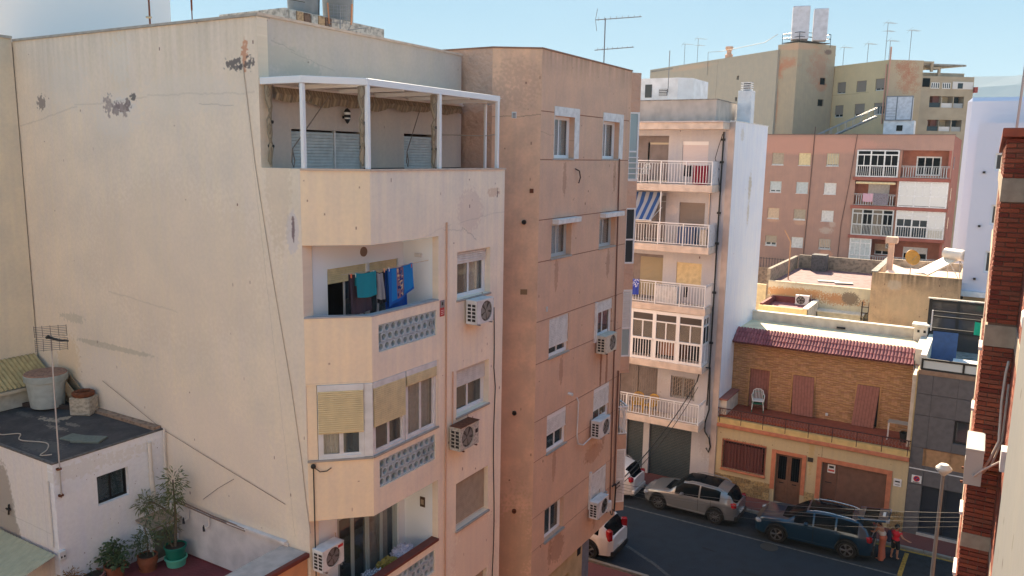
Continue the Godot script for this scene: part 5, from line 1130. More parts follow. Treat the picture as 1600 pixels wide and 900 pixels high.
	for i in 3:
		var h = H[i]
		for s in [[h[0] - .07, h[0], 3.84, 5.84], [h[1], h[1] + .07, 3.84, 5.84], [h[0], h[1], 5.76, 5.84]]: boxed("door_trim", fu, s[0], s[1], s[2], s[3], .001, .03, mat("trim_tan", Color8(190, 146, 98), .8, "mottle", 1), b)
		boxed("door", fu, h[0], h[1], 3.84, 5.76, -.2, -.16, M("room"), b)
		var hang := Node3D.new(); hang.name = "door_blind"; b.add_child(hang, true)
		var tilt: float = [0.0, .055, -.06][i]; var outw: float = [.0, .22, .22][i]
		for k in 7:
			var u0: float = lerpf(h[0], h[1], k / 7.0); var u1: float = lerpf(h[0], h[1], (k + 1) / 7.0)
			var low := 3.86 + (.03 if i == 1 else 0.0)
			var top := 5.74
			for e in [[0.0, .86, 0.0, bl], [.86, 1.0, -.006, bl2]]:
				var a := lerpf(u0, u1, e[0]); var c := lerpf(u0, u1, e[1])
				var sh := tilt * 1.6
				var q2 := MB.new(); var wz0: float = .02 + e[2]; var wz1: float = .02 + outw + e[2]
				if i == 0: wz0 = -.1 + e[2]; wz1 = -.1 + e[2]
				q2.quad(fu * Vector3(a + sh, low, wz1), fu * Vector3(c + sh, low, wz1), fu * Vector3(c, top, wz0), fu * Vector3(a, top, wz0))
				q2.quad(fu * Vector3(c + sh, low, wz1 - .012), fu * Vector3(a + sh, low, wz1 - .012), fu * Vector3(a, top, wz0 - .012), fu * Vector3(c, top, wz0 - .012))
				obj("slat", q2, e[3], hang)
	# tiled eave: three courses of barrel tiles, each a piece
	var tm := [mat("tile_a", Color8(150, 84, 92), .85, "mottle", 1.3), mat("tile_b", Color8(138, 76, 84), .85, "mottle", 1.1), mat("tile_c", Color8(162, 94, 100), .85, "blotch", 1.2)]
	var key := "tile"; var pitch := 8.24 / 58.0; var run := .36; var c := MB.new()
	var slope := Vector3(0, -.5, .86).normalized()
	for k in 6:
		var a := PI * k / 6; var e := PI * (k + 1) / 6
		var r0 := pitch * .54; var r1 := pitch * .46
		var pa := Vector3(-cos(a) * r0, sin(a) * r0 * .8, 0); var pb := Vector3(-cos(e) * r0, sin(e) * r0 * .8, 0)
		var qa := Vector3(-cos(a) * r1, sin(a) * r1 * .8 , -run); var qb := Vector3(-cos(e) * r1, sin(e) * r1 * .8, -run)
		c.quad(pb, pa, qa, qb); c.quad(pa * .8, pa, pb, pb * .8)
	shared[key] = c.mesh()
	var B := Basis(Vector3.RIGHT, slope.cross(Vector3.RIGHT).normalized(), slope)
	var eave := MB.new(); eave.box(I, x0, x1 - .1, 7.0, 7.06, -38.55, -38.15); eave.prism([Vector2(x0, -38.14), Vector2(x1 - .1, -38.14), Vector2(x1 - .1, -39.1), Vector2(x0, -39.1)], 7.0, 7.03)
	eave.quad(Vector3(x0, 7.04, -38.13), Vector3(x1 - .1, 7.04, -38.13), Vector3(x1 - .1, 7.56, -39.08), Vector3(x0, 7.56, -39.08)); eave.quad(Vector3(x1 - .1, 7.0, -39.09), Vector3(x0, 7.0, -39.09), Vector3(x0, 7.56, -39.09), Vector3(x1 - .1, 7.56, -39.09))
	var ev := obj("eave", eave, mat("eave_under", Color8(112, 66, 64), .9, "mottle", .8), b)
	for j in 3:
		for i in 58:
			var p := Vector3(x0 + pitch * (i + .5), 7.055, -38.10) - slope * (run * .96 * j) + Vector3(0, .012 * j, 0)
			p += Vector3(0, rng.randf_range(0, .008), rng.randf_range(-.012, .012))
			put("roof_tile", shared[key], tm[rng.randi() % 3], ev, Transform3D(B, p - org))
	# flat roof behind, sunlit, with its parapets
	boxed("flat_roof", I, x0, x1, 7.0, 7.54, -42.0, -39.1, mat("roof_cream", Color8(222, 208, 176), .9, "blotch", .25), b)
	mats["roof_cream"].albedo_texture = tx("mottle")
	var pb := MB.new(); pb.wall(fr(Vector3(0, 0, -41.7), Vector3(0, 0, 1)), x0, x1 - .35, 7.54, 7.98, -.22, 0); obj("rear_parapet", pb, mat("parapet_white", Color8(216, 208, 196), .9, "mottle", .4), b)
	boxed("rear_coping", I, x0, x1 - .35, 7.981, 8.03, -41.96, -41.66, mat("coping_white", Color8(226, 220, 208), .85, "mottle", .7), b)
	boxed("rear_chimney", I, x1 - .62, x1 - .04, 7.2, 8.25, -41.69, -41.15, M("parapet_white"), b, .02); boxed("chimney_cap", I, x1 - .72, x1 + .04, 8.251, 8.34, -41.8, -41.05, M("coping_white"), b, .02)
	for k in 2: boxed("chimney_hole", I, x1 - .48 + k * .26, x1 - .38 + k * .26, 7.95, 8.07, -41.149, -41.14, M("black"), b)
	boxed("side_parapet", I, x1 - .3, x1 - .0, 6.4, 7.8, -41.1, -38.1, M("parapet_white"), b)
	boxed("roof_drain", I, -6.0, -5.6, 7.6, 7.68, -41.69, -41.6, M("room"), b)
	# left and right ends of the terrace
	boxed("end_wall", I, x0, x0 + .35, 3.84, 4.55, -38.5, -36.5, M("parapet_white"), b); boxed("end_coping", I, x0 - .0, x0 + .4, 4.551, 4.61, -38.5, -36.42, mat("cap_rose", Color8(158, 98, 88), .8, "mottle", 1), b)
	boxed("right_pier", I, x1 - .06, x1, 3.72, 7.2, -38.4, -36.5, mat("pier_yellow", Color8(206, 184, 138), .9, "mottle", .5), b)
	boxed("wall_light", fu, -5.72, -5.6, 4.02, 4.16, .001, .06, M("milk_glass"), b, .02)
	var gutter := MB.new(); gutter.tube([Vector3(-2.3, 7.5, -38.5), Vector3(-2.2, 7.2, -38.0), Vector3(-2.15, 6.8, -37.9)], .025, 6); obj("loose_cable", gutter, M("cable"), b)
	var bx := MB.new(); bx.wall(fr(Vector3(x1, 0, 0), Vector3(1, 0, 0)), 36.6, 42.2, 0, 7.0, -.2, -.01); bx.wall(fr(Vector3(0, 0, -42.2), Vector3(0, 0, -1)), -x1, -x0, 0, 7.9, -.1, 0); obj("rear_wall", bx, M("parapet_white"), b)
	# on the terrace
	garden_chair("white plastic chair stacked on a green one before the left blind", Vector3(-8.72, 3.97, -37.95), .25, M("chair_white"))
	garden_chair("green plastic chair under the white one before the left blind", Vector3(-8.72, 3.84, -37.95), .25, mat("chair_green", Color8(24, 108, 82), .5))
	var tb := thing("side_table", "thin pale metal table at the right end of the brick house terrace", "table", Vector3(-2.5, 3.84, -37.3))
	boxed("table_top", I, -2.95, -2.05, 4.62, 4.65, -37.55, -37.05, mat("table_grey", Color8(160, 150, 140), .5), tb)
	for x in [-2.92, -2.08]:
		for z in [-37.52, -37.08]: boxed("leg", I, x - .014, x + .014, 3.84, 4.62, z - .014, z + .014, M("white_paint"), tb)
	var bn := thing("bucket", "black bucket under the thin metal table on the terrace", "bucket", Vector3(-2.25, 3.84, -37.25))
	var q3 := MB.new(); q3.lathe(Transform3D(Basis(), Vector3(-2.25, 3.84, -37.25)), [Vector2(0, .01), Vector2(.17, .0), Vector2(.22, .38), Vector2(.235, .39), Vector2(.215, .39), Vector2(.165, .03), Vector2(0, .03)], 16); obj("shell", q3, M("plastic_black"), bn)
	var hd := MB.new(); hd.tube([Vector3(-2.46, 4.22, -37.25), Vector3(-2.4, 4.36, -37.2), Vector3(-2.25, 4.42, -37.18), Vector3(-2.1, 4.36, -37.2), Vector3(-2.04, 4.22, -37.25)], .008, 5); obj("handle", hd, M("steel_grey"), bn)

func struct(called: String, b: MB, m: Material) -> MeshInstance3D:
	var o := put(called, b.mesh(), m, self); o.set_meta("kind", "structure"); return o

func build_ground():
	var I := Transform3D(); var g := MB.new()
	g.prism([Vector2(-4000, -6500), Vector2(4000, -6500), Vector2(4000, 1500), Vector2(-4000, 1500)], -.3, -.02, true, false)
	struct("ground", g, mat("earth", Color8(186, 168, 148), .95, "mottle", .05))
	var r := MB.new(); r.prism([Vector2(-60, -34.9), Vector2(40, -34.9), Vector2(40, -26.9), Vector2(-1.0, -26.9), Vector2(-1.0, 30), Vector2(-8.4, 30), Vector2(-8.4, -25), Vector2(-8.8, -26.2), Vector2(-9.8, -26.9), Vector2(-60, -26.9)], -.015, 0, true, false)
	struct("road", r, mat("asphalt", Color8(66, 68, 72)))
	var bay := MB.new(); bay.prism([Vector2(-40, -34.88), Vector2(30, -34.88), Vector2(30, -32.6), Vector2(-40, -32.6)], .002, .004, true, false)
	struct("parking_strip", bay, M("asphalt_dark"))
	var pv := M("paving_red")
	var p := MB.new(); p.box(I, -60, 40, -.02, .12, -36.6, -35.06); struct("pavement", p, pv)
	var p2 := MB.new(); p2.prism([Vector2(-60, -23.5), Vector2(-60, -26.72), Vector2(-9.8, -26.72), Vector2(-8.96, -26.1), Vector2(-8.6, -25), Vector2(-8.6, 30), Vector2(-10.6, 30), Vector2(-10.6, -23.5)], -.02, .12); struct("pavement", p2, pv)
	var p3 := MB.new(); p3.box(I, -.82, 3, -.02, .12, -26.7, 30); struct("pavement", p3, pv)
	for x in range(-40, 12):       # kerb stones on the far side
		var q := MB.new(); q.cbox(I, x + .006, x + .994, -.02, .125, -35.05, -34.9, .02); struct("kerb_stone", q, M("kerb"))
	var k2 := MB.new(); var edge := [Vector2(-30, -26.88), Vector2(-9.8, -26.88), Vector2(-8.83, -26.2), Vector2(-8.43, -25), Vector2(-8.43, 10)]
	for i in 4:
		var a = edge[i]; var b = edge[i + 1]; var d = (b - a).normalized(); var nn = Vector2(-d.y, d.x) * .15
		k2.prism([a, b, b - nn, a - nn] if i != 1 and i != 2 else [a, b, b - nn, a - nn], -.02, .122)
	struct("kerb", k2, M("kerb"))
	var lp := M("road_paint")
	var l := MB.new(); l.prism([Vector2(-30, -32.52), Vector2(20, -32.44), Vector2(20, -32.34), Vector2(-30, -32.42)], .005, .008, true, false); struct("parking_line", l, lp)
	var arc := MB.new(); var pts := [Vector2(-12.6, -29.5), Vector2(-11.68, -29.04), Vector2(-10.77, -28.54), Vector2(-10.09, -28.19), Vector2(-9.22, -27.59), Vector2(-8.5, -26.9), Vector2(-7.9, -26.0)]
	for i in 6:
		var a = pts[i]; var b = pts[i + 1]; var nn = Vector2(.04, -.07)
		arc.prism([a + nn, b + nn, b - nn, a - nn], .004, .007, true, false)
	struct("bay_line", arc, mat("road_paint_worn", Color8(74, 78, 82), .9, "blotch", 1.2))
	var yl := MB.new()
	yl.prism([Vector2(-1.66, -34.6), Vector2(-1.50, -34.6), Vector2(-1.58, -32.4), Vector2(-1.74, -32.4)], .006, .009, true, false); yl.prism([Vector2(-3.4, -34.88), Vector2(4, -34.88), Vector2(4, -34.76), Vector2(-3.4, -34.76)], .006, .009, true, false); struct("yellow_line", yl, M("road_yellow"))
	for s in [[-7.0, -29.6, .9, .25], [-4.6, -30.2, 1.2, .3], [-8.9, -30.6, .7, .2]]:
		var q := MB.new(); q.prism([Vector2(s[0], s[1]), Vector2(s[0] + s[2], s[1] + .1), Vector2(s[0] + s[2] * .9, s[1] + s[3]), Vector2(s[0] + .1, s[1] + s[3] * .8)], .003, .006, true, false); struct("road_patch", q, M("asphalt_dark"))
	var mh := MB.new(); mh.lathe(Transform3D(Basis(), Vector3(-6.5, .004, -32.05)), [Vector2(.36, 0), Vector2(.36, .012), Vector2(.30, .012), Vector2(.30, .006), Vector2(0, .006)], 24); one("manhole_cover", mh, mat("iron", Color8(58, 56, 54), .7, "speck", 3), "round iron manhole cover in the road before the blue car", "manhole", Vector3(-6.5, 0, -32.05))
	var h := MB.new(); var g2 := FastNoiseLite.new(); g2.seed = 3; g2.frequency = .0011; var nx := 60; var P := []
	for j in 7:
		var row := []
		for i in nx + 1:
			var x := lerpf(-3600, 2600, float(i) / nx); var ridge := 262.0 + 46 * g2.get_noise_2d(x, 0) + (24.0 if x > -100 else -.12 * (-100 - x) * .5)
			row.append(Vector3(x, maxf(-30, ridge * [0.0, .3, .6, .85, 1.0, .7, 0.0][j] + 20 * g2.get_noise_2d(x * 3, j * 300.0)), -2500 - j * 110.0))
		P.append(row)
	for j in 6:
		for i in nx: h.quad(P[j][i], P[j][i + 1], P[j + 1][i + 1], P[j + 1][i])
	struct("hills", h, mat("hill", Color8(66, 86, 104), .95))

func build_orange_flats():
	var b := thing("apartment_building", "wide faded orange block of flats with rows of small windows and stacked glazed balconies", "building", Vector3(-11, 0, -90))
	var f := fr(Vector3(0, 0, -80), Vector3(0, 0, 1)); var I := Transform3D(); var W := M("white_paint")
	var hs := []; var wl := []
	var rows := [[15.3, 16.45], [12.68, 13.74], [10.14, 11.16], [7.5, 8.48]]
	for r in 4:
		for c in 3:
			var u: float = [-18.62, -16.16, -13.64][c] - .04 * r; hs.append([u, u + 1.08, rows[r][0], rows[r][1]]); wl.append(hs[-1])
	hs.append([-11.0, -3.4, 6.1, 16.82])
	var op := painted("orange_paint", -19.3, 18.3, 16.0, 18.3, paint("orange", 16, 18.3, 24, Color8(168, 133, 120), {"streak": .06, "blot": .1, "fine": .05, "top": .03, "patches": [[6.1, 9.3, .7, .3, Color8(186, 172, 160), .7, 2.2], [6.6, 9.9, .3, .3, Color8(190, 174, 162), .6, 2.0], [3.7, 9.9, .6, .25, Color8(206, 166, 136), .5, 2.0], [1.2, 10.0, .6, .2, Color8(206, 166, 136), .5, 2.0], [3, 17.2, 8, .9, Color8(204, 146, 128), .5, 1.0], [6.2, 7.0, .7, .5, Color8(222, 156, 124), .5, 1.0]]}))  # paler patches are reflected light painted into the wall colour
	var w := MB.new(); w.wall(f, -24, -3.3, 0, 18.15, -.3, 0, hs); obj("front_wall", w, op, b)
	var red := mat("orange_red", Color8(156, 92, 80), .9, "streak", .12)
	var sd := MB.new(); sd.wall(fr(Vector3(-3.3, 0, 0), Vector3(1, 0, 0)), 80.01, 96, 0, 18.1, -.3, 0); sd.wall(fr(Vector3(0, 0, -96), Vector3(0, 0, -1)), 3.6, 24, 0, 18.1, -.3, 0); sd.wall(fr(Vector3(-24, 0, 0), Vector3(-1, 0, 0)), -96, -80.3, 0, 18.1, -.3, 0); obj("side_wall", sd, red, b)
	boxed("roof", I, -23.9, -3.5, 17.5, 17.6, -95.8, -80.2, M("concrete"), b); boxed("coping", f, -24, -3.25, 18.151, 18.22, -.35, .05, mat("coping_dark", Color8(120, 96, 88), .9, "mottle", .8), b)
	for v in [15.2, 12.4, 9.8]: boxed("side_window", fr(Vector3(-3.3, 0, 0), Vector3(1, 0, 0)), 82.5, 83.2, v, v + 1.1, .0, .02, M("dark_glass"), b)
	var k := 0; var sh := [.0, .0, .0, .82, .95, 1, .95, .8, .85, .7, 1, 0]
	for h in wl:
		window(b, f, h[0], h[1], h[2], h[3], {"rec": .1, "room": false, "gm": M("mid_glass"), "shut": [.9, .95, .85, .78, .98, .98, .92, .86, .88, .66, .98, .8][k], "sm": [M("slat_tan"), M("slat_cream"), M("slat_cream"), M("slat_grey"), M("slat_grey"), M("slat_white"), M("slat_beige"), M("slat_tan"), M("slat_white"), M("slat_tan"), M("slat_white"), M("slat_beige")][k], "p": .09, "t": .06, "fm": W, "sill": .04, "sillm": W})
		k += 1
	for h in [wl[2], wl[11]]:
		for i in 7: boxed("bar", f, h[0] + .08 + i * .15, h[0] + .11 + i * .15, h[2] - .05, h[3], .03, .06, M("alu_grey"), b)
	# balcony block: recess, slabs, divider, and what closes each balcony
	var bk := MB.new(); var fb := fr(Vector3(0, 0, -81.4), Vector3(0, 0, 1)); bk.rect(fb, -11.1, -3.35, 6, 16.9, 0)
	for u in [-11.0, -3.41]: bk.quad(Vector3(u, 6, -81.4), Vector3(u, 6, -80.2), Vector3(u, 16.9, -80.2), Vector3(u, 16.9, -81.4))
	bk.quad(Vector3(-11, 16.82, -81.4), Vector3(-3.4, 16.82, -81.4), Vector3(-3.4, 16.82, -80.2), Vector3(-11, 16.82, -80.2)); obj("balcony_recess", bk, mat("recess_orange", Color8(172, 112, 92), .9, "mottle", .3), b)
	var lev := [[14.38, 16.82], [11.8, 14.09], [9.06, 11.5], [6.2, 8.77]]
	for v in [14.09, 11.5, 8.77, 5.9]: boxed("balcony_slab", I, -11.2, -3.25, v, v + .29, -81.39, -79.7, red, b)
	boxed("divider", I, -7.48, -7.3, 6.2, 16.8, -81.38, -79.95, mat("divider", Color8(176, 130, 112), .9, "mottle", .4), b)
	var ff := fr(Vector3(0, 0, -79.8), Vector3(0, 0, 1))
	var glaze := func(u0: float, u1: float, v0: float, v1: float, n: int, gms: Array, rail: bool, fm: Material, blind: Array):
		var g := MB.new(); var mid := v0 + 1.0; var top := v1 - .42
		for i in n + 1: g.box(ff, lerpf(u0, u1, float(i) / n) - .06, lerpf(u0, u1, float(i) / n) + .06, v0, v1, -.1, 0)
		for y in [v0 + .05, mid, top, v1 - .04]: g.box(ff, u0, u1, y - .05, y + .05, -.08, -.004)
		var win := obj("balcony_glazing", g, fm, b)
		for i in n:
			var a := lerpf(u0, u1, float(i) / n) + .06; var c := lerpf(u0, u1, (i + 1.0) / n) - .06
			boxed("pane", ff, a, c, top + .05, v1 - .09, -.06, -.05, gms[i % gms.size()], win); boxed("pane", ff, a, c, mid + .05, top - .05, -.06, -.05, gms[i % gms.size()], win); boxed("pane", ff, a, c, v0 + .1, mid - .05, -.06, -.05, gms[i % gms.size()], win)
			boxed("mullion", ff, (a + c) / 2 - .03, (a + c) / 2 + .03, mid + .05, top - .05, -.05, -.01, fm, win)
			if i < blind.size() and blind[i] > 0: boxed("blind", ff, a, c, lerpf(v1 - .1, v0 + .1, blind[i]), v1 - .1, -.048, -.04, mat("blind_plain", Color8(214, 214, 212), .6), win)
			if rail:
				for q in 7: boxed("bar", ff, lerpf(a, c, q / 6.0) - .018, lerpf(a, c, q / 6.0) + .018, v0 + .1, mid - .05, -.03, .0, fm, win)
	glaze.call(-10.95, -7.55, 14.4, 16.8, 3, [M("dark_glass")], true, W, [])
	glaze.call(-7.25, -3.45, 11.8, 14.07, 3, [M("mid_glass")], false, W, [.98, .98, .98])
	glaze.call(-10.95, -7.55, 9.06, 11.48, 4, [mat("tan_glass", Color8(74, 72, 66), .1), M("dark_glass")], true, M("alu_grey"), [])
	glaze.call(-7.25, -3.45, 9.06, 11.48, 3, [M("mid_glass"), M("mid_glass"), M("curtain")], true, W, [.3, .32, .7])
	glaze.call(-10.95, -9.2, 6.2, 8.75, 2, [M("slat_grey")], false, W, [])
	railing(b, ff, -7.25, -3.45, 14.4, 15.45, 0, M("alu_grey"), .2, .025); railing(b, ff, -10.95, -7.5, 11.8, 12.85, 0, M("alu_grey"), .2, .025); railing(b, ff, -9.1, -7.5, 6.2, 7.25, 0, M("alu_grey"), .2, .025); railing(b, ff, -7.25, -3.45, 6.2, 7.25, 0, M("alu_grey"), .2, .025)
	window(b, fb, -6.2, -4.2, 14.6, 16.3, {"rec": -.05, "room": false, "gm": M("dark_glass"), "n": 3, "t": .08, "fm": W}); window(b, fb, -10.0, -8.2, 12.1, 13.7, {"rec": -.05, "room": false, "gm": M("mid_glass"), "shut": .98, "fm": W}); window(b, fb, -9.0, -7.7, 7.2, 8.2, {"rec": -.05, "room": false, "gm": M("dark_glass"), "shut": .6, "sm": M("slat_beige")}); window(b, fb, -6.6, -4.6, 6.3, 8.1, {"rec": -.05, "room": false, "gm": M("dark_glass"), "n": 3, "shut": .3, "fm": W})
	boxed("rolled_awning", ff, -10.9, -7.6, 13.75, 13.95, -.2, .15, M("slat_cream"), b, .05)
	var pp := MB.new(); pp.tube([Vector3(-14.85, 18.9, -79.93), Vector3(-14.95, 12, -79.93), Vector3(-15.1, 5, -79.93)], .035, 6); pp.tube([Vector3(-11.15, 18.2, -79.93), Vector3(-11.5, 13.6, -79.93), Vector3(-11.9, 10, -79.93), Vector3(-12, 5, -79.93)], .025, 5); obj("wall_cable", pp, mat("cable_mid", Color8(88, 66, 58), .8), b)
	cloth("rug", "pink cloth over the balcony rail of the orange flats", "cloth", Vector3(-10.2, 12.92, -79.72), Vector3(-9.35, 12.92, -79.72), .75, mat("pink_cloth", Color8(200, 160, 176), .95), {"back": .3})
	cloth("rug", "large grey patterned rug over the balcony rail of the orange flats", "rug", Vector3(-9.3, 12.95, -79.72), Vector3(-8.1, 12.95, -79.72), 1.05, mat("grey_rug", Color8(134, 126, 136), .95, "blotch", 1.2), {"back": .3})
	var ac := ac_unit("tiny white air conditioner beside the lowest open balcony of the orange flats", fb, -7.75, 7.9, .02, {"W": .6}); ac.position.z += .3

func build_beige_flats():
	var b := thing("apartment_building", "tall far beige block with a long blank wall and rust red peeled patches", "building", Vector3(-22, 0, -108))
	var dl := Vector3(-.574, 0, .819)
	var fm := fr(Vector3(-23.58, 0, -100.54), dl); var fw := fr(Vector3(-11.16, 0, -99.94), dl); var ft := fr(Vector3(-21.09, 0, -99.62), Vector3(-.443, 0, .897)); var f4 := fr(Vector3(-21.09, 0, -99.62), Vector3(.818, 0, .574)); var f5 := fr(Vector3(-11.16, 0, -99.94), Vector3(.588, 0, .81))
	var base := Color8(174, 166, 152); var rd := Color8(190, 128, 100)
	var mp := painted("beige_main_paint", -27, 29, 27.2, 29, paint("beigemain", 27.2, 29, 14, base, {"streak": .06, "blot": .07, "top": .06, "patches": [[10, 28.2, 5, .35, Color8(206, 172, 144), .5, 3.0]], "cracks": [[15.8, 28.5, 15.6, 20, .16, 1, .0]]}))
	var h := [[-14.95, -14.5, 25.6, 26.2], [-7.2, -6.8, 25.75, 26.25], [-7.3, -6.9, 23.1, 23.6]]
	var w := MB.new(); w.wall(fm, -27, 0, 0, 28.7, -.3, 0, h); obj("long_wall", w, mp, b)
	for q in h: boxed("vent_hole", fm, q[0], q[1], q[2], q[3], -.3, -.2, M("black"), b)
	var tp := painted("beige_tower_paint", -3, 29.4, 9, 29.4, paint("beigetower", 9, 29.4, 16, Color8(176, 160, 138), {"streak": .06, "blot": .08, "patches": [[1.3, 27.0, 1.5, .6, rd, .7, 6.0], [.5, 26.4, .5, 1.0, rd, .7, 5.0], [6.3, 26.6, 1.4, 1.9, Color8(186, 138, 114), .65, 4.5], [7.6, 28.5, .6, .3, Color8(110, 90, 84), .7, 1.5], [.4, 22, .25, 2.6, rd, .5, 2.6], [6.9, 24.5, .9, .6, rd, .5, 2.4], [3, 28.9, 3, .4, Color8(206, 162, 134), .6, 2.0]]}))
	var t := MB.new(); t.wall(ft, -2.9, 0, 0, 29.3, -.3, 0); t.wall(f4, 0, 5.8, 0, 29.3, -.3, 0, [[3.7, 4.6, 24.7, 25.5], [3.6, 4.5, 22.2, 23.0]]); obj("tower_wall", t, tp, b)
	for q in [[3.7, 4.6, 24.7, 25.5], [3.6, 4.5, 22.2, 23.0]]: window(b, f4, q[0], q[1], q[2], q[3], {"rec": .15, "room": false, "gm": M("dark_glass"), "n": 1, "fm": M("dark_metal")})
	var tr := MB.new(); tr.prism([Vector2(-23.6, -100.9), Vector2(-21.09, -99.7), Vector2(-17.9, -104.2), Vector2(-20.4, -105.6)], 29.0, 29.2); obj("tower_roof", tr, M("concrete"), b)
	var wp := painted("beige_wing_paint", -9, 27, 9, 27, paint("beigewing", 9, 27, 16, Color8(188, 174, 142), {"streak": .05, "blot": .08, "top": .05, "patches": [[.3, 23.8, .35, 2.0, Color8(196, 150, 116), .7, 2.4], [4, 24, 4, 4, Color8(206, 190, 154), .3, .8]], "cracks": [[.1, 23.5, 6.4, 23.6, .12, 1, .1]]}))
	var hw := [[-7.4, -6.1, 23.66, 25.0], [-4.5, -3.07, 23.69, 24.95], [-1.8, -.42, 23.66, 25.0], [-7.5, -6.2, 20.9, 22.32], [-4.5, -3.05, 20.9, 22.36], [-1.75, -.25, 21.0, 22.33]]
	var ww := MB.new(); ww.wall(fw, -8.7, 0, 0, 26.95, -.3, 0, hw); obj("wing_wall", ww, wp, b)
	for i in 6: window(b, fw, hw[i][0], hw[i][1], hw[i][2], hw[i][3], {"rec": .12, "room": false, "gm": M("dark_glass") if i < 5 else M("mid_glass"), "shut": [.85, .98, .8, .75, .8, .3][i], "sm": mat("slat_dim", Color8(128, 122, 116), .6), "p": .12, "fm": M("alu_grey"), "t": .07})
	var ep := painted("beige_end_paint", 0, 27, 11, 27, paint("beigeend", 11, 27, 16, Color8(178, 160, 136), {"streak": .05, "blot": .06, "patches": [[1.9, 26.2, 1.1, .7, Color8(172, 116, 92), .75, 6.0], [2.2, 25.2, .8, .6, Color8(172, 116, 92), .7, 6.5], [2.3, 24.2, 1.0, .6, Color8(174, 122, 98), .65, 8.0]]}))
	var e := MB.new(); e.wall(f5, 0.01, 3.86, 0, 26.94, -.3, 0); obj("end_wall", e, ep, b)
	var hb := []; var bx := [[4.97, 6.32], [6.4, 7.75], [7.85, 9.05]]
	for v in [21.95, 19.35, 16.8]: 
		for q in bx: hb.append([q[0], q[1], v - 1.3 + 1.25, v + 1.2])
	var fp := mat("beige_front", Color8(172, 158, 138), .92, "mottle", .15)
	var bw := MB.new(); bw.wall(f5, 3.87, 10.0, 0, 25.3, -1.5, -.01, hb); obj("balcony_front", bw, fp, b)
	var wm := [[4.95, 5.95], [6.3, 7.25]]
	for q in wm:
		var g := MB.new(); g.box(f5, q[0], q[1], 23.95, 24.6, .0, .03); obj("window", g, M("white_paint"), b)
		for i in 4: boxed("pane", f5, lerpf(q[0], q[1], i / 4.0) + .06, lerpf(q[0], q[1], (i + 1) / 4.0) - .06, 24.02, 24.54, .031, .04, M("mid_glass"), b)
	boxed("corner_window", f5, 3.95, 4.8, 24.1, 25.05, .0, .03, M("dark_glass"), b); boxed("pale_cladding", f5, 7.5, 9.9, 23.95, 24.75, .0, .05, mat("clad_pale", Color8(206, 204, 204), .7), b); boxed("pane", f5, 8.1, 8.7, 24.0, 24.6, .051, .06, M("mid_glass"), b); boxed("top_floor", f5, 4.0, 9.3, 25.31, 25.75, -3, -.8, fp, b)
	for i in hb.size():
		var q = hb[i]; var j := i % 3
		boxed("balcony_back", f5, q[0], q[1], q[2], q[3], -1.49, -1.0, [mat("back_brown", Color8(112, 70, 64), .8), mat("back_cream", Color8(196, 180, 150), .8), M("mid_glass")][j], b) if j != 0 else boxed("balcony_door", f5, q[0] + .6, q[1], q[2], q[3], -1.2, -.4, mat("back_brown", Color8(112, 70, 64), .8), b)
		boxed("balcony_rail", f5, q[0], q[1], q[2], q[2] + .5, -.2, -.12, [M("mid_glass"), M("clad_pale"), M("steel_grey")][j], b)
		boxed("balcony_window", f5, q[0] + .1, q[0] + .55, q[2] + .3, q[3] - .15, -.9, -.8, M("white_paint") if i % 2 else M("dark_glass"), b)
	var en := MB.new(); en.wall(fr(Vector3(-3.06, 0, -105.83), Vector3(.81, 0, -.588)), 0 - .0, 8, 0, 25.2, -.3, 0); obj("right_wall", en, fp, b)
	for v in [20.5, 22.6, 24.2]: boxed("red_balcony", fr(Vector3(-3.06, 0, -105.83), Vector3(.588, 0, .81)), -.0, .35, v - .6, v, -.8, .3, mat("balcony_red", Color8(150, 70, 64), .8), b)
	var rf := MB.new(); rf.prism([Vector2(-11.2, -100.2), Vector2(-18.0, -105), Vector2(-16, -112), Vector2(-4, -106)], 26.5, 26.7); rf.prism([Vector2(-23.7, -100.9), Vector2(-45.6, -115.9), Vector2(-40, -124), Vector2(-18, -106)], 28.3, 28.5); obj("roof", rf, M("concrete"), b)
	for q in [[4.0, 26.7, 1.2], [5.2, 26.1, .9]]: boxed("roof_frame", f5, q[0] - .1, q[0] + q[2], q[1], q[1] + .2, -1.4, -.2, fp, b); boxed("roof_post", f5, q[0] + q[2] - .25, q[0] + q[2], q[1] - .9, q[1], -.5, -.25, fp, b)
	# lift shaft clad in pale panels against the wing's end, on the roof of the orange flats
	var li := thing("lift_housing", "pale panelled lift housing with a grey frame in front of the far beige flats", "lift housing", Vector3(-10, 17.5, -97))
	var fl := fr(Vector3(-11.0, 0, -97.2), Vector3(0, 0, 1))
	boxed("panel_box", fl, .1, 2.6, 20.3, 22.7, -2, 0, mat("panel_blue", Color8(204, 208, 220), .5, "mottle", .5), li)
	var g := MB.new()
	for u in [.05, 1.1, 2.6]: g.box(fl, u, u + .1, 20.2, 22.8, -.05, .05)
	for v in [20.2, 22.7]: g.box(fl, .05, 2.7, v, v + .1, -.051, .051)
	for v in [20.6, 20.9, 21.2, 21.5]: g.box(fl, .15, 1.1, v, v + .03, .0, .04)
	obj("frame", g, mat("frame_blue", Color8(112, 120, 132), .5), li); boxed("lower_room", fl, 0.0, 3.0, 17.6, 20.19, -2, -.1, M("white_wall"), li); boxed("lower_window", fl, 1.3, 1.9, 19.1, 19.7, -.09, -.05, M("dark_glass"), li)
	org = Vector3.ZERO
	var st := thing("roof_stair", "grey metal stair and rails rising on the orange flats' roof", "stair", Vector3(-14, 17.6, -92)); org = Vector3(-14, 17.6, -92)
	var m := MB.new()
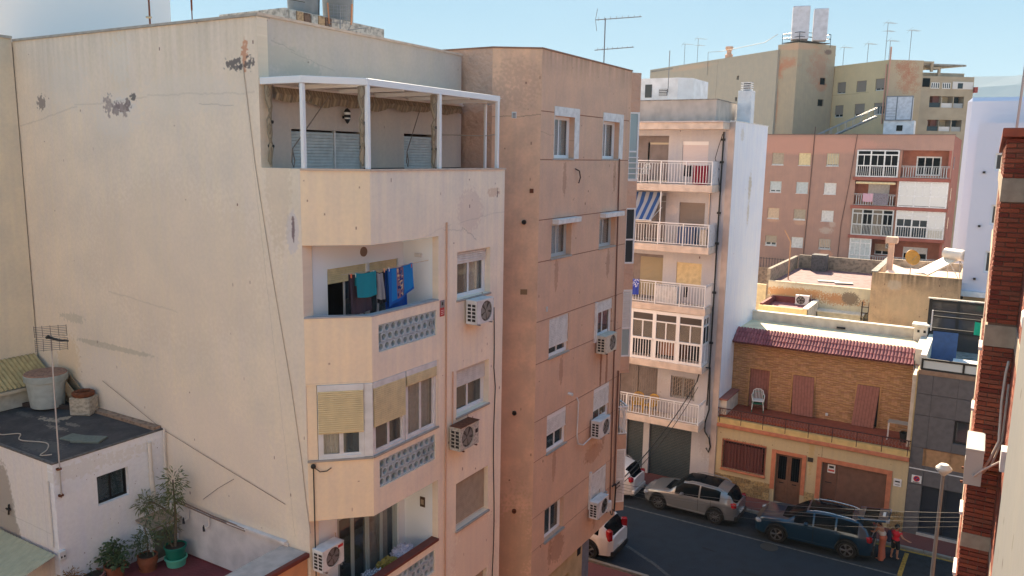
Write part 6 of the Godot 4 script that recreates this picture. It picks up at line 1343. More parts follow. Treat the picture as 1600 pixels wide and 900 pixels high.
	for s in [0, .9]:
		m.bar(Vector3(-17, 17.6, -92 - s), Vector3(-11.2, 20.4, -92 - s), .09, 5); m.bar(Vector3(-17, 18.5, -92 - s), Vector3(-11.2, 21.3, -92 - s), .04, 5)
		for i in 9: m.bar(Vector3(-17 + i * .72, 17.6 + i * .35, -92 - s), Vector3(-17 + i * .72, 18.5 + i * .35, -92 - s), .03, 4)
	obj("stringer", m, M("steel_grey"), st)
	for i in 14: boxed("tread", Transform3D(), -16.8 + i * .4, -16.5 + i * .4, 17.7 + i * .193, 17.74 + i * .193, -92.9, -92, M("steel_grey"), st)
	# two white water tanks on their railed platform
	var G := "white water tanks on the beige tower"
	for q in [["tall boxy white water tank, left one on the far beige tower", Vector3(-21.4, 29.75, -101.3), .95, 3.75], ["narrower white water tank, right one on the far beige tower", Vector3(-19.3, 29.6, -102.0), .78, 3.6]]:
		var tk := thing("water_tank", q[0], "water tank", q[1], G, false); tk.rotation.y = .25
		var s: float = q[2]; var c := MB.new(); c.cbox(Transform3D(), -s, s, 0, q[3], -s, s, .06); obj("shell", c, mat("tank_white", Color8(206, 206, 216), .6, "mottle", .3), tk); boxed("lid", Transform3D(), -s * .5, s * .5, q[3] + .001, q[3] + .06, -s * .5, s * .5, M("tank_white"), tk)
	org = Vector3.ZERO
	var pl := thing("tank_platform", "dark railed platform carrying the white tanks on the beige tower", "platform", Vector3(-20.5, 29.3, -101.6)); org = pl.position
	var D := [Vector3(-23.3, 0, -101.1), Vector3(-21.1, 0, -99.9), Vector3(-18.3, 0, -103.6), Vector3(-20.4, 0, -105)]; var dk := MB.new(); dk.prism(D.map(func(e): return Vector2(e.x, e.z)), 29.45, 29.52); obj("deck", dk, M("dark_metal"), pl)
	var rr := MB.new()
	for k in 4:
		var a: Vector3 = D[k]; var c: Vector3 = D[(k + 1) % 4]
		rr.bar(a + Vector3(0, 29.0, 0), a + Vector3(0, 30.5, 0), .035, 4)
		for v in [30.0, 30.5]: rr.bar(a + Vector3(0, v, 0), c + Vector3(0, v, 0), .035, 4)
	obj("guard_rail", rr, M("dark_metal"), pl)
	var pts := [[fm * Vector3(-20, 28.5, -1), 3.2, 1, "antenna farthest left on the beige block's sloping roofline"], [fm * Vector3(-17.0, 28.5, -1), 3.6, 2, "two armed antenna second from left on the beige block's roofline"], [fw * Vector3(-7.8, 26.6, -1), 2.6, 1, "antenna beside the beige tower on the yellow wing"], [fw * Vector3(-4.2, 26.6, -1), 2.6, 1, "antenna midway along the yellow wing's roof"], [fw * Vector3(-1.7, 26.6, -1), 4.6, 2, "tall comb like antenna near the end of the yellow wing"], [f5 * Vector3(.6, 26.6, -1.5), 2.6, 1, "low antenna just right of the yellow wing's corner"], [f5 * Vector3(3.0, 26.6, -1.5), 3.8, 1, "thin tall antenna over the rust red patches"]]
	for q in pts: 
		var a := antenna(q[3], q[0], q[1], q[2], 1.2); a.scale = Vector3(1.6, 1, 1.6)
	var po := MB.new(); po.bar(fw * Vector3(.0, 20, .1), fw * Vector3(.0, 28.3, .1), .1, 6); po.bar(fw * Vector3(-.4, 20, .1), fw * Vector3(-.4, 26.5, .1), .08, 6); org = b.position; obj("flue_pipe", po, mat("flue_red", Color8(196, 150, 132), .8), b)
	var vs := MB.new(); vs.lathe(Transform3D(Basis(), fm * Vector3(-10.0, 28.7, -.8)), [Vector2(.5, 0), Vector2(.5, .5), Vector2(.32, .6), Vector2(.3, 1.0), Vector2(.5, 1.2), Vector2(.5, 1.5), Vector2(0, 1.5)], 12); obj("roof_cowl", vs, mat("cowl", Color8(214, 170, 142), .8), b)
	var wr := MB.new(); wr.tube([fm * Vector3(-13.2, 26.8, .1), fm * Vector3(-13.2, 29.8, .1), fm * Vector3(-10.4, 29.6, .1), fm * Vector3(-3, 29.9, -.5), fm * Vector3(-.8, 30.6, -.5)], .035, 4); obj("roof_wire", wr, M("steel_grey"), b)

func build_right_far():
	var I := Transform3D()
	var b := thing("apartment_building", "smooth pale blue white building at right with small windows, standing before the hills", "building", Vector3(3, 0, -52))
	var f := fr(Vector3(0, 0, -47), Vector3(0, 0, 1)); var wm := mat("ice_white", Color8(206, 209, 226), .85)
	var hs := [[-.08, 1.0, 15.45, 16.3], [.0, 1.1, 12.75, 13.75], [-.03, 1.1, 10.3, 11.4]]
	var w := MB.new(); w.wall(f, -.95, 8, 9.3, 17.78, -.3, 0, hs); w.wall(fr(Vector3(-.95, 0, 0), Vector3(-1, 0, 0)), -57.9, -47.3, 9.3, 17.75, -.3, 0); obj("front_wall", w, wm, b)
	for h in hs: window(b, f, h[0], h[1], h[2], h[3], {"rec": .12, "room": false, "gm": M("mid_glass"), "n": 2, "fm": M("white_alu")})
	boxed("lower_storey", I, -.8, 8, 0, 9.0, -57, -47.2, mat("lower_tan", Color8(186, 164, 134), .9, "mottle", .3), b); boxed("ledge", I, -1.0, 8, 9.02, 9.29, -58, -46.8, M("white_wall"), b)
	var v2 := MB.new(); v2.cbox(I, -1.9, 8, 0, 19.8, -72, -58, .25); obj("rear_volume", v2, wm, b)
	boxed("roof", I, -.9, 7.9, 17.3, 17.4, -57.8, -47.3, M("concrete"), b)
	for q in [[-.55, 15.3], [-.5, 12.6], [-.45, 9.9]]: boxed("wall_lamp", f, q[0], q[0] + .12, q[1], q[1] + .1, .001, .12, M("plastic_black"), b)
	boxed("wall_camera", f, -.5, -.25, 8.55, 8.75, .0, .2, M("white_paint"), b, .03)
	# middle block: stained stucco, with a roof full of things
	var m := thing("house", "blank stained tan stucco block behind the brick house, with a solar heater on its roof", "house", Vector3(-3, 0, -50))
	var fm := fr(Vector3(0, 0, -46), Vector3(0, 0, 1))
	var sp := painted("stucco_paint", -5.2, 10, 4.4, 10, paint("stucco", 4.4, 10, 48, Color8(186, 158, 126), {"streak": .07, "blot": .24, "fine": .12, "top": .4, "topm": .8, "freq": 1.4, "patches": [[2.5, 8.3, 1.8, .8, Color8(214, 188, 150), .4, 1.6], [1.2, 9.4, .4, .3, Color8(196, 186, 172), .5, 2.0]], "specks": 60}))
	var mw := MB.new(); mw.wall(fm, -5.1, -.92, 0, 10.0, -.25, 0); obj("front_wall", mw, sp, m)
	var ms := MB.new(); ms.wall(fr(Vector3(-5.1, 0, 0), Vector3(-1, 0, 0)), -54, -46.25, 0, 9.99, -.2, 0); ms.wall(fr(Vector3(-.92, 0, 0), Vector3(1, 0, 0)), 46.25, 54, 0, 9.7, -.2, 0); ms.wall(fr(Vector3(0, 0, -54), Vector3(0, 0, -1)), 1.1, 4.9, 0, 9.9, -.2, 0); obj("side_wall", ms, mat("stucco_side", Color8(176, 160, 140), .9, "blotch", .3), m)
	boxed("flat_roof", I, -4.9, -1.1, 9.3, 9.45, -53.8, -46.3, mat("roof_pale", Color8(228, 204, 184), .85, "mottle", .4), m); boxed("left_coping", I, -5.16, -4.84, 10.0, 10.06, -54, -46.02, M("concrete"), m)
	var rs := MB.new(); rs.quad(Vector3(-4.7, 9.75, -46.5), Vector3(-3.5, 9.65, -46.5), Vector3(-3.6, 9.9, -49), Vector3(-4.4, 10.15, -49)); rs.quad(Vector3(-3.45, 9.7, -46.5), Vector3(-2.4, 9.55, -46.5), Vector3(-2.6, 9.8, -49), Vector3(-3.55, 10.0, -49)); obj("skylight", rs, mat("skylight", Color8(232, 206, 190), .5), m)
	boxed("pier", I, -4.62, -4.34, 9.4, 11.4, -48.2, -47.9, mat("pier_pink", Color8(206, 176, 156), .85, "mottle", .5), m); boxed("pier_cap", I, -4.78, -4.18, 11.4, 11.75, -48.35, -47.75, M("pier_pink"), m, .03)
	org = Vector3.ZERO
	var so := thing("solar_heater", "white solar water heater, slanted panel below a horizontal drum", "solar heater", Vector3(-2.0, 9.45, -47.8)); org = so.position
	var dirp := (Vector3(-1.55, 10.8, -48.3) - Vector3(-2.95, 9.95, -46.9)).normalized(); var sidep := Vector3(.75, 0, .66).normalized(); var nrm := sidep.cross(dirp).normalized()
	if nrm.y < 0: nrm = -nrm
	var pf := Transform3D(Basis(sidep, dirp, sidep.cross(dirp)), Vector3(-2.85, 9.98, -47.0))
	for s in [[-.45, -.01], [.01, .47]]: boxed("panel", pf, s[0], s[1], 0, 2.15, -.05, .05, mat("panel_cream", Color8(226, 216, 196), .4, "mottle", .8), so, .015)
	var dr := MB.new(); var ax := Basis(Vector3(0, 1, 0), sidep, Vector3(0, 1, 0).cross(sidep)); dr.lathe(Transform3D(ax, Vector3(-1.4, 11.0, -48.2) - sidep * .62), [Vector2(0, 0), Vector2(.26, 0), Vector2(.30, .04), Vector2(.30, 1.2), Vector2(.26, 1.24), Vector2(0, 1.24)], 22); obj("drum", dr, mat("drum_white", Color8(216, 210, 200), .35), so)
	var fr3 := MB.new()
	for s in [-.4, .4]:
		var p: Vector3 = Vector3(-1.45, 10.72, -48.2) + sidep * s
		fr3.bar(p, Vector3(p.x + .1, 9.45, p.z - .05), .025, 5); fr3.bar(p, Vector3(p.x + .7, 9.45, p.z - .5), .025, 5); fr3.bar(Vector3(p.x + .1, 9.5, p.z), Vector3(p.x + .7, 9.5, p.z - .5), .02, 5)
	obj("stand", fr3, M("steel_grey"), so)
	org = Vector3.ZERO
	var ds := thing("satellite_dish", "orange satellite dish on the tan block's roof", "satellite dish", Vector3(-3.42, 9.45, -47.6)); org = ds.position
	var di := MB.new(); var dax := Vector3(.55, .35, .75).normalized(); var db := Basis(dax.cross(Vector3.UP).normalized(), dax, dax.cross(Vector3.UP).normalized().cross(dax)); di.lathe(Transform3D(db, Vector3(-3.42, 10.72, -47.6)), [Vector2(0, 0), Vector2(.2, .02), Vector2(.34, .07), Vector2(.42, .12), Vector2(.41, .14), Vector2(.33, .09), Vector2(0, .02)], 20); obj("reflector", di, mat("dish_orange", Color8(206, 146, 52), .5, "mottle", 1), ds)
	var dp := MB.new(); dp.bar(Vector3(-3.42, 9.45, -47.68), Vector3(-3.42, 10.72, -47.66), .03, 5); dp.bar(Vector3(-3.42, 10.5, -47.6), Vector3(-3.42, 10.72, -47.6) + dax * .5, .012, 4); obj("mast", dp, M("steel_grey"), ds)
	org = Vector3.ZERO
	# low worn building between the grey flats and the tan block
	var lo := thing("house", "low building with peeling ochre wall and flat dull red roof behind the brick house", "house", Vector3(-8.5, 0, -50)); org = lo.position
	var fo := fr(Vector3(0, 0, -48), Vector3(0, 0, 1))
	var wp := painted("worn_paint", -11.2, 9, 6.2, 9, paint("worn", 6.2, 9, 40, Color8(206, 198, 174), {"streak": .08, "blot": .14, "patches": [[2.0, 8.15, 2.4, .3, Color8(196, 146, 98), .9, 2.4], [4.0, 8.0, 1.6, .3, Color8(190, 140, 100), .85, 3.0], [4.9, 8.15, .5, .4, Color8(132, 118, 102), .95, 1.6], [1.6, 7.8, 2.0, .18, Color8(166, 146, 118), .8, 2.0], [2.4, 8.75, 2.6, .12, Color8(184, 170, 148), .7, 2.0]]}))
	var ow := MB.new(); ow.wall(fo, -10.9, -5.2, 0, 8.75, -.25, 0); obj("front_wall", ow, wp, lo); boxed("flat_roof", I, -10.8, -5.2, 8.5, 8.62, -56, -48.2, mat("roof_dull", Color8(130, 96, 100), .85, "blotch", .3), lo)
	boxed("rear_parapet", I, -10.8, -5.15, 8.4, 9.5, -56.2, -56, mat("parapet_dim", Color8(150, 138, 124), .9, "blotch", .5), lo); boxed("left_parapet", I, -11.1, -10.9, 6, 9.4, -56.2, -48.4, M("parapet_dim"), lo)
	boxed("dark_stack", I, -9.8, -8.9, 8.62, 9.7, -55.8, -54.8, mat("stack_dark", Color8(86, 86, 90), .9, "blotch", .8), lo); boxed("left_wall", I, -14, -11.12, 0, 7.9, -52, -51.8, mat("left_cream", Color8(214, 200, 164), .9, "mottle", .4), lo)
	boxed("white_extension", I, -7.9, -5.5, 0, 7.35, -47.99, -47.2, mat("ext_white", Color8(220, 212, 188), .9, "mottle", .4), lo); boxed("extension_roof", I, -7.95, -5.45, 7.351, 7.42, -48, -47.1, M("coping_white"), lo)
	for i in 14: boxed("fence_bar", I, -7.75 + i * .15, -7.70 + i * .15, 5.6, 6.5, -47.1, -47.06, M("dark_metal"), lo)
	boxed("dark_opening", I, -7.8, -5.6, 5.6, 6.5, -47.19, -47.15, M("black"), lo)
	var la := MB.new()
	for u in [-5.55, -5.2, -4.98]: la.bar(Vector3(u, 5, -46.9), Vector3(u, 8.2, -46.9), .035, 4)
	for i in 9: la.bar(Vector3(-5.6, 5.2 + i * .34, -46.9), Vector3(-4.95, 5.2 + i * .34, -46.9), .03, 4)
	obj("iron_trellis", la, mat("iron_brown", Color8(66, 54, 48), .7), lo)
	for q in [[-8.6, 8.64, -50.5, 1.2], [-7.6, 8.66, -50.2, 1.0]]: boxed("loose_sheet", Transform3D(Basis(Vector3.UP, .3), Vector3(q[0], q[1], q[2])), 0, q[3], 0, .05, 0, .5, mat("sheet_grey", Color8(176, 176, 172), .7, "blotch", 1), lo)
	org = Vector3.ZERO
	var an := thing("house", "small annex with dull red roof terrace and yellow front just behind the brick house roof", "house", Vector3(-9, 0, -46)); org = an.position
	var ap := painted("annex_paint", -10.8, 8.5, 2.8, 8.5, paint("annex", 2.8, 8.5, 48, Color8(216, 192, 142), {"streak": .1, "blot": .12, "top": .3, "topm": .3, "patches": [[1.0, 7.3, .9, .4, Color8(222, 178, 110), .5, 1.4]]}))
	var aw := MB.new(); aw.wall(fr(Vector3(0, 0, -44.4), Vector3(0, 0, 1)), -10.5, -7.95, 0, 7.86, -.2, 0); obj("front_wall", aw, ap, an)
	var as_ := MB.new(); as_.wall(fr(Vector3(-7.95, 0, 0), Vector3(1, 0, 0)), 44.41, 47.6, 0, 7.88, -.2, 0); obj("side_wall", as_, M("parapet_white"), an); boxed("side_coping", I, -8.2, -7.9, 7.881, 7.93, -47.6, -44.38, M("coping_white"), an)
	boxed("roof", I, -10.4, -8.15, 7.5, 7.62, -47.5, -44.6, mat("roof_rose", Color8(150, 88, 94), .8, "blotch", .5), an); boxed("rear_parapet", I, -10.5, -8.1, 7.0, 7.95, -47.7, -47.5, mat("parapet_rose", Color8(120, 62, 62), .85, "mottle", .6), an); boxed("left_parapet", I, -10.5, -10.35, 7.0, 7.95, -47.5, -44.6, M("parapet_rose"), an)
	boxed("slot_window", fr(Vector3(-7.95, 0, 0), Vector3(1, 0, 0)), 45.3, 46.4, 6.9, 7.02, .001, .01, M("black"), an)
	ac_unit("white air conditioner lying on the dull red annex roof behind the brick house", fr(Vector3(0, 0, -47.4), Vector3(0, 0, 1)), -8.75, 7.64, .05, {"W": .75, "gm": M("plastic_black")})
	# iron fence and low wall at the foot of the orange flats
	org = Vector3.ZERO
	var fe := thing("fence", "long row of dark fence bars before the orange flats", "fence", Vector3(-13, 5, -74)); org = fe.position
	boxed("low_wall", I, -20, -6, 0, 6.1, -74.2, -74, mat("fence_wall", Color8(150, 126, 108), .9, "blotch", .4), fe)
	for i in 56: boxed("bar", I, -19.9 + i * .25, -19.86 + i * .25, 6.1, 7.0, -74.12, -74.08, M("dark_metal"), fe)
	boxed("rail", I, -20, -6, 6.9, 6.94, -74.13, -74.07, M("dark_metal"), fe)
	var gp := thing("roof_pole", "rusty bent pole on the low building left of the dull red roof", "pole", Vector3(-10.2, 8.6, -50)); org = gp.position
	var q := MB.new(); q.tube([Vector3(-10.2, 8.6, -50), Vector3(-10.2, 10.9, -50), Vector3(-10.6, 11.6, -50)], .035, 5); obj("pole", q, mat("pole_tan", Color8(176, 134, 100), .8), gp)

func lerp_pts(p: Array, x: float) -> float:
	if x <= p[0].x: return p[0].y
	for i in p.size() - 1:
		if x <= p[i + 1].x:
			var t: float = (x - p[i].x) / (p[i + 1].x - p[i].x)
			return lerpf(p[i].y, p[i + 1].y, t * t * (3 - 2 * t) * .5 + t * .5)
	return p[-1].y

# nose towards +x, wheels on y = 0. s: L, W, belt [(x, y)], roof [(x, y)], plan [(x, half width)], wf, wr, r, ws [x0, x1] windscreen, rg [x0, x1] rear glass, sg [[x0, x1], ...] side windows, pano [x0, x1]
func car(label: String, category: String, at: Vector3, yaw: float, paintm: Material, s: Dictionary) -> Node3D:
	var t := thing("parked_car", label, category, at, "cars parked along the street", false); t.rotation.y = yaw
	var L: float = s.L; var N := 64; var R: float = s.r; var I := Transform3D()
	var g := []; var open: bool = s.get("open", false)
	var roof0: float = s.roof[0].x; var roof1: float = s.roof[-1].x; var top := 0.0
	for p in s.roof: top = maxf(top, p.y)
	for i in N + 1:
		var x := lerpf(-L / 2, L / 2, float(i) / N)
		var w := lerp_pts(s.plan, x); var b := lerp_pts(s.belt, x); var yb: float = lerp_pts(s.get("low", [Vector2(-9, .22), Vector2(9, .22)]), x)
		for ax in [s.wf, s.wr]:
			var d := absf(x - ax)
			if d < R * 1.16: yb = maxf(yb, sqrt(R * R * 1.3456 - d * d) + R * .96)
		var rf := b
		if x > roof0 and x < roof1: rf = maxf(b, lerp_pts(s.roof, x))
		var k := clampf((rf - b) / (top - b), 0, 1)
		var flat := [Vector2(w * .955, b - .0), Vector2(w * .88, b + .03), Vector2(w * .62, b + .05), Vector2(w * .3, b + .062), Vector2(0, b + .065)]
		var cab := [Vector2(w * .955, b), Vector2(lerpf(w * .955, w * .76, .5), lerpf(b, rf, .52)), Vector2(w * .755, rf - .07), Vector2(w * .62, rf - .012), Vector2(0, rf + .015)]
		var kk := smoothstep(0.0, .35, k)
		var sec := [Vector2(w * .90, yb), Vector2(w * .985, minf(yb + .10, b - .05)), Vector2(w, lerpf(maxf(yb, .3), b, .62)), Vector2(w * .985, b - .08)]
		for q in 5: sec.append(flat[q].lerp(cab[q], kk if q else 0.0))
		g.append([x, sec, rf - b])
	var P := func(i, j, side) -> Vector3: return Vector3(g[i][0], g[i][1][j].y, g[i][1][j].x * side)
	var nrm := func(i, j, side) -> Vector3:
		var a: Vector3 = P.call(mini(i + 1, N), j, side) - P.call(maxi(i - 1, 0), j, side)
		var b: Vector3 = P.call(i, mini(j + 1, 8), side) - P.call(i, maxi(j - 1, 0), side)
		if j == 8: b = Vector3(0, 0, -side)
		var n: Vector3 = a.cross(b) * side
		return n.normalized() if n.length() > 1e-6 else Vector3.UP
	var mb := {"body": MB.new(), "cladding": MB.new(), "side_glass": MB.new(), "side_glass2": MB.new(), "windscreen": MB.new(), "rear_window": MB.new(), "roof_panel": MB.new()}
	for i in N:
		var xm: float = (g[i][0] + g[i + 1][0]) / 2
		for j in 8:
			for side in [1, -1]:
				var k := "body"
				var tall: bool = g[i][2] > .12 and g[i + 1][2] > .12
				if j == 0: k = "cladding"
				elif (j == 4 or j == 5) and tall:
					for q in s.sg: if xm > q[0] and xm < q[1]: k = "side_glass" if side > 0 else "side_glass2"
				elif j >= 6 or j == 5:
					if xm > s.ws[0] and xm < s.ws[1]: k = "windscreen" if j >= 6 else "body"
					if xm > s.rg[0] and xm < s.rg[1] and j >= 6: k = "rear_window"
					if s.has("pano") and xm > s.pano[0] and xm < s.pano[1] and j == 7: k = "roof_panel"
				var a = P.call(i, j, side); var b = P.call(i + 1, j, side); var c = P.call(i + 1, j + 1, side); var d = P.call(i, j + 1, side)
				var na = nrm.call(i, j, side); var nb = nrm.call(i + 1, j, side); var nc = nrm.call(i + 1, j + 1, side); var nd = nrm.call(i, j + 1, side)
				if side > 0: mb[k].trin(a, b, c, na, nb, nc); mb[k].trin(a, c, d, na, nc, nd)
				else: mb[k].trin(b, a, d, nb, na, nd); mb[k].trin(b, d, c, nb, nd, nc)
	for e in [0, N]:
		for j in 8:
			for side in [1, -1]:
				var a = P.call(e, j, side); var d = P.call(e, j + 1, side); var o := Vector3(g[e][0], a.y, 0); var o2 := Vector3(g[e][0], d.y, 0)
				mb["body" if j > 0 else "cladding"].quad(a, d, o2, o)
	var body := obj("body", mb.body, paintm, t)
	obj("cladding", mb.cladding, M("plastic_black") if s.get("clad", true) else paintm, t)
	obj("side_glass", mb.side_glass, M("dark_glass"), t); obj("side_glass", mb.side_glass2, M("dark_glass"), t); obj("windscreen", mb.windscreen, M("dark_glass"), t)
	obj("rear_window", mb.rear_window, M("black") if open else M("dark_glass"), t)
	if s.pano[0] < 5: obj("roof_panel", mb.roof_panel, M("dark_glass"), t)
	boxed("underbody", I, -L * .46, L * .46, .2, .42, -s.W * .40, s.W * .40, M("black"), t)
	for ax in [s.wf, s.wr]:
		for side in [1, -1]:
			var c := Transform3D(Basis(Vector3(1, 0, 0), Vector3(0, 0, side), Vector3(0, -side, 0)), Vector3(ax, R, side * (s.W / 2 - .24)))
			var ty := MB.new(); ty.lathe(c, [Vector2(R * .6, 0), Vector2(R * .96, .0), Vector2(R, .03), Vector2(R, .19), Vector2(R * .96, .22), Vector2(R * .70, .225), Vector2(R * .68, .20)], 28)
			var wheel := obj("wheel", ty, M("tyre"), t)
			var rim := MB.new(); rim.lathe(c, [Vector2(R * .70, .21), Vector2(R * .64, .215), Vector2(R * .62, .15)], 28); rim.lathe(c, [Vector2(R * .16, .19), Vector2(R * .12, .205), Vector2(0, .205)], 16)
			var n: int = s.get("spokes", 5)
			for k in n:
				var a := TAU * k / n
				for da in [-.13, .13] if n < 8 else [0.0]:
					var d := Vector3(cos(a), 0, sin(a)); var e := Vector3(cos(a + da), 0, sin(a + da))
					rim.bar(c * (d * R * .1 + Vector3(0, .195, 0)), c * (e * R * .66 + Vector3(0, .19, 0)), .022, 4)
			obj("rim", rim, M("rim"), wheel); var wd := MB.new(); wd.lathe(c, [Vector2(R * .66, .12), Vector2(0, .12)], 20); obj("wheel_well", wd, M("black"), wheel)
			var ar := MB.new(); var pts := []
			for k in 11: pts.append(Vector3(ax + cos(PI * k / 10) * R * 1.2, R + sin(PI * k / 10) * R * 1.17, side * (lerp_pts(s.plan, ax) * .985)))
			ar.tube(pts, .028, 5); obj("arch_trim", ar, M("plastic_black") if s.get("clad", true) else paintm, t)
	for side in [1, -1]:
		var mx: float = s.ws[0] - .12; var wm := lerp_pts(s.plan, mx)
		var mr := MB.new(); mr.cbox(I, mx - .02, mx + .14, lerp_pts(s.belt, mx) + .02, lerp_pts(s.belt, mx) + .15, side * (wm + .1) - .09, side * (wm + .1) + .09, .03); mr.bar(Vector3(mx + .06, lerp_pts(s.belt, mx), side * wm * .93), Vector3(mx + .06, lerp_pts(s.belt, mx) + .06, side * (wm + .06)), .025); obj("mirror", mr, paintm, t)
		for q in s.get("doors", []):
			var yy0: float = .42; var yy1: float = lerp_pts(s.belt, q) - .02
			boxed("door_seam", I, q - .006, q + .006, yy0, yy1, side * (lerp_pts(s.plan, q) * 1.0) - .004, side * lerp_pts(s.plan, q) * 1.0 + .003, M("black"), t)
			boxed("door_handle", I, q + .06, q + .24, yy1 - .13, yy1 - .10, side * (lerp_pts(s.plan, q) * .995) - .01, side * lerp_pts(s.plan, q) * .995 + .03, s.get("hm", paintm), t, .008)
		boxed("sill_strip", I, s.wr + R * 1.3, s.wf - R * 1.3, .36, .40, side * (s.W / 2 * .985) - .02, side * s.W / 2 * .985 + .012, s.get("hm", M("steel_grey")), t)
		var rl := MB.new(); var pts := []
		for k in 9:
			var x := lerpf(s.rail[0], s.rail[1], k / 8.0); pts.append(Vector3(x, lerp_pts(s.roof, x) + (.03 if k > 0 and k < 8 else -.02), side * lerp_pts(s.plan, x) * .70))
		rl.tube(pts, .02, 6); obj("roof_rail", rl, s.get("railm", M("steel_grey")), t)
		# lamps follow the corners of the body
		var xf := L / 2 - .20; var hl := MB.new(); hl.cbox(Transform3D(Basis(Vector3.UP, side * -.5), Vector3(xf, lerp_pts(s.belt, xf) - .12, side * lerp_pts(s.plan, xf) * .9)), -.02, .17, -.06, .06, -.16, .10, .03); obj("headlight", hl, mat("lamp_clear", Color8(150, 154, 160), .15), t)
		var xr := -L / 2 + .09; var tl := MB.new(); var ty0: float = s.get("tail", .85)
		tl.cbox(Transform3D(Basis(Vector3.UP, side * .45), Vector3(xr + .04, ty0, side * lerp_pts(s.plan, xr) * .92)), -.10, .14, -.02, s.get("tailh", .16), -.14, .055, .03); var tail := obj("tail_light", tl, mat("lamp_red", Color8(150, 16, 22), .15), t)
		boxed("lens", Transform3D(Basis(Vector3.UP, side * .45), Vector3(xr + .04, ty0, side * lerp_pts(s.plan, xr) * .92)), -.085, .10, s.get("tailh", .16) * .55, s.get("tailh", .16) * .8, -.1, .058, M("lamp_clear"), tail)
	boxed("rear_bumper", I, -L / 2 - .04, -L / 2 + .12, .30, .50, -s.W * .40, s.W * .40, M("plastic_black") if s.get("clad", true) else paintm, t, .03)
	boxed("number_plate", I, -L / 2 - .045 if s.get("plate_low", true) else -L / 2 - .02, -L / 2 - .01, .54, .64, -.26, .26, mat("plate_white", Color8(214, 214, 210), .4), t)
	boxed("grille", I, L / 2 - .02, L / 2 + .02, .45, .62, -.45, .45, M("plastic_black"), t, .01)
	if open:
		boxed("boot_opening", I, -L / 2 - .012, -L / 2 + .02, .62, lerp_pts(s.belt, -L / 2) + .02, -s.W * .38, s.W * .38, M("black"), t)
		var f := Transform3D(Basis(Vector3(0, 0, 1), -.0) * Basis(Vector3(0, 0, 1), -.12), Vector3(-L / 2 + .52, 1.70, 0))
		var hatch := MB.new(); hatch.cbox(f, -1.02, 0, -.05, .05, -.66, .66, .04); var ht := obj("tailgate", hatch, paintm, t)
		boxed("rear_window", f, -.62, -.10, .045, .058, -.52, .52, M("dark_glass"), ht); boxed("lamp", f, -1.035, -.9, -.04, .04, .42, .67, M("lamp_clear"), ht); boxed("lamp", f, -1.035, -.9, -.04, .04, -.67, -.42, M("lamp_clear"), ht); boxed("spoiler", f, -.1, .12, .03, .08, -.6, .6, paintm, ht, .02); boxed("plate", f, -.86, -.76, .052, .06, -.22, .22, M("plate_white"), ht)
		for side in [-1, 1]:
			var st := MB.new(); st.bar(Vector3(-L / 2 + .08, 1.0, side * .58), f * Vector3(-.62, -.04, side * .58), .014, 5); obj("strut", st, M("steel_grey"), t)
	return t

func carpaint(k: String, c: Color, metal := .0) -> StandardMaterial3D:
	var m := mat(k, c, .32, "", 1, "", 0, 1, metal); m.clearcoat_enabled = true; m.clearcoat = 1.0; m.clearcoat_roughness = .05
	return m

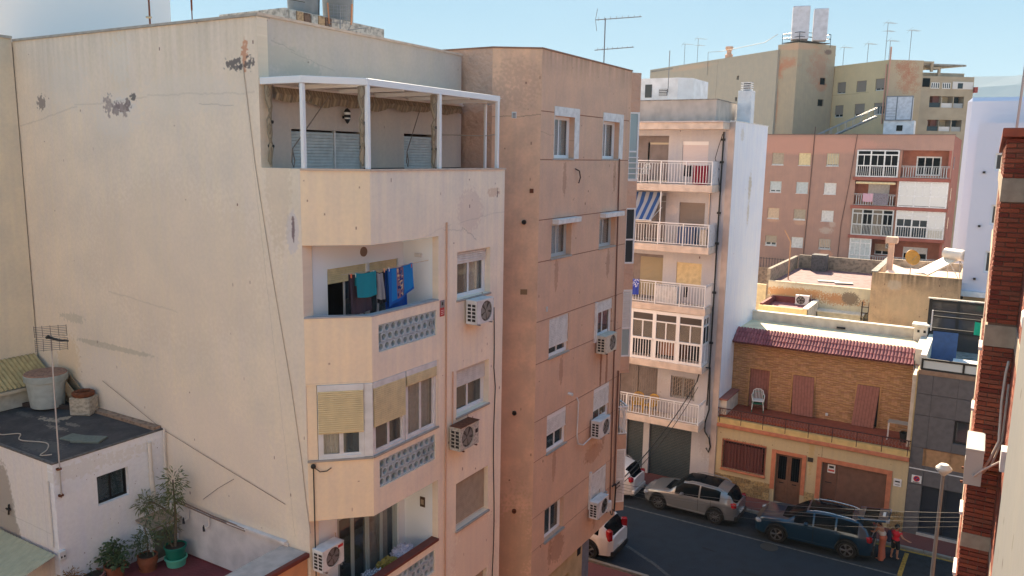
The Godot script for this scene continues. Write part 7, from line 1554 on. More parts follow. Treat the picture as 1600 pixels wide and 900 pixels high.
func build_cars():
	var silver := carpaint("silver_paint", Color8(136, 138, 140), .5); var blue := carpaint("blue_paint", Color8(16, 54, 80), .4); var white := carpaint("white_car", Color8(226, 226, 226))
	var suv := {"L": 4.33, "W": 1.80, "r": .34, "wf": 1.37, "wr": -1.26, "spokes": 10,
		"belt": [Vector2(-2.16, .98), Vector2(-1.5, 1.08), Vector2(-.6, 1.02), Vector2(.75, .97), Vector2(1.15, .96), Vector2(1.8, .86), Vector2(2.16, .70)],
		"roof": [Vector2(-2.10, .98), Vector2(-1.80, 1.44), Vector2(-1.2, 1.58), Vector2(-.2, 1.61), Vector2(.25, 1.56), Vector2(1.12, .96)],
		"plan": [Vector2(-2.17, .62), Vector2(-2.05, .76), Vector2(-1.7, .87), Vector2(-1.0, .9), Vector2(1.2, .9), Vector2(1.8, .84), Vector2(2.05, .70), Vector2(2.17, .5)],
		"ws": [.30, 1.12], "rg": [-2.12, -1.72], "sg": [[-1.45, -.52], [-.44, .62]], "pano": [-1.25, .28], "rail": [-1.5, .1], "doors": [-.48, .55 - 1.6], "tail": .88, "tailh": .2}
	car("silver crossover parked nose left between the white hatchback and the blue car", "car", Vector3(-10.30, .004, -33.76), PI - .02, silver, suv)
	var big := suv.duplicate(true); big.merge({"L": 4.58, "W": 1.86, "r": .37, "wf": 1.36, "wr": -1.36, "spokes": 5, "open": true, "hm": blue,
		"belt": [Vector2(-2.3, 1.02), Vector2(-1.5, 1.12), Vector2(-.5, 1.09), Vector2(.8, 1.06), Vector2(1.25, 1.05), Vector2(2.0, .97), Vector2(2.29, .72)],
		"roof": [Vector2(-2.22, 1.02), Vector2(-2.0, 1.42), Vector2(-1.75, 1.6), Vector2(-.6, 1.66), Vector2(.2, 1.62), Vector2(1.25, 1.05)],
		"plan": [Vector2(-2.3, .70), Vector2(-2.15, .84), Vector2(-1.8, .92), Vector2(-1.0, .93), Vector2(1.3, .93), Vector2(1.95, .88), Vector2(2.2, .74), Vector2(2.3, .58)],
		"ws": [.28, 1.22], "rg": [-2.25, -1.85], "sg": [[-1.75, -.9], [-.84, -.1], [-.02, .72]], "pano": [-1.4, .24], "rail": [-1.6, .15], "doors": [-.06, -1.1], "railm": mat("rail_bright", Color8(200, 204, 208), .2, "", 1, "", 0, 1, .9)}, true)
	car("teal blue estate car with its tailgate open beside two people", "car", Vector3(-5.03, .004, -33.55), PI + .03, blue, big)
	var hat := suv.duplicate(true); hat.merge({"clad": false, "pano": [9, 10], "tail": .9}, true)
	car("white hatchback seen from behind, half hidden by the brown flats, ahead of the silver crossover", "car", Vector3(-15.15, .004, -33.9), PI, white, hat)
	var vol := big.duplicate(true); vol.merge({"open": false, "L": 4.64, "clad": true, "pano": [9, 10], "tail": .95, "tailh": .42, "railm": M("steel_grey"), "hm": white}, true)
	car("white car with tall red tail lamps poking out under the brown flats' overhang", "car", Vector3(-13.74, .004, -27.98), PI, white, vol)

func leaf_cluster(b: MB, c: Vector3, r: float, n: int, l: float, w: float, up := .2, out := 1.0):    # narrow leaves spread round a point
	for i in n:
		var d := Vector3(rng.randfn(), rng.randfn() + up, rng.randfn()).normalized()
		var p := c + d * r * rng.randf_range(.15, .9)
		var q := (d * out + Vector3(rng.randf_range(-.5, .5), rng.randf_range(-.4, .3), rng.randf_range(-.5, .5))).normalized()
		var s := q.cross(Vector3(rng.randfn(), rng.randfn(), rng.randfn())).normalized() * w * rng.randf_range(.7, 1.2); var e := l * rng.randf_range(.7, 1.25)
		var m := p + q * e * .5 + s.cross(q) * .12; var t := p + q * e + Vector3(0, -e * .18, 0)
		b.quad(p, m + s, t, m - s)
func potted(label: String, at: Vector3, pot: Array, potm: Material, stems: Array, leafm: Material, o := {}) -> Node3D:
	var t := thing("potted_plant", label, "potted plant", at, "potted plants on the red patio", false); var I := Transform3D()
	var p := MB.new(); p.lathe(I, pot, 20); obj("pot", p, potm, t)
	var top: Vector2 = pot[-1]; var so := MB.new(); so.ring(Transform3D(Basis(Vector3(1, 0, 0), Vector3(0, 0, -1), Vector3(0, 1, 0)), Vector3.ZERO), 0, top.x, top.y - .03, 16); obj("soil", so, mat("soil", Color8(70, 54, 42), .95, "speck", 3), t)
	if o.get("saucer", false):
		var s := MB.new(); s.lathe(I, [Vector2(0, .0), Vector2(pot[1].x * 1.25, 0), Vector2(pot[1].x * 1.35, .05), Vector2(pot[1].x * 1.3, .05), Vector2(pot[1].x * 1.2, .01)], 20); obj("saucer", s, potm, t)
	if o.has("outer"): var s2 := MB.new(); s2.lathe(I, [Vector2(0, 0), Vector2(.19, 0), Vector2(.22, .15), Vector2(.24, .16), Vector2(.24, .19), Vector2(.21, .19)], 20); obj("outer_bowl", s2, o.outer, t)
	var lf := MB.new()
	for s in stems:      # each stem: [points..., [[cluster index, radius, leaves], ...]]
		var st := MB.new(); var rr := []
		for k in s[0].size(): rr.append(lerpf(s[2], s[2] * .45, float(k) / (s[0].size() - 1)))
		st.tube(s[0], rr, 7); obj("stem", st, mat("bark", Color8(112, 98, 82), .9, "blotch", 4), t)
		for c in s[1]: leaf_cluster(lf, c[0], c[1], c[2], o.get("l", .16), o.get("w", .014), o.get("up", .3))
	var f := obj("leaves", lf, leafm, t); f.set_meta("kind", "stuff")
	return t

func build_patio():
	var I := Transform3D()
	# low neighbour whose roof is the red patio
	var b := thing("house", "low house whose roof is the red patio, with pale coping and salmon front", "house", Vector3(-14, 0, -4))
	boxed("patio_floor", I, -26, -10.95, 6.5, 6.9, -10.66, 4, M("red_floor"), b)
	var pw := MB.new(); pw.wall(fr(Vector3(-10.95, 0, 0), Vector3(1, 0, 0)), -4, 10.64, 0, 7.9, -.5, 0); obj("front_wall", pw, mat("salmon_wall", Color8(214, 152, 108), .9, "mottle", .3), b)
	boxed("coping", I, -11.62, -11.0, 7.901, 7.96, -10.66, 4, mat("coping_pale", Color8(196, 184, 178), .85, "mottle", .6), b, .01); boxed("coping_edge", I, -10.999, -10.9, 7.87, 7.965, -10.66, 4, M("cap_red"), b, .01)
	var low := MB.new(); low.wall(fr(Vector3(0, 0, -10.62), Vector3(0, 0, 1)), -15.25, -11.47, 6.9, 8.02, -.04, 0); obj("rear_wall_foot", low, mat("foot_white", Color8(232, 224, 222), .9, "mottle", .35), b)
	boxed("foot_ledge", I, -13.2, -11.5, 8.02, 8.07, -10.66, -10.56, M("foot_white"), b); boxed("floor_skirting", I, -15.25, -11.5, 6.901, 6.93, -10.615, -10.60, M("red_floor"), b)
	# the white hut with the bitumen roof
	var h := thing("hut", "white washed rooftop hut with a dark patched flat roof and one black window", "hut", Vector3(-17.5, 6.9, -9.4))
	var fx := fr(Vector3(-15.3, 0, 0), Vector3(1, 0, 0)); var fz := fr(Vector3(0, 0, -8.2), Vector3(0, 0, 1))
	var hw := painted("hut_paint", 8.2, 9.7, 2.5, 2.9, paint("hut", 2.5, 2.9, 150, Color8(238, 238, 242), {"streak": .03, "blot": .06, "fine": .05, "specks": 30, "patches": [[.8, 2.6, 1.4, .16, Color8(224, 220, 214), .5, 3.0], [1.7, .2, 1.2, .2, Color8(206, 206, 208), .5, 1.4]]}))
	var w := MB.new(); w.wall(fx, 8.2, 10.66, 6.9, 9.66, -.2, 0, [[9.07, 9.77, 8.47, 9.1]]); obj("window_wall", w, hw, h)
	var dw := painted("hut_door_paint", -20, 9.7, 4.7, 2.9, paint("hutdoor", 4.7, 2.9, 100, Color8(234, 226, 222), {"streak": .03, "blot": .05, "patches": [[2.75, 1.2, .42, 1.35, Color8(178, 168, 158), .95, .5], [2.95, .5, .45, .9, Color8(178, 168, 158), .9, .6]], "cracks": [[.2, 1.4, 4.6, 1.35, .12, 1, .2], [4.3, 2.8, 4.3, .3, .1, 1, .2]]}))
	var w2 := MB.new(); w2.wall(fz, -20, -15.502, 6.9, 9.659, -.2, 0); obj("door_wall", w2, dw, h)
	window(h, fx, 9.07, 9.77, 8.47, 9.1, {"rec": .1, "n": 2, "fm": M("black"), "gm": M("pane_dim"), "t": .02, "st": .025, "rd": .4, "rm": .05, "sill": -.02, "sillm": M("white_paint")})
	var rp := painted("hut_roof_paint", -20, 0, 4.7, 2.6, paint("hutroof", 4.7, 2.6, 120, Color8(74, 70, 72), {"streak": .0, "blot": .5, "fine": .2, "freq": 1.6, "patches": [[2.0, 1.6, .35, .12, Color8(176, 158, 140), .9, 3.0], [2.2, 1.85, .12, .16, Color8(176, 158, 140), .9, 2.0], [2.7, 1.4, .35, .1, Color8(150, 136, 124), .8, 3.2], [2.8, 1.7, .25, .08, Color8(140, 128, 118), .8, 3.0], [1.2, 1.5, .3, .1, Color8(120, 112, 106), .6, 3.0], [3.6, .6, .6, .3, Color8(112, 106, 102), .6, 2.4], [.8, 1.9, .4, .1, Color8(128, 120, 112), .6, 3.0]]}))
	var roof := MB.new(); var fr_ := Transform3D(Basis(Vector3(1, 0, 0), Vector3(0, 0, -1), Vector3(0, 1, 0)), Vector3(0, 9.66, -10.64)); roof.rect(fr_, -20, -15.32, -2.42, -.01, .012); obj("bitumen_roof", roof, rp, h)
	boxed("roof_slab", I, -19.98, -15.5, 9.4, 9.655, -10.6, -8.4, M("concrete"), h)
	var rim := MB.new(); rim.box(I, -20, -15.29, 9.661, 9.685, -8.26, -8.18); rim.box(I, -15.36, -15.285, 9.661, 9.684, -10.66, -8.261); obj("roof_rim", rim, mat("rim_grey", Color8(112, 104, 100), .9, "blotch", 1.2), h)
	boxed("wall_fillet", I, -18, -15.37, 9.673, 9.74, -10.66, -10.48, mat("fillet", Color8(168, 138, 118), .9, "blotch", 1.0), h)
	boxed("metal_edge", Transform3D(Basis(Vector3.UP, .42), Vector3(-18.9, 9.68, -10.05)), -1.1, 1.25, 0, .1, -.05, .05, mat("edge_dark", Color8(58, 48, 46), .6), h)
	var hd := MB.new(); hd.bar(Vector3(-17.02, 8.42, -8.17), Vector3(-17.02, 8.2, -8.15), .02, 5); hd.bar(Vector3(-17.1, 8.32, -8.15), Vector3(-16.94, 8.32, -8.15), .02, 5); hd.bar(Vector3(-17.02, 8.32, -8.2), Vector3(-17.02, 8.32, -8.12), .015, 5); obj("door_handle", hd, M("black"), h)
	var dp := MB.new(); dp.tube([Vector3(-15.25, 9.5, -10.27), Vector3(-15.25, 8.75, -10.27)], .045, 8); dp.tube([Vector3(-15.25, 8.75, -10.27), Vector3(-15.25, 8.1, -10.3)], .055, 8); dp.lathe(Transform3D(Basis(), Vector3(-15.25, 8.72, -10.27)), [Vector2(.055, 0), Vector2(.062, .01), Vector2(.062, .08), Vector2(.05, .09)], 10); obj("down_pipe", dp, mat("pipe_white", Color8(222, 214, 206), .5), h)
	var p2 := MB.new(); p2.tube([Vector3(-15.18, 9.72, -10.6), Vector3(-15.2, 9.4, -10.6), Vector3(-15.22, 7.0, -10.6)], .022, 6); obj("conduit", p2, M("pipe_white"), h); var p3 := MB.new(); p3.tube([Vector3(-15.45, 9.3, -8.17), Vector3(-15.45, 7.9, -8.17)], .018, 6); obj("conduit", p3, M("pipe_white"), h)
	boxed("meter_case", fx, 8.16, 8.30, 7.66, 7.86, .002, .08, M("white_paint"), h, .01)
	for k in 2: boxed("socket", fx, 8.18 + .06 * k, 8.21 + .06 * k, 7.72, 7.76, .081, .084, M("dark_metal"), h)
	var cb := MB.new(); var pts := []
	for k in [[-18.3, -8.74], [-17.8, -8.5], [-17.5, -8.75], [-17.1, -8.55], [-16.5, -8.75], [-16.1, -8.55], [-15.9, -8.3], [-15.75, -8.45]]: pts.append(Vector3(k[0], 9.70, k[1]))
	cb.tube(smooth(pts), .012, 5); obj("roof_cable", cb, M("pale_cable"), h)
	org = Vector3.ZERO
	boxed_rot("tile", "grey green loose slab lying on the dark hut roof", "slab", Vector3(-15.95, 9.70, -9.35), Vector3(.62, .05, .36), .5, mat("slab_green", Color8(118, 124, 116), .85, "mottle", 2))
	boxed_rot("tile", "smaller grey green slab half under the larger one on the hut roof", "slab", Vector3(-16.35, 9.69, -9.25), Vector3(.42, .04, .34), .2, M("slab_green"))
	# water tank, chimney pot, boards, antenna
	var tk := thing("water_tank", "round pale grey plastic tank with a rusty lid in the corner by the hut", "water tank", Vector3(-18.85, 9.72, -10.12), "", false); tk.scale = Vector3(.93, .98, .93)
	var c := MB.new(); c.lathe(I, [Vector2(0, 0), Vector2(.36, 0), Vector2(.39, .02), Vector2(.46, .66), Vector2(.465, .66)], 28); obj("shell", c, mat("tank_grey", Color8(176, 182, 180), .6, "mottle", 1.2), tk)
	var c2 := MB.new(); c2.lathe(I, [Vector2(.46, .645), Vector2(.50, .66), Vector2(.505, .80), Vector2(.49, .82)], 28); obj("collar", c2, mat("tank_collar", Color8(166, 172, 168), .6, "mottle", 1.2), tk)
	var c3 := MB.new(); c3.lathe(I, [Vector2(.495, .82), Vector2(.48, .845), Vector2(.2, .87), Vector2(.19, .88), Vector2(0, .885)], 28); obj("lid", c3, mat("lid_rust", Color8(158, 122, 106), .85, "blotch", 1.6), tk)
	var ch := thing("chimney_pot", "stained square chimney pot with a broken rusty top on the hut roof", "chimney", Vector3(-17.75, 9.67, -10.35), "", false); ch.rotation.y = .5
	boxed("block", I, -.24, .24, 0, .42, -.2, .2, mat("pot_block", Color8(198, 184, 166), .9, "blotch", 1.8, "rough_n", .6), ch, .02)
	var cr := MB.new(); cr.lathe(Transform3D(Basis(), Vector3(0, .42, 0)), [Vector2(.2, 0), Vector2(.25, .03), Vector2(.25, .1), Vector2(.2, .13), Vector2(.15, .1), Vector2(.14, 0)], 9); obj("rim", cr, M("rust"), ch)
	var bo := thing("plank", "old wooden trough of boards leaning between the plastic tank and the big blank wall", "plank", Vector3(-18.3, 9.7, -10.55)); 
	var bf := Transform3D(Basis(Vector3(.86, -.5, .06).normalized(), Vector3(.5, .86, 0).normalized(), Vector3(0, 0, 1)), Vector3(-18.75, 10.28, -10.5))
	for s in [[-.12, -.09], [.07, .1]]: boxed("board", bf, 0, 1.05, -.1, .14, s[0], s[1], mat("board", Color8(148, 128, 102), .9, "streak", 1.5), bo)
	boxed("board", bf, 0, 1.05, -.12, -.09, -.09, .07, mat("board_dark", Color8(74, 60, 50), .9), bo)
	var an := thing("antenna", "grid antenna on a long thin pole fixed to the white hut's corner", "antenna", Vector3(-15.25, 8.99, -8.3), "", true)
	var ms := MB.new(); ms.tube([Vector3(-15.25, 8.95, -8.3), Vector3(-15.25, 9.6, -8.31), Vector3(-15.26, 11.2, -8.33), Vector3(-15.24, 12.25, -8.34)], .016, 6); obj("mast", ms, mat("mast_pale", Color8(178, 170, 166), .5), an)
	for y in [9.0, 9.55]: boxed("clamp", fx, 8.26, 8.34, y - .02, y + .02, .0, .07, M("rust"), an)
	var gx := Basis(Vector3.UP, 1.0); var gr := MB.new(); var gc := Vector3(-15.24, 12.2, -8.34)
	for half in [1, -1]:
		var tilt := Basis(gx.x, .25 * half)
		for i in 5: var u := lerpf(-.27, .27, i / 4.0); gr.bar(gc + tilt * gx * Vector3(u, .02 * half, 0), gc + tilt * gx * Vector3(u, .26 * half, 0), .006, 4)
		for j in 7: var v := .02 + j * .036; gr.bar(gc + tilt * gx * Vector3(-.27, v * half, 0), gc + tilt * gx * Vector3(.27, v * half, 0), .005, 4)
	obj("grid_reflector", gr, mat("grid_grey", Color8(120, 108, 104), .5), an)
	var dr := MB.new(); dr.tube([gc + gx * Vector3(-.06, .03, .05), gc + gx * Vector3(.12, -.02, .18), gc + gx * Vector3(.30, -.05, .20)], [.03, .022, .016], 6); dr.bar(gc + gx * Vector3(-.08, .02, .1), gc + gx * Vector3(-.02, .06, .1), .028, 6); obj("dipole", dr, M("plastic_black"), an)
	# left cream wall, its lean-to, and the tall white building behind
	var lw := thing("apartment_building", "cream blank wall building at the far left edge beside the plastic tank", "building", Vector3(-25, 0, -5))
	var fL := fr(Vector3(-20.12, 0, 0), Vector3(1, 0, 0)); var lm := painted("left_paint", -6, 18.4, 16.7, 12, paint("leftwall", 16.7, 12, 40, Color8(222, 208, 186), {"streak": .05, "blot": .1, "top": .08}))
	var l1 := MB.new(); l1.wall(fL, -6, 10.64, 6.9, 18.3, -.3, 0); obj("side_wall", l1, lm, lw); boxed("body", I, -32, -20.43, 0, 18.2, -16, 6, M("cream"), lw); boxed("coping", I, -32, -20.08, 18.301, 18.36, -10.64, 6, M("coping_grey"), lw)
	var ln := thing("lean_to", "low lean-to with a yellowed corrugated roof left of the plastic tank", "shed", Vector3(-19.8, 9.6, -9.6))
	var cg := MB.new()
	for i in 44:
		var za := -10.55 + i * .05; var zb := za + .05; var d := .012 if i % 2 else -.012
		cg.quad(Vector3(-19.25, 10.2 - d, za), Vector3(-20.1, 10.74 - d, za), Vector3(-20.1, 10.74 + d, zb), Vector3(-19.25, 10.2 + d, zb))
	obj("corrugated_sheet", cg, mat("sheet_yellow", Color8(184, 164, 118), .8, "blotch", .8), ln)
	boxed("front_panel", I, -19.42, -19.36, 9.7, 10.2, -10.0, -8.3, mat("panel_grey", Color8(186, 186, 178), .8, "mottle", 1), ln); boxed("front_panel", I, -19.9, -19.4, 9.69, 10.3, -8.36, -8.3, M("panel_grey"), ln); boxed("beam", I, -19.3, -19.22, 10.1, 10.17, -10.5, -8.3, mat("beam_pale", Color8(196, 184, 164), .8), ln)
	var wb := thing("apartment_building", "tall smooth white building rising behind the cream flats' roof at top left", "building", Vector3(-30, 0, -22))
	var wv := MB.new(); wv.prism([Vector2(-48, -16.5), Vector2(-22.15, -16.5), Vector2(-30, -22.1), Vector2(-48, -30)], 0, 26); obj("wall", wv, mat("smooth_white", Color8(238, 236, 236), .85), wb)
	for q in [["rusty antenna mast rising before the tall white building", Vector3(-15.45, 18.1, -11.0), 2.4], ["short dark mast right of the rusty one before the white building", Vector3(-14.62, 18.65, -11.4), 2.2]]:
		var m := thing("mast", q[0], "mast", q[1], "masts on the cream roof", false)
		var mm := MB.new(); mm.bar(Vector3.ZERO, Vector3(0, q[2], 0), .02, 6); obj("pole", mm, M("rust"), m)
		if q[2] > 2.3: var cl := MB.new(); cl.bar(Vector3(-.1, .42, 0), Vector3(.08, .4, .03), .025, 6); obj("clamp", cl, mat("clamp_tan", Color8(186, 168, 140), .7), m)
		else: var ft := MB.new(); ft.bar(Vector3(-.0, -.5, .0), Vector3(0, 0, 0), .012, 5); obj("stay", ft, M("rust"), m)
	var wi := MB.new(); wi.tube([Vector3(-14.62, 19.3, -11.4), Vector3(-13.4, 19.0, -12), Vector3(-12.6, 18.85, -12.6)], .008, 4); one("overhead_wire", wi, M("cable"), "thin wire from the short dark mast to the grey roof tanks", "wire", Vector3(-13.4, 19, -12))
	# on the cream flats' roof: base wall, two big grey tanks, a grid aerial
	var rb := thing("roof_block", "low whitewashed block wall carrying the dark grey tanks on the cream roof", "wall", Vector3(-14.5, 17.9, -14.5))
	boxed("wall", I, -15.6, -13.5, 17.9, 18.86, -16.2, -12.9, mat("block_white", Color8(206, 198, 188), .9, "blotch", 1.0), rb)
	for i in 6: boxed("block", I, -13.499, -13.46, 18.62, 18.84, -13.0 - i * .22 - .2, -13.0 - i * .22, [mat("block_tan", Color8(196, 162, 126), .9, "blotch", 2), M("block_white"), mat("block_brown", Color8(132, 104, 88), .9, "blotch", 2)][(i * 2 + 1) % 3], rb, .01)
	for q in [["large dark grey roof tank, left of two on the cream flats", Vector3(-14.0, 18.87, -13.95)], ["large dark grey roof tank, right of two behind the grid aerial", Vector3(-14.0, 18.87, -15.08)]]:
		var r := thing("water_tank", q[0], "water tank", q[1], "dark grey tanks on the cream roof", false); r.scale = Vector3(.74, 1, .74); r.rotation.y = rng.randf()
		var s := MB.new(); s.lathe(I, [Vector2(.43, 0), Vector2(.47, .04), Vector2(.53, 1.6), Vector2(.55, 1.65)], 28); obj("shell", s, mat("fibre_grey", Color8(138, 140, 140), .6, "mottle", .9), r)
		var l := MB.new(); l.lathe(I, [Vector2(.56, 1.65), Vector2(.5, 1.72), Vector2(0, 1.8)], 28); obj("lid", l, M("fibre_grey"), r)
		var e := MB.new(); e.bar(Vector3(.48, .02, .02), Vector3(.55, 1.62, .02), .015, 5); obj("seam", e, M("dark_metal"), r)
	var ga := thing("antenna", "orange framed grid aerial with a long black dipole before the dark roof tanks", "antenna", Vector3(-13.3, 18.45, -14.4), "", false); ga.rotation.y = .75; ga.scale = Vector3.ONE * .85
	var g1 := MB.new()
	for i in 6: g1.bar(Vector3(-.28 + i * .112, .32, .02 * absf(i - 2.5)), Vector3(-.28 + i * .112, .82, .02 * absf(i - 2.5)), .006, 4)
	for j in 6: g1.tube([Vector3(-.28, .34 + j * .09, .08), Vector3(0, .34 + j * .09, 0), Vector3(.28, .34 + j * .09, .08)], .006, 4)
	obj("grid_reflector", g1, M("steel_grey"), ga); for e in [-1, 1]: var g2 := MB.new(); g2.bar(Vector3(.29 * e, .3, .06), Vector3(.32 * e, .84, .06), .022, 5); obj("edge_bar", g2, mat("orange_bar", Color8(206, 138, 96), .5), ga)
	var g3 := MB.new(); g3.bar(Vector3(0, -.4, -.03), Vector3(0, .8, -.03), .018, 6); g3.bar(Vector3(-.3, .3, .06), Vector3(-.1, .0, 0), .01, 4); g3.bar(Vector3(.3, .3, .06), Vector3(.1, .0, 0), .01, 4); g3.bar(Vector3(0, .12, .1), Vector3(.75, .22, .3), .012, 4); obj("mast", g3, M("steel_grey"), ga)
	var g4 := MB.new(); g4.bar(Vector3(-.35, .0, .1), Vector3(.45, .1, .15), .02, 5); obj("dipole", g4, M("plastic_black"), ga)
	# pipes, wires and fittings on the big wall above the patio
	var pi := thing("water_pipe", "pair of thin brown pipes with two taps along the wall above the red patio", "pipe", Vector3(-13.7, 8, -10.58))
	var q1 := MB.new(); q1.tube([Vector3(-14.95, 8.16, -10.58), Vector3(-13.7, 8.08, -10.57), Vector3(-12.66, 8.05, -10.57)], .016, 6); q1.tube([Vector3(-14.95, 8.10, -10.58), Vector3(-13.7, 8.03, -10.57), Vector3(-12.66, 8.00, -10.57)], .014, 6); obj("pipe", q1, mat("pipe_brown", Color8(138, 112, 100), .6), pi)
	for x in [-13.78, -14.45]:
		var q2 := MB.new(); q2.tube([Vector3(x, 8.02, -10.57), Vector3(x, 7.82, -10.56), Vector3(x - .05, 7.78, -10.5)], .016, 6); obj("tap_pipe", q2, M("pipe_white"), pi); var q3 := MB.new(); q3.bar(Vector3(x - .1, 7.8, -10.5), Vector3(x - .02, 7.74, -10.44), .018, 5); q3.bar(Vector3(x - .09, 7.84, -10.5), Vector3(x - .06, 7.7, -10.5), .012, 5); obj("tap", q3, M("dark_metal"), pi)
	var ww := MB.new(); ww.tube([Vector3(-17.4, 10.45, -10.62), Vector3(-15.29, 9.68, -10.63), Vector3(-13.4, 9.25, -10.64), Vector3(-11.53, 8.84, -10.65)], .006, 4); ww.tube([Vector3(-13.0, 9.04, -10.63), Vector3(-13.5, 8.72, -10.62), Vector3(-14.0, 8.35, -10.62)], .005, 4); one("stay_wire", ww, M("cable_brown"), "thin stay wires slanting down the big blank wall over the patio", "wire", Vector3(-14, 9, -10.63))
	var cu := thing("cupboard", "low white cupboard with a sloping tan lid between the hut and the plants", "cupboard", Vector3(-15.0, 6.9, -10.2))
	boxed("body", I, -15.29, -14.85, 6.9, 7.72, -10.58, -9.9, M("white_wall"), cu); boxed("lid", Transform3D(Basis(Vector3(0, 0, 1), -.14), Vector3(-15.05, 7.79, -10.22)), -.28, .3, -.02, .02, -.40, .36, mat("lid_tan", Color8(178, 158, 138), .85, "blotch", 1.5), cu, .006); boxed("door", fx, 9.98, 10.5, 6.98, 7.62, .441, .455, mat("cupboard_door", Color8(112, 116, 108), .7, "mottle", 1), cu)
	var ca := thing("canopy", "corrugated pale canopy on thin legs at the bottom left before the hut door", "canopy", Vector3(-16.2, 6.9, -7.8))
	var cs := MB.new()
	for i in 40:
		var xa := -17.5 + i * .055; var d := .014 if i % 2 else -.014
		cs.quad(Vector3(xa, 7.55 + d, -7.1), Vector3(xa + .055, 7.55 - d, -7.1), Vector3(xa + .055, 7.80 - d, -8.12), Vector3(xa, 7.80 + d, -8.12))
	obj("corrugated_sheet", cs, mat("sheet_pale", Color8(186, 180, 152), .7, "streak", .9), ca)
	for p in [Vector3(-15.5, 0, -7.2), Vector3(-17.4, 0, -7.2)]: boxed("leg", Transform3D(Basis(), p), -.02, .02, 6.9, 7.55, -.02, .02, M("white_paint"), ca)
	var g := mat("leaf_olive", Color8(104, 112, 66), .7, "speck", 2); g.backlight = Color(.25, .3, .1); var gd := mat("leaf_dark", Color8(72, 92, 56), .65, "speck", 2); gd.backlight = Color(.2, .28, .1); var gy := mat("leaf_rust", Color8(150, 112, 66), .8, "speck", 2); gy.backlight = Color(.25, .2, .1)
	var terra := mat("terracotta", Color8(150, 88, 60), .85, "mottle", 2.5)
	var P := [Vector2(0, 0), Vector2(.15, 0), Vector2(.20, .26), Vector2(.22, .27), Vector2(.22, .32), Vector2(.195, .32)]
	potted("tall leggy spurge in a green pot against the wall, tallest of the patio plants", Vector3(-14.45, 6.9, -10.2), [Vector2(0, .12), Vector2(.17, .12), Vector2(.22, .40), Vector2(.235, .41), Vector2(.235, .45), Vector2(.21, .45)], mat("pot_green", Color8(22, 118, 98), .5),
		[[[Vector3(0, .4, 0), Vector3(.05, .8, 0), Vector3(.02, 1.2, -.03), Vector3(.06, 1.5, 0), Vector3(.04, 1.95, 0)], [[Vector3(.05, 1.95, 0), .3, 150], [Vector3(.12, 1.7, .05), .3, 130], [Vector3(0, 1.45, .05), .26, 110], [Vector3(.05, 1.15, .1), .2, 50]], .035],
		 [[Vector3(.0, 1.1, 0), Vector3(-.25, 1.3, .1), Vector3(-.5, 1.38, .15), Vector3(-.72, 1.3, .2)], [[Vector3(-.35, 1.32, .12), .25, 100], [Vector3(-.62, 1.34, .18), .28, 130], [Vector3(-.8, 1.22, .2), .2, 60]], .022],
		 [[Vector3(-.02, .4, .05), Vector3(-.15, .75, .1), Vector3(-.1, .95, .12)], [[Vector3(-.1, .85, .1), .26, 90], [Vector3(-.2, .65, .12), .22, 60]], .018]], g, {"outer": mat("bowl_green", Color8(96, 186, 160), .5), "l": .13, "w": .011, "up": .1})
	potted("bushy grey green plant in a terracotta pot left of the green pot", Vector3(-14.78, 6.9, -9.75), [Vector2(0, 0), Vector2(.14, 0), Vector2(.21, .2), Vector2(.2, .3), Vector2(.21, .33), Vector2(.18, .33)], terra,
		[[[Vector3(0, .3, 0), Vector3(.04, .6, 0), Vector3(.0, .95, .02), Vector3(.06, 1.15, 0)], [[Vector3(-.1, .62, .05), .28, 130], [Vector3(.15, .7, 0), .26, 110], [Vector3(0, .85, 0), .2, 60], [Vector3(.06, 1.15, 0), .1, 30], [Vector3(-.2, .45, .1), .2, 60]], .02]], mat("leaf_grey", Color8(96, 110, 78), .75, "speck", 2), {"saucer": true, "l": .10, "w": .016})
	potted("dense dark green bush in a clay pot against the white hut", Vector3(-15.0, 6.9, -9.15), P, terra, [[[Vector3(0, .3, 0), Vector3(.02, .6, 0)], [[Vector3(-.1, .5, .05), .28, 170], [Vector3(.15, .52, 0), .26, 150], [Vector3(.02, .68, 0), .24, 130], [Vector3(.3, .42, .1), .16, 60]], .02]], gd, {"l": .09, "w": .026})
	potted("nearly bare pink pot with a few sprigs between the dark bush and the withered plant", Vector3(-15.15, 6.9, -8.75), [Vector2(0, 0), Vector2(.17, 0), Vector2(.21, .2), Vector2(.23, .21), Vector2(.23, .25), Vector2(.2, .25)], mat("pot_pink", Color8(176, 116, 104), .8, "mottle", 2), [[[Vector3(0, .2, 0), Vector3(-.08, .42, 0)], [[Vector3(-.08, .4, 0), .1, 14], [Vector3(.05, .32, 0), .08, 8]], .008]], gd, {"l": .07, "w": .012})
	potted("withered rust brown plant in a bowl lowest by the hut corner", Vector3(-15.12, 6.9, -8.3), P, terra, [[[Vector3(0, .25, 0), Vector3(0, .35, 0)], [[Vector3(0, .34, 0), .26, 150], [Vector3(-.15, .32, .05), .2, 70]], .01]], gy, {"l": .09, "w": .012})

func boxed_rot(called, label, category, c: Vector3, s: Vector3, yaw: float, m: Material):
	var b := MB.new(); b.cbox(Transform3D(Basis(Vector3.UP, yaw), c), -s.x / 2, s.x / 2, -s.y / 2, s.y / 2, -s.z / 2, s.z / 2, .008)
	return one(called, b, m, label, category, c)

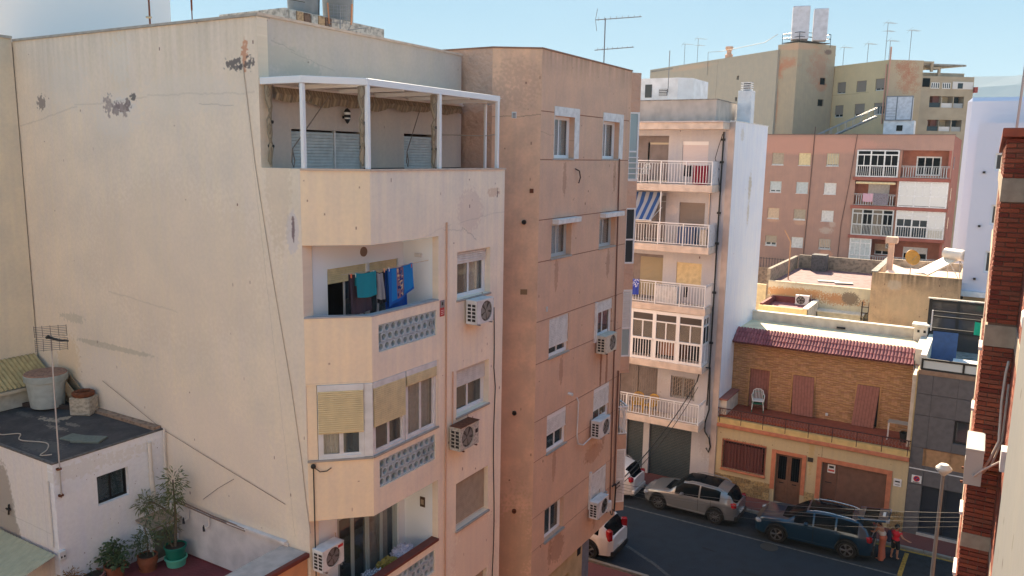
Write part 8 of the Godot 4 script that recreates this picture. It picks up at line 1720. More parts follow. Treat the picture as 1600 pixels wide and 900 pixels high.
# bones [a, b, ra, rb] joined by a smooth minimum on a grid and meshed as surface nets, smooth normals from the field
func nets(out: MB, bones: Array, cell: float, k := .03):
	var lo := Vector3.INF; var hi := -Vector3.INF
	for b in bones:
		var r: float = maxf(b[2], b[3]) + k + cell * 2
		for p in [b[0], b[1]]: lo = lo.min(p - Vector3.ONE * r); hi = hi.max(p + Vector3.ONE * r)
	var n := Vector3i(((hi - lo) / cell).ceil()) + Vector3i.ONE
	var F := PackedFloat32Array(); F.resize(n.x * n.y * n.z); F.fill(9.0)
	for b in bones:
		var a: Vector3 = b[0]; var c: Vector3 = b[1]; var ab := c - a; var ll := maxf(ab.length_squared(), 1e-9); var r: float = maxf(b[2], b[3]) + k + cell * 2
		var i0 := Vector3i(((a.min(c) - Vector3.ONE * r - lo) / cell).floor()).clamp(Vector3i.ZERO, n - Vector3i.ONE); var i1 := Vector3i(((a.max(c) + Vector3.ONE * r - lo) / cell).ceil()).clamp(Vector3i.ZERO, n - Vector3i.ONE)
		for z in range(i0.z, i1.z + 1):
			for y in range(i0.y, i1.y + 1):
				var at := (z * n.y + y) * n.x
				for x in range(i0.x, i1.x + 1):
					var p := lo + Vector3(x, y, z) * cell; var t := clampf((p - a).dot(ab) / ll, 0, 1)
					var d := p.distance_to(a + ab * t) - lerpf(b[2], b[3], t); var e := F[at + x]
					var h := maxf(k - absf(d - e), 0.0) / k
					F[at + x] = minf(d, e) - h * h * k * .25
	var id := {}; var V := []; var N := []
	var step := [1, n.x, n.x * n.y]
	for z in n.z - 1:
		for y in n.y - 1:
			var at := (z * n.y + y) * n.x
			for x in n.x - 1:
				var o := at + x; var m := 0; var s := Vector3.ZERO; var c := 0; var f := [F[o], F[o + 1], F[o + step[1]], F[o + step[1] + 1], F[o + step[2]], F[o + step[2] + 1], F[o + step[2] + step[1]], F[o + step[2] + step[1] + 1]]
				for q in 8: if f[q] < 0: m += 1
				if m == 0 or m == 8: continue
				for q in 8:
					for ax in 3:
						if q & (1 << ax): continue
						var r := q | (1 << ax)
						if (f[q] < 0) != (f[r] < 0):
							var t: float = f[q] / (f[q] - f[r]); var p := Vector3(q & 1, (q >> 1) & 1, q >> 2); p[ax] += t; s += p; c += 1
				id[o] = V.size(); V.append(lo + (Vector3(x, y, z) + s / c) * cell)
				N.append(Vector3(f[1] - f[0] + f[3] - f[2] + f[5] - f[4] + f[7] - f[6], f[2] - f[0] + f[3] - f[1] + f[6] - f[4] + f[7] - f[5], f[4] - f[0] + f[5] - f[1] + f[6] - f[2] + f[7] - f[3]).normalized())
	for o in id:
		for ax in 3:
			if (F[o] < 0) == (F[o + step[ax]] < 0): continue
			var u: int = step[(ax + 1) % 3]; var w: int = step[(ax + 2) % 3]
			if not (id.has(o - u) and id.has(o - w) and id.has(o - u - w)): continue
			var q := [id[o], id[o - u], id[o - u - w], id[o - w]]
			if F[o] >= 0: q.reverse()
			out.trin(V[q[0]], V[q[1]], V[q[2]], N[q[0]], N[q[1]], N[q[2]]); out.trin(V[q[0]], V[q[2]], V[q[3]], N[q[0]], N[q[2]], N[q[3]])

func hand_bones(wrist: Vector3, dir: Vector3, palm_n: Vector3, side: float, curl: float) -> Array:   # a palm, four fingers of different length and a thumb from its side
	var f := dir.normalized(); var s := palm_n.cross(f).normalized() * side; var pn := f.cross(s).normalized() * side
	var bones := [[wrist, wrist + f * .03, .024, .026], [wrist + f * .03 - s * .02, wrist + f * .085 - s * .026, .017, .014], [wrist + f * .03 + s * .02, wrist + f * .09 + s * .024, .018, .014], [wrist + f * .03, wrist + f * .09, .018, .014]]
	for k in 4:
		var a: Vector3 = wrist + f * (.088 - .004 * absf(k - 1.5)) + s * (.030 - .020 * k); var l: float = [.068, .076, .071, .055][k]; var d := f
		for j in 3:
			d = (d * cos(curl * (.6 + .3 * j)) + pn * sin(curl * (.6 + .3 * j))).normalized()
			var b: Vector3 = a + d * l * [.45, .31, .24][j]; bones.append([a, b, .0085 - .0008 * j, .0078 - .0008 * j]); a = b
	var t := wrist + f * .03 + s * .03; var t2 := t + (f * .6 + s * .7 + pn * .2).normalized() * .038; bones.append([t, t2, .013, .010]); bones.append([t2, t2 + (f * .85 + s * .25 + pn * .4).normalized() * .032, .010, .008])
	return bones

func person(label: String, at: Vector3, yaw: float, J: Dictionary, o: Dictionary):     # joints in the person's own axes: facing +z, x to the person's left
	var t := thing("person", label, "person", at, "", false); t.rotation.y = yaw; var s: float = o.s
	var skin := mat("skin", Color8(186, 128, 98), .6); var B := []; var hd: Vector3 = J.head
	var up: Vector3 = (hd - J.neck).normalized()
	B += [[J.pelvis, J.waist, .115 * s, .10 * s], [J.waist, J.chest, .10 * s, .125 * s], [J.chest + Vector3(-.07, .02, 0) * s, J.chest + Vector3(.07, .02, 0) * s, .11 * s, .11 * s], [J.chest, J.neck, .07 * s, .05 * s], [J.neck, hd, .048 * s, .05 * s], [J.hipL, J.hipR, .10 * s, .10 * s]]
	for q in ["L", "R"]:
		B += [[J.chest + Vector3(0, .08 * s, 0), J["sh" + q], .05 * s, .055 * s], [J["sh" + q], J["el" + q], .048 * s, .038 * s], [J["el" + q], J["wr" + q], .037 * s, .024 * s], [J["hip" + q], J["kn" + q], .085 * s, .055 * s], [J["kn" + q], J["kn" + q].lerp(J["an" + q], .4) + Vector3(0, 0, -.015), .053 * s, .052 * s], [J["kn" + q].lerp(J["an" + q], .4) + Vector3(0, 0, -.015), J["an" + q], .052 * s, .036 * s], [J["an" + q], J["an" + q] + J["toe" + q] * .07 + Vector3(0, -.04, 0), .036 * s, .034 * s], [J["an" + q] + J["toe" + q] * .03 + Vector3(0, -.045, 0), J["an" + q] + J["toe" + q] * .17 + Vector3(0, -.055, 0), .034 * s, .024 * s]]
	var m := MB.new(); nets(m, B, .014)
	var H := MB.new(); var r: float = o.get("hr", .095); var fz: Vector3 = J.get("look", Vector3(0, 0, 1)); var fx := up.cross(fz).normalized(); fz = fx.cross(up)
	var h := func(x, y, z) -> Vector3: return hd + (fx * x + up * y + fz * z) * r
	nets(H, [[h.call(0, .25, -.15), h.call(0, .45, -.1), r * .98, r * .92], [h.call(0, -.1, .1), h.call(0, -.5, .35), r * .74, r * .48], [h.call(0, .15, .3), h.call(0, -.15, .4), r * .62, r * .58], [h.call(0, .12, .92), h.call(0, -.2, 1.06), r * .10, r * .17], [h.call(-.22, -.52, .82), h.call(.22, -.52, .82), r * .1, r * .1], [h.call(-.9, .15, -.1), h.call(-.98, -.15, -.1), r * .16, r * .12], [h.call(.9, .15, -.1), h.call(.98, -.15, -.1), r * .16, r * .12], [h.call(0, -.4, -.1), J.neck, r * .55, r * .52]], .006, .022); m.add(H)
	for q in ["L", "R"]: var g := MB.new(); nets(g, hand_bones(J["wr" + q], J["hd" + q], J["pn" + q], 1.0 if q == "L" else -1.0, o.get("curl", .35)), .004, .006); m.add(g)
	obj("body", m, skin, t)
	for q in [-1, 1]: var ey := MB.new(); ey.lathe(Transform3D(Basis(), h.call(q * .36, .1, .86)), [Vector2(0, -.012), Vector2(.011, -.005), Vector2(.011, .005), Vector2(0, .012)], 8); obj("eye", ey, M("black"), t)
	var hb := MB.new(); nets(hb, [[h.call(0, .35, -.25), h.call(0, .5, -.12), r * 1.02, r * .98], [h.call(0, .1, -.5), h.call(0, -.3, -.5), r * .75, r * .5]] + o.get("hair", []).map(func(e): return [h.call(e[0], e[1], e[2]), h.call(e[3], e[4], e[5]), r * e[6], r * e[7]]), .008, .02); obj("hair", hb, mat("hair_black", Color8(28, 22, 20), .7), t)
	for c in o.clothes: var cm := MB.new(); nets(cm, c[1], .012, c[3] if c.size() > 3 else .03); obj(c[0], cm, c[2], t)
	return t

func build_people():
	# a woman reaching into the boot, facing the car; she faces her own +z
	var V := func(x, y, z): return Vector3(x, y, z)
	var J := {"pelvis": V.call(0, .92, 0), "waist": V.call(0, 1.06, .03), "chest": V.call(0, 1.25, .12), "neck": V.call(0, 1.40, .19), "head": V.call(0, 1.47, .25), "look": Vector3(0, -.45, .9), "hipL": V.call(.09, .9, 0), "hipR": V.call(-.09, .9, 0), "knL": V.call(.1, .5, .03), "knR": V.call(-.1, .5, .02), "anL": V.call(.1, .09, .0), "anR": V.call(-.1, .09, -.03), "toeL": Vector3(.1, 0, 1), "toeR": Vector3(-.15, 0, 1),
		"shL": V.call(.17, 1.35, .15), "shR": V.call(-.17, 1.35, .15), "elL": V.call(.22, 1.15, .32), "elR": V.call(-.22, 1.14, .33), "wrL": V.call(.17, 1.12, .56), "wrR": V.call(-.15, 1.1, .57), "hdL": Vector3(-.1, -.1, 1), "hdR": Vector3(.1, -.1, 1), "pnL": Vector3(0, 1, 0), "pnR": Vector3(0, 1, 0)}
	var tro := []
	for q in [1, -1]: tro += [[J.hipL if q > 0 else J.hipR, Vector3(q * .1, .5, .02), .115, .095], [Vector3(q * .1, .5, .02), Vector3(q * .11, .07, -.01), .095, .115]]
	tro += [[Vector3(-.08, .92, 0), Vector3(.08, .92, 0), .125, .125], [Vector3(-.05, 1.0, .02), Vector3(.05, 1.0, .02), .112, .112]]
	person("woman in wide coral trousers and a pale top reaching into the blue car's boot", Vector3(-2.42, .004, -33.5), -PI / 2 - .15, J, {"s": .95, "hair": [[0, -.3, -.6, .1, -1.3, -.75, .55, .25]],
		"clothes": [["trousers", tro, mat("coral_cloth", Color8(206, 112, 84), .95, "speck", 2)], ["top", [[J.waist + Vector3(-.05, .02, .0), J.waist + Vector3(.05, .02, .0), .112, .112], [J.waist, J.chest + Vector3(0, -.06, .02), .112, .128], [J.chest + Vector3(-.06, -.03, .03), J.chest + Vector3(.06, -.03, .03), .112, .112]], mat("pale_cloth", Color8(206, 190, 176), .95)], ["sandal", [[J.anL + Vector3(0, -.07, -.04), J.anL + Vector3(.01, -.075, .15), .022, .022]], M("plastic_black")], ["sandal", [[J.anR + Vector3(0, -.07, -.04), J.anR + Vector3(-.02, -.075, .15), .022, .022]], M("plastic_black")]]})
	var K := {"pelvis": V.call(0, .80, 0), "waist": V.call(0, .92, .0), "chest": V.call(0, 1.10, .0), "neck": V.call(0, 1.27, .01), "head": V.call(.0, 1.37, .03), "look": Vector3(-.2, -.1, 1), "hipL": V.call(.08, .78, 0), "hipR": V.call(-.08, .78, 0), "knL": V.call(.10, .43, .02), "knR": V.call(-.09, .43, .05), "anL": V.call(.12, .09, -.03), "anR": V.call(-.1, .09, .04), "toeL": Vector3(.2, 0, 1), "toeR": Vector3(-.15, 0, 1),
		"shL": V.call(.155, 1.2, 0), "shR": V.call(-.155, 1.2, 0), "elL": V.call(.22, 1.0, -.05), "elR": V.call(-.33, 1.06, -.06), "wrL": V.call(.2, .84, .1), "wrR": V.call(-.5, 1.02, -.02), "hdL": Vector3(0, -.8, .6), "hdR": Vector3(-1, -.2, .2), "pnL": Vector3(1, 0, 0), "pnR": Vector3(0, 1, 0)}
	person("child in a bright red sports shirt and black shorts behind the woman, arm held out", Vector3(-1.98, .004, -33.75), PI - .5, K, {"s": .82, "hr": .09, "clothes": [
		["shirt", [[K.waist + Vector3(-.05, -.06, 0), K.waist + Vector3(.05, -.06, 0), .105, .105], [K.waist, K.chest, .105, .115], [K.chest + Vector3(-.07, .0, 0), K.chest + Vector3(.07, .0, 0), .105, .105], [K.chest + Vector3(.05, .08, 0), K.shL + Vector3(.02, -.04, 0), .06, .062], [K.chest + Vector3(-.05, .08, 0), K.shR + Vector3(-.03, -.03, 0), .06, .062]], mat("red_shirt", Color8(226, 36, 58), .9)],
		["shorts", [[K.hipL, K.knL + Vector3(0, .08, 0), .09, .082], [K.hipR, K.knR + Vector3(0, .08, 0), .09, .082], [Vector3(-.05, .84, 0), Vector3(.05, .84, 0), .105, .105]], mat("black_shorts", Color8(20, 20, 24), .9)],
		["shoe", [[K.anL + Vector3(0, -.05, -.03), K.anL + Vector3(.03, -.055, .14), .036, .032]], M("plastic_black")], ["shoe", [[K.anR + Vector3(0, -.05, -.03), K.anR + Vector3(-.02, -.055, .14), .036, .032]], M("plastic_black")]]})
	var bg := thing("shoulder_bag", "dark navy bag hanging at the red shirted child's side toward the car", "bag", Vector3(-2.23, .72, -33.72), "", false)
	var m := MB.new(); nets(m, [[Vector3(0, .1, -.04), Vector3(0, .38, -.03), .10, .085], [Vector3(0, .1, .06), Vector3(0, .38, .05), .10, .085]], .014); obj("bag_body", m, mat("navy", Color8(30, 32, 66), .8), bg); var sp := MB.new(); sp.tube([Vector3(0, .42, -.05), Vector3(.1, .6, -.03), Vector3(.14, .58, .02), Vector3(0, .42, .06)], .014, 5); obj("strap", sp, M("navy"), bg)

func build_right():
	var I := Transform3D()
	var b := thing("house", "dark grey panelled house with a dark garage door and a furnished roof terrace", "house", Vector3(2, 0, -39))
	var f := fr(Vector3(0, 0, -36.4), Vector3(0, 0, 1)); var G := mat("slate_panel", Color8(100, 97, 100), .7, "mottle", .6)
	var hs := [[-1.35, 1.6, .25, 2.33], [-.42, .6, 4.37, 5.37], [-1.45, 3, 3.2, 3.96]]
	boxed("wall_body", I, -1.88, 6, 0, 7.1, -41.9, -36.66, mat("slate_dark", Color8(70, 68, 70), .8), b)
	for i in 5:        # cladding panels with open joints
		for j in 5:
			var u0: float = [-1.92, -1.36, -.43, .61, 1.62][i]; var u1: float = [-1.36, -.43, .61, 1.62, 6.0][i]; var v0: float = [0.0, 2.34, 3.97, 5.38, 6.3][j]; var v1: float = [2.33, 3.96, 5.37, 6.29, 7.12][j]
			var q := MB.new(); q.wall(f, u0 + .004, u1 - .004, v0 + .004, v1 - .004, -.25, rng.randf_range(-.002, .002), hs); 
			if q.v.size() > 36 or (j != 0 and not (i == 2 and j == 2)): obj("cladding_panel", q, G, b)
	boxed("inset_panel", f, -1.45, 3, 3.2, 3.96, -.2, -.03, mat("inset_tan", Color8(176, 136, 98), .8, "mottle", .8), b); boxed("pale_strip", f, -1.92, 6, 3.01, 3.05, .004, .02, M("white_paint"), b)
	boxed("upper_band", f, -1.94, 6, 7.121, 7.31, -.3, .03, mat("band_brown", Color8(148, 122, 102), .8, "mottle", .8), b)
	boxed("garage_door", f, -1.35, 1.6, .25, 2.33, -.2, -.15, mat("navy_door", Color8(34, 40, 54), .5), b)
	for i in 5: boxed("door_rib", f, -1.3 + i * .58, -.76 + i * .58, .3, 2.28, -.149, -.138, M("navy_door"), b)
	boxed("door_sill", f, -1.4, 1.65, 0, .24, -.2, .03, mat("sill_pale", Color8(186, 180, 174), .8, "mottle", 1), b)
	window(b, f, -.42, .6, 4.37, 5.37, {"rec": .14, "n": 1, "fm": M("dark_metal"), "gm": M("pane_dim")})
	boxed("terrace_floor", I, -1.88, 6, 7.12, 7.2, -41.9, -36.5, M("concrete"), b)
	var fr1 := MB.new(); var K := M("black"); var ff := fr(Vector3(0, 0, -36.45), Vector3(0, 0, 1))
	fr1.box(ff, -1.86, 6, 7.72, 7.80, -.04, .04); fr1.box(ff, -1.86, 6, 7.32, 7.38, -.04, .04)
	for u in [-1.86, -.36, 1.2, 2.7]: fr1.box(ff, u, u + .08, 7.38, 7.72, -.039, .039)
	obj("terrace_railing", fr1, K, b)
	for u in [-1.78, -.28, 1.28]: boxed("frosted_pane", ff, u, u + 1.42, 7.385, 7.715, -.01, .01, mat("frosted", Color8(196, 206, 208), .3), b)
	var fb := fr(Vector3(0, 0, -41.5), Vector3(0, 0, 1)); var sc := MB.new()
	for u in [-2.05, -.9, .25, 1.4]: sc.box(fb, u, u + .13, 7.2, 9.55, -.05, .05)
	sc.box(fb, -2.05, 6, 9.42, 9.52, -.051, .051); sc.box(fb, -2.05, 6, 8.0, 8.08, -.049, .049); obj("rear_screen", sc, K, b); boxed("screen_coping", fb, -2.1, 6, 9.553, 9.6, -.08, .08, M("coping_white"), b)
	for u in [-1.92, -.77, .38]: boxed("screen_pane", fb, u, u + 1.02, 8.08, 9.42, -.02, .0, mat("smoked", Color8(64, 62, 64), .12), b); boxed("screen_pane", fb, u, u + 1.02, 7.2, 8.0, -.02, .0, M("smoked"), b)
	boxed("left_wall", I, -1.92, -1.7, 7.2, 7.9, -41.4, -36.6, M("coping_white"), b)
	var th := thing("clothes_rack", "black framed clothes rack with pale rails standing high on the grey house terrace", "clothes rack", Vector3(-.8, 7.2, -38.5)); var fm := fr(Vector3(0, 0, -38.5), Vector3(0, 0, 1)); var q := MB.new()
	for v in [8.68, 9.2, 9.42]: q.box(fm, -1.72, 1.6, v, v + .07, -.03, .03)
	q.box(fm, 1.53, 1.6, 7.2, 9.49, -.029, .029); q.box(fm, -1.6, -1.54, 7.2, 8.68, -.029, .029); obj("frame", q, K, th); boxed("pale_upright", fm, -1.76, -1.71, 8.6, 9.5, -.04, .04, M("white_paint"), th)
	cloth("garment", "bright green garment on the black clothes rack of the grey house", "garment", Vector3(-.12, 9.2, -38.44), Vector3(.4, 9.2, -38.44), .55, mat("green_cloth", Color8(18, 170, 138), .95, "speck", 2), {"wave": .05})
	boxed_rot("board", "plain deep blue board leaning upright on the grey house terrace", "board", Vector3(-1.15, 7.95, -38.35), Vector3(.95, 1.35, .05), .06, mat("board_blue", Color8(44, 84, 140), .6, "mottle", .7))
	var tb := thing("table", "long pale topped table on the grey house terrace right of the blue board", "table", Vector3(.2, 7.2, -37.4)); boxed("table_top", I, -.75, 1.2, 7.60, 7.65, -37.8, -37.0, M("white_paint"), tb)
	for x in [-.7, 1.15]:
		for z in [-37.75, -37.05]: boxed("leg", I, x - .02, x + .02, 7.2, 7.6, z - .02, z + .02, K, tb)
	var sg := thing("no_parking_sign", "white square no parking sign with red ring on the grey house", "sign", Vector3(-1.6, 2.43, -36.4))
	boxed("plate", f, -1.78, -1.40, 2.40, 2.74, .004, .02, M("white_paint"), sg); var c := Transform3D(f.basis, f * Vector3(-1.59, 2.59, 0)); var r := MB.new(); r.ring(c, .085, .125, .023, 24); var sl := Basis(Vector3(0, 0, 1), PI / 4); r.box(Transform3D(c.basis * sl, c.origin), -.1, .1, -.02, .02, .022, .025); obj("red_ring", r, mat("sign_scarlet", Color8(196, 30, 40), .5), sg)
	var bl := MB.new(); bl.ring(c, 0, .086, .0215, 20); obj("blue_field", bl, mat("sign_blue", Color8(40, 52, 110), .5), sg); boxed("caption", f, -1.72, -1.46, 2.415, 2.445, .0205, .022, M("dark_metal"), sg)
	# street lamp at the near corner
	var lp := thing("street_lamp", "tall slim grey street lamp with a flat pale head at the near corner", "street lamp", Vector3(-.45, .12, -26), "", false)
	var po := MB.new(); po.tube([Vector3(0, 0, 0), Vector3(0, .9, 0), Vector3(0, .95, 0), Vector3(0, 6.6, 0)], [.09, .09, .065, .045], 12); obj("pole", po, mat("lamp_grey", Color8(150, 146, 144), .5, "", 1, "", 0, 1, .3), lp)
	var hd := MB.new(); hd.lathe(I, [Vector2(.05, 6.5), Vector2(.16, 6.62), Vector2(.22, 6.68), Vector2(.22, 6.74), Vector2(.12, 6.85), Vector2(0, 6.87)], 20); obj("lamp_head", hd, mat("lamp_pale", Color8(226, 222, 214), .45), lp); var gl := MB.new(); gl.lathe(I, [Vector2(.155, 6.61), Vector2(.0, 6.58)], 20); obj("lamp_glass", gl, M("milk_glass"), lp)
	# brick building on the near side of the street: a pier with concrete bands, a recessed wall behind
	var t := thing("apartment_building", "red brick building with concrete bands close by at the right edge", "building", Vector3(.4, 0, -14))
	var fz := fr(Vector3(0, 0, -12.5), Vector3(0, 0, 1)); var fx := fr(Vector3(.09, 0, 0), Vector3(-1, 0, 0)); var fx2 := fr(Vector3(.45, 0, 0), Vector3(-1, 0, 0))
	boxed("core", I, .115, 2.4, 0, 16.1, -31, -12.53, mat("mortar", Color8(134, 108, 94), .95, "speck", 2), t); boxed("rear_core", I, .475, 2.4, 0, 16.05, -12.529, -6.02, M("mortar"), t)
	var bk := []
	for k in 5: bk.append(mat("brick_%d" % k, [Color8(156, 78, 56), Color8(142, 68, 50), Color8(170, 88, 62), Color8(150, 84, 64), Color8(132, 60, 46)][k], .88, "speck", 1.6, "rough_n", .5))
	var bm := func(l: float) -> Mesh:
		var key := "brick %.3f" % l
		if not shared.has(key): var m := MB.new(); m.cbox(I, -l / 2, l / 2, -.0265, .0265, -.055, .0, .005); shared[key] = m.mesh()
		return shared[key]
	var rest := []; var made := 0; var P := .065
	for s in 5: rest.append(MB.new())
	for j in range(0, 246):
		var y := 16.13 - (j + .5) * P
		if y < .1: break
		var band: bool = (y > 13.34 and y < 13.64) or (y > 15.3 and y < 15.62) or (y > 10.4 and y < 10.62) or (y > 7.5 and y < 7.8)
		if band: continue
		for face in 3:
			var ff2: Transform3D = [fz, fx, fx2][face]; var u0: float = [.09, -31.0, -12.5][face]; var u1: float = [.449, -12.501, -6.01][face]
			var u := u0; var first := true
			while u < u1 - .02:
				var l := .24
				if first: l = .12 if (j + face) % 2 else .24
				first = false
				if u + l > u1 - .06: l = u1 - u
				if face == 1 and u < -19.5: u += l; continue
				var x: Transform3D = ff2 * Transform3D(Basis(), Vector3(u + l / 2, y, rng.randf_range(-.002, .003))); var k := rng.randi() % 5
				if face == 0 and made < 300 and y > 9.2: made += 1; x.origin -= org; put("brick", bm.call(snappedf(l - .01, .01)), bk[k], t, x)
				else: var m := MB.new(); m.box(x, -l / 2 + .005, l / 2 - .005, -.0265, .0265, -.04, .0); rest[k].v.append_array(m.v); rest[k].n.append_array(m.n); rest[k].t.append_array(m.t)
				u += l
	for s in 5: obj("brickwork", rest[s], bk[s], t).set_meta("kind", "stuff")
	var cm := mat("band_concrete", Color8(176, 160, 142), .9, "mottle", 1.2, "rough_n", .4)
	for v in [[13.34, 13.63], [15.3, 15.61], [10.4, 10.61], [7.5, 7.79]]: boxed("concrete_band", I, .086, .448, v[0], v[1], -31, -12.497, cm, t); boxed("concrete_band", I, .446, .474, v[0], v[1], -12.496, -6.01, cm, t)
	boxed("parapet_cap", I, .03, 1.2, 16.14, 16.26, -31, -12.42, mat("cap_brick", Color8(150, 74, 52), .85, "mottle", 1.2), t, .01)
	for q2 in [[-14.6, 12.9, .16], [-17.2, 11.2, .22], [-16.0, 9.6, .3], [-15.0, 8.9, .3]]: boxed("sill", fx, q2[0] - .3, q2[0] + .3, q2[1], q2[1] + .05, .0, .05, M("white_paint"), t)
	boxed("window_hood", fx2, -10.8, -10.55, 12.25, 12.5, .001, .07, M("white_paint"), t); boxed("wall_fitting", fx2, -8.6, -8.2, 14.35, 14.5, .001, .12, M("white_paint"), t, .03)
	var gp := MB.new(); gp.tube([Vector3(.40, 13.2, -12.3), Vector3(.38, 13.05, -12.2), Vector3(.37, 12.7, -12.1), Vector3(.385, 12.2, -11.9), Vector3(.30, 11.95, -11.8), Vector3(.2, 11.82, -11.55)], .018, 6); gp.tube([Vector3(.43, 12.9, -12.25), Vector3(.42, 12.2, -11.95), Vector3(.33, 11.9, -11.8), Vector3(.2, 11.79, -11.6)], .016, 6); obj("insulated_pipe", gp, M("pale_cable"), t)
	ac_unit("white air conditioner on rusty brackets close by on the red brick building", fx2, -11.85, 11.70, .22, {"W": .8, "D": .2, "H": .47, "plain": true, "fan_left": true, "m": mat("ac_sunny", Color8(176, 174, 170), .5), "bm": M("rust"), "hm": M("pale_cable"), "group": ""})
	org = Vector3.ZERO
	var gw := thing("apartment_building", "plain pale grey rendered wall of the nearest building at the far right edge", "building", Vector3(1, 0, -2)); 
	var gm := painted("near_grey_paint", -6, 15.5, 9, 15.5, paint("neargrey", 9, 15.5, 40, Color8(126, 125, 124), {"streak": .03, "blot": .1, "fine": .05, "freq": .6, "specks": 80, "patches": [[2.2, 10.5, .4, .3, Color8(112, 111, 110), .5, 3.0], [1.2, 8.8, .5, .4, Color8(113, 112, 111), .5, 2.0]]}))
	var w := MB.new(); w.wall(fr(Vector3(.245, 0, 0), Vector3(-1, 0, 0)), -6, -1.2, 0, 19.0, -1.2, 0); obj("wall", w, gm, gw); boxed("added_wing", I, .5, 9, 0, 19, -1.19, 16, mat("bounce_wing_cream", Color8(226, 208, 188), .9, "mottle", .3), gw)  # unseen cream wing added to bounce sunlight onto the facades opposite
	var ma := thing("mast", "thin roof mast rising over the red brick building's cap", "mast", Vector3(.25, 16.26, -14)); var mm := MB.new(); mm.tube([Vector3(.2, 16.26, -14), Vector3(.22, 17.3, -14)], .02, 6); mm.tube([Vector3(.22, 17.3, -14), Vector3(.27, 18.6, -14)], .01, 5); mm.tube([Vector3(.3, 16.3, -14), Vector3(.29, 18.5, -14)], .006, 4); obj("pole", mm, M("mast_pale"), ma)
	# cables over the street
	var cab := func(p: Vector3, e: Vector3, sag: float, rr: float, label: String, m: Material):
		var m2 := MB.new(); var pts := []
		for k in 17: var s := k / 16.0; pts.append(p.lerp(e, s) - Vector3(0, sag * 4 * s * (1 - s), 0))
		m2.tube(pts, rr, 5); one("overhead_cable", m2, m, label, "cable", (p + e) / 2)
	cab.call(Vector3(-11.0, 5.5, -35.5), Vector3(-9.88, 4.95, -23.6), .35, .022, "thick dark cable slung from the grey flats to the brown flats' corner", M("cable"))
	cab.call(Vector3(-10.9, 5.3, -35.4), Vector3(-9.86, 4.85, -23.6), .45, .014, "thinner cable just under the thick dark one", M("cable"))
	for k in 4: cab.call(Vector3(-9.85, 5.0 - .1 * k, -23.7), Vector3(.09, 7.15 - .12 * k, -22.0), [.22, .3, .28, .42][k], [.007, .005, .005, .004][k], ["highest of four cables crossing the street before the yellow house", "second of four cables crossing before the yellow house", "third of four cables crossing before the yellow house", "lowest of four cables crossing before the yellow house"][k], mat("cable_pale", Color8(104, 102, 100), .5))
	antenna("tall many armed antenna on the brown flats' roof", Vector3(-10.75, 17.85, -23.4), 2.15, 2, .45)
	for q3 in [[Vector3(-11.0, 17.85, -23.3), .5, .75, "grey round tank lid on the brown flats' roof, left one"], [Vector3(-12.5, 17.85, -28.5), .6, 1.05, "grey round tank lid behind the brown flats, right one"]]:
		var tk := thing("water_tank", q3[3], "water tank", q3[0], "grey roof tanks by the brown flats", false); var s := MB.new(); s.lathe(I, [Vector2(0, 0), Vector2(q3[1], 0), Vector2(q3[1], q3[2] - .08), Vector2(q3[1] + .03, q3[2] - .08), Vector2(q3[1] + .03, q3[2]), Vector2(0, q3[2] + .04)], 24); obj("shell", s, M("fibre_grey"), tk)

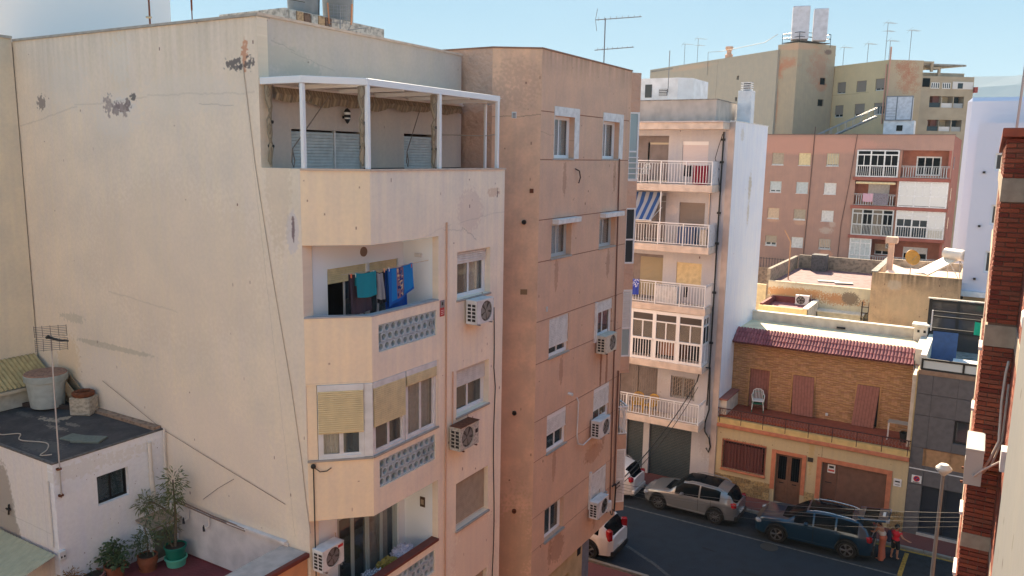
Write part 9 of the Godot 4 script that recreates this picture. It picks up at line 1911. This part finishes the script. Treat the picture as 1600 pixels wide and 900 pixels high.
func build_bounce_houses():     # unseen houses added behind the viewer to bounce warm sun onto shaded walls
	var I := Transform3D()
	for q in [[-44.0, -24.0, 12.5, "unseen cream house added behind the viewer to bounce light, left of the pink one", Color8(230, 214, 190)], [-23.9, -11.0, 15.0, "unseen pale pink house added behind the viewer to bounce light, beside the street", Color8(228, 204, 188)], [-10.8, 10.0, 17.0, "unseen white house added to bounce light, closing the near street behind the viewer", Color8(226, 220, 210)]]:
		var z: float = 12.0 if q[0] < -11 else 26.0
		var b := thing("house", q[3], "house", Vector3((q[0] + q[1]) / 2, 0, z + 4)); var f := fr(Vector3(0, 0, z), Vector3(0, 0, -1)); var hs := []
		for i in 4:
			for j in 4: var u: float = -q[1] + 1.6 + i * (q[1] - q[0] - 2.0) / 4.0; hs.append([u, u + 1.2, 2.0 + j * 2.9, 3.3 + j * 2.9])
		var w := MB.new(); w.wall(f, -q[1], -q[0], 0, q[2], -.3, 0, hs); obj("front_wall", w, mat("house_%d" % int(q[2]), q[4], .9, "mottle", .3), b)
		boxed("body", I, q[0], q[1], 0, q[2] - .5, z + .9, z + 9, M("house_%d" % int(q[2])), b)
		for h in hs: window(b, f, h[0], h[1], h[2], h[3], {"room": false, "gm": M("mid_glass"), "fm": M("white_paint"), "sill": .04})

func setup():
	var c := Camera3D.new(); c.position = Vector3(0, 15.8, 0); c.rotation_degrees = Vector3(-9.428, 30.758, 0.9666); c.fov = 39.62; c.near = .05; c.far = 9000; c.name = "camera"; add_child(c); c.current = true
	var e := Environment.new(); e.background_mode = Environment.BG_SKY
	var sm := ProceduralSkyMaterial.new()
	sm.sky_top_color = Color8(62, 102, 132); sm.sky_horizon_color = Color8(122, 140, 144); sm.sky_curve = .15; sm.sky_energy_multiplier = 1.0
	sm.ground_bottom_color = Color8(120, 112, 104); sm.ground_horizon_color = Color8(170, 175, 178); sm.sun_angle_max = 50; sm.sun_curve = .195
	var sky := Sky.new(); sky.sky_material = sm; e.sky = sky
	e.ambient_light_source = Environment.AMBIENT_SOURCE_SKY
	e.tonemap_mode = Environment.TONE_MAPPER_LINEAR; e.tonemap_exposure = 3.4
	e.fog_enabled = true; e.fog_density = .00022; e.fog_light_color = Color8(158, 184, 204)
	e.sdfgi_enabled = true; e.ssao_enabled = true; e.ssil_enabled = true
	var w := WorldEnvironment.new(); w.environment = e; w.name = "world_environment"; add_child(w)
	var s := DirectionalLight3D.new(); s.name = "sun"; s.light_energy = 1.6; s.light_angular_distance = .5; s.light_color = Color(1, .91, .78); s.shadow_enabled = true
	add_child(s); s.look_at_from_position(Vector3.ZERO, -Vector3(-.45, .77, -1.0), Vector3.UP)

func _ready():
	rng.seed = 20240611
	setup()
	make_materials()
	build_ground()
	build_cream_flats()
	build_terrace()
	build_brown_flats()
	build_grey_flats()
	build_brick_house()
	build_orange_flats()
	build_beige_flats()
	build_right_far()
	build_cars()
	build_patio()
	build_people()
	build_right()
	build_bounce_houses()
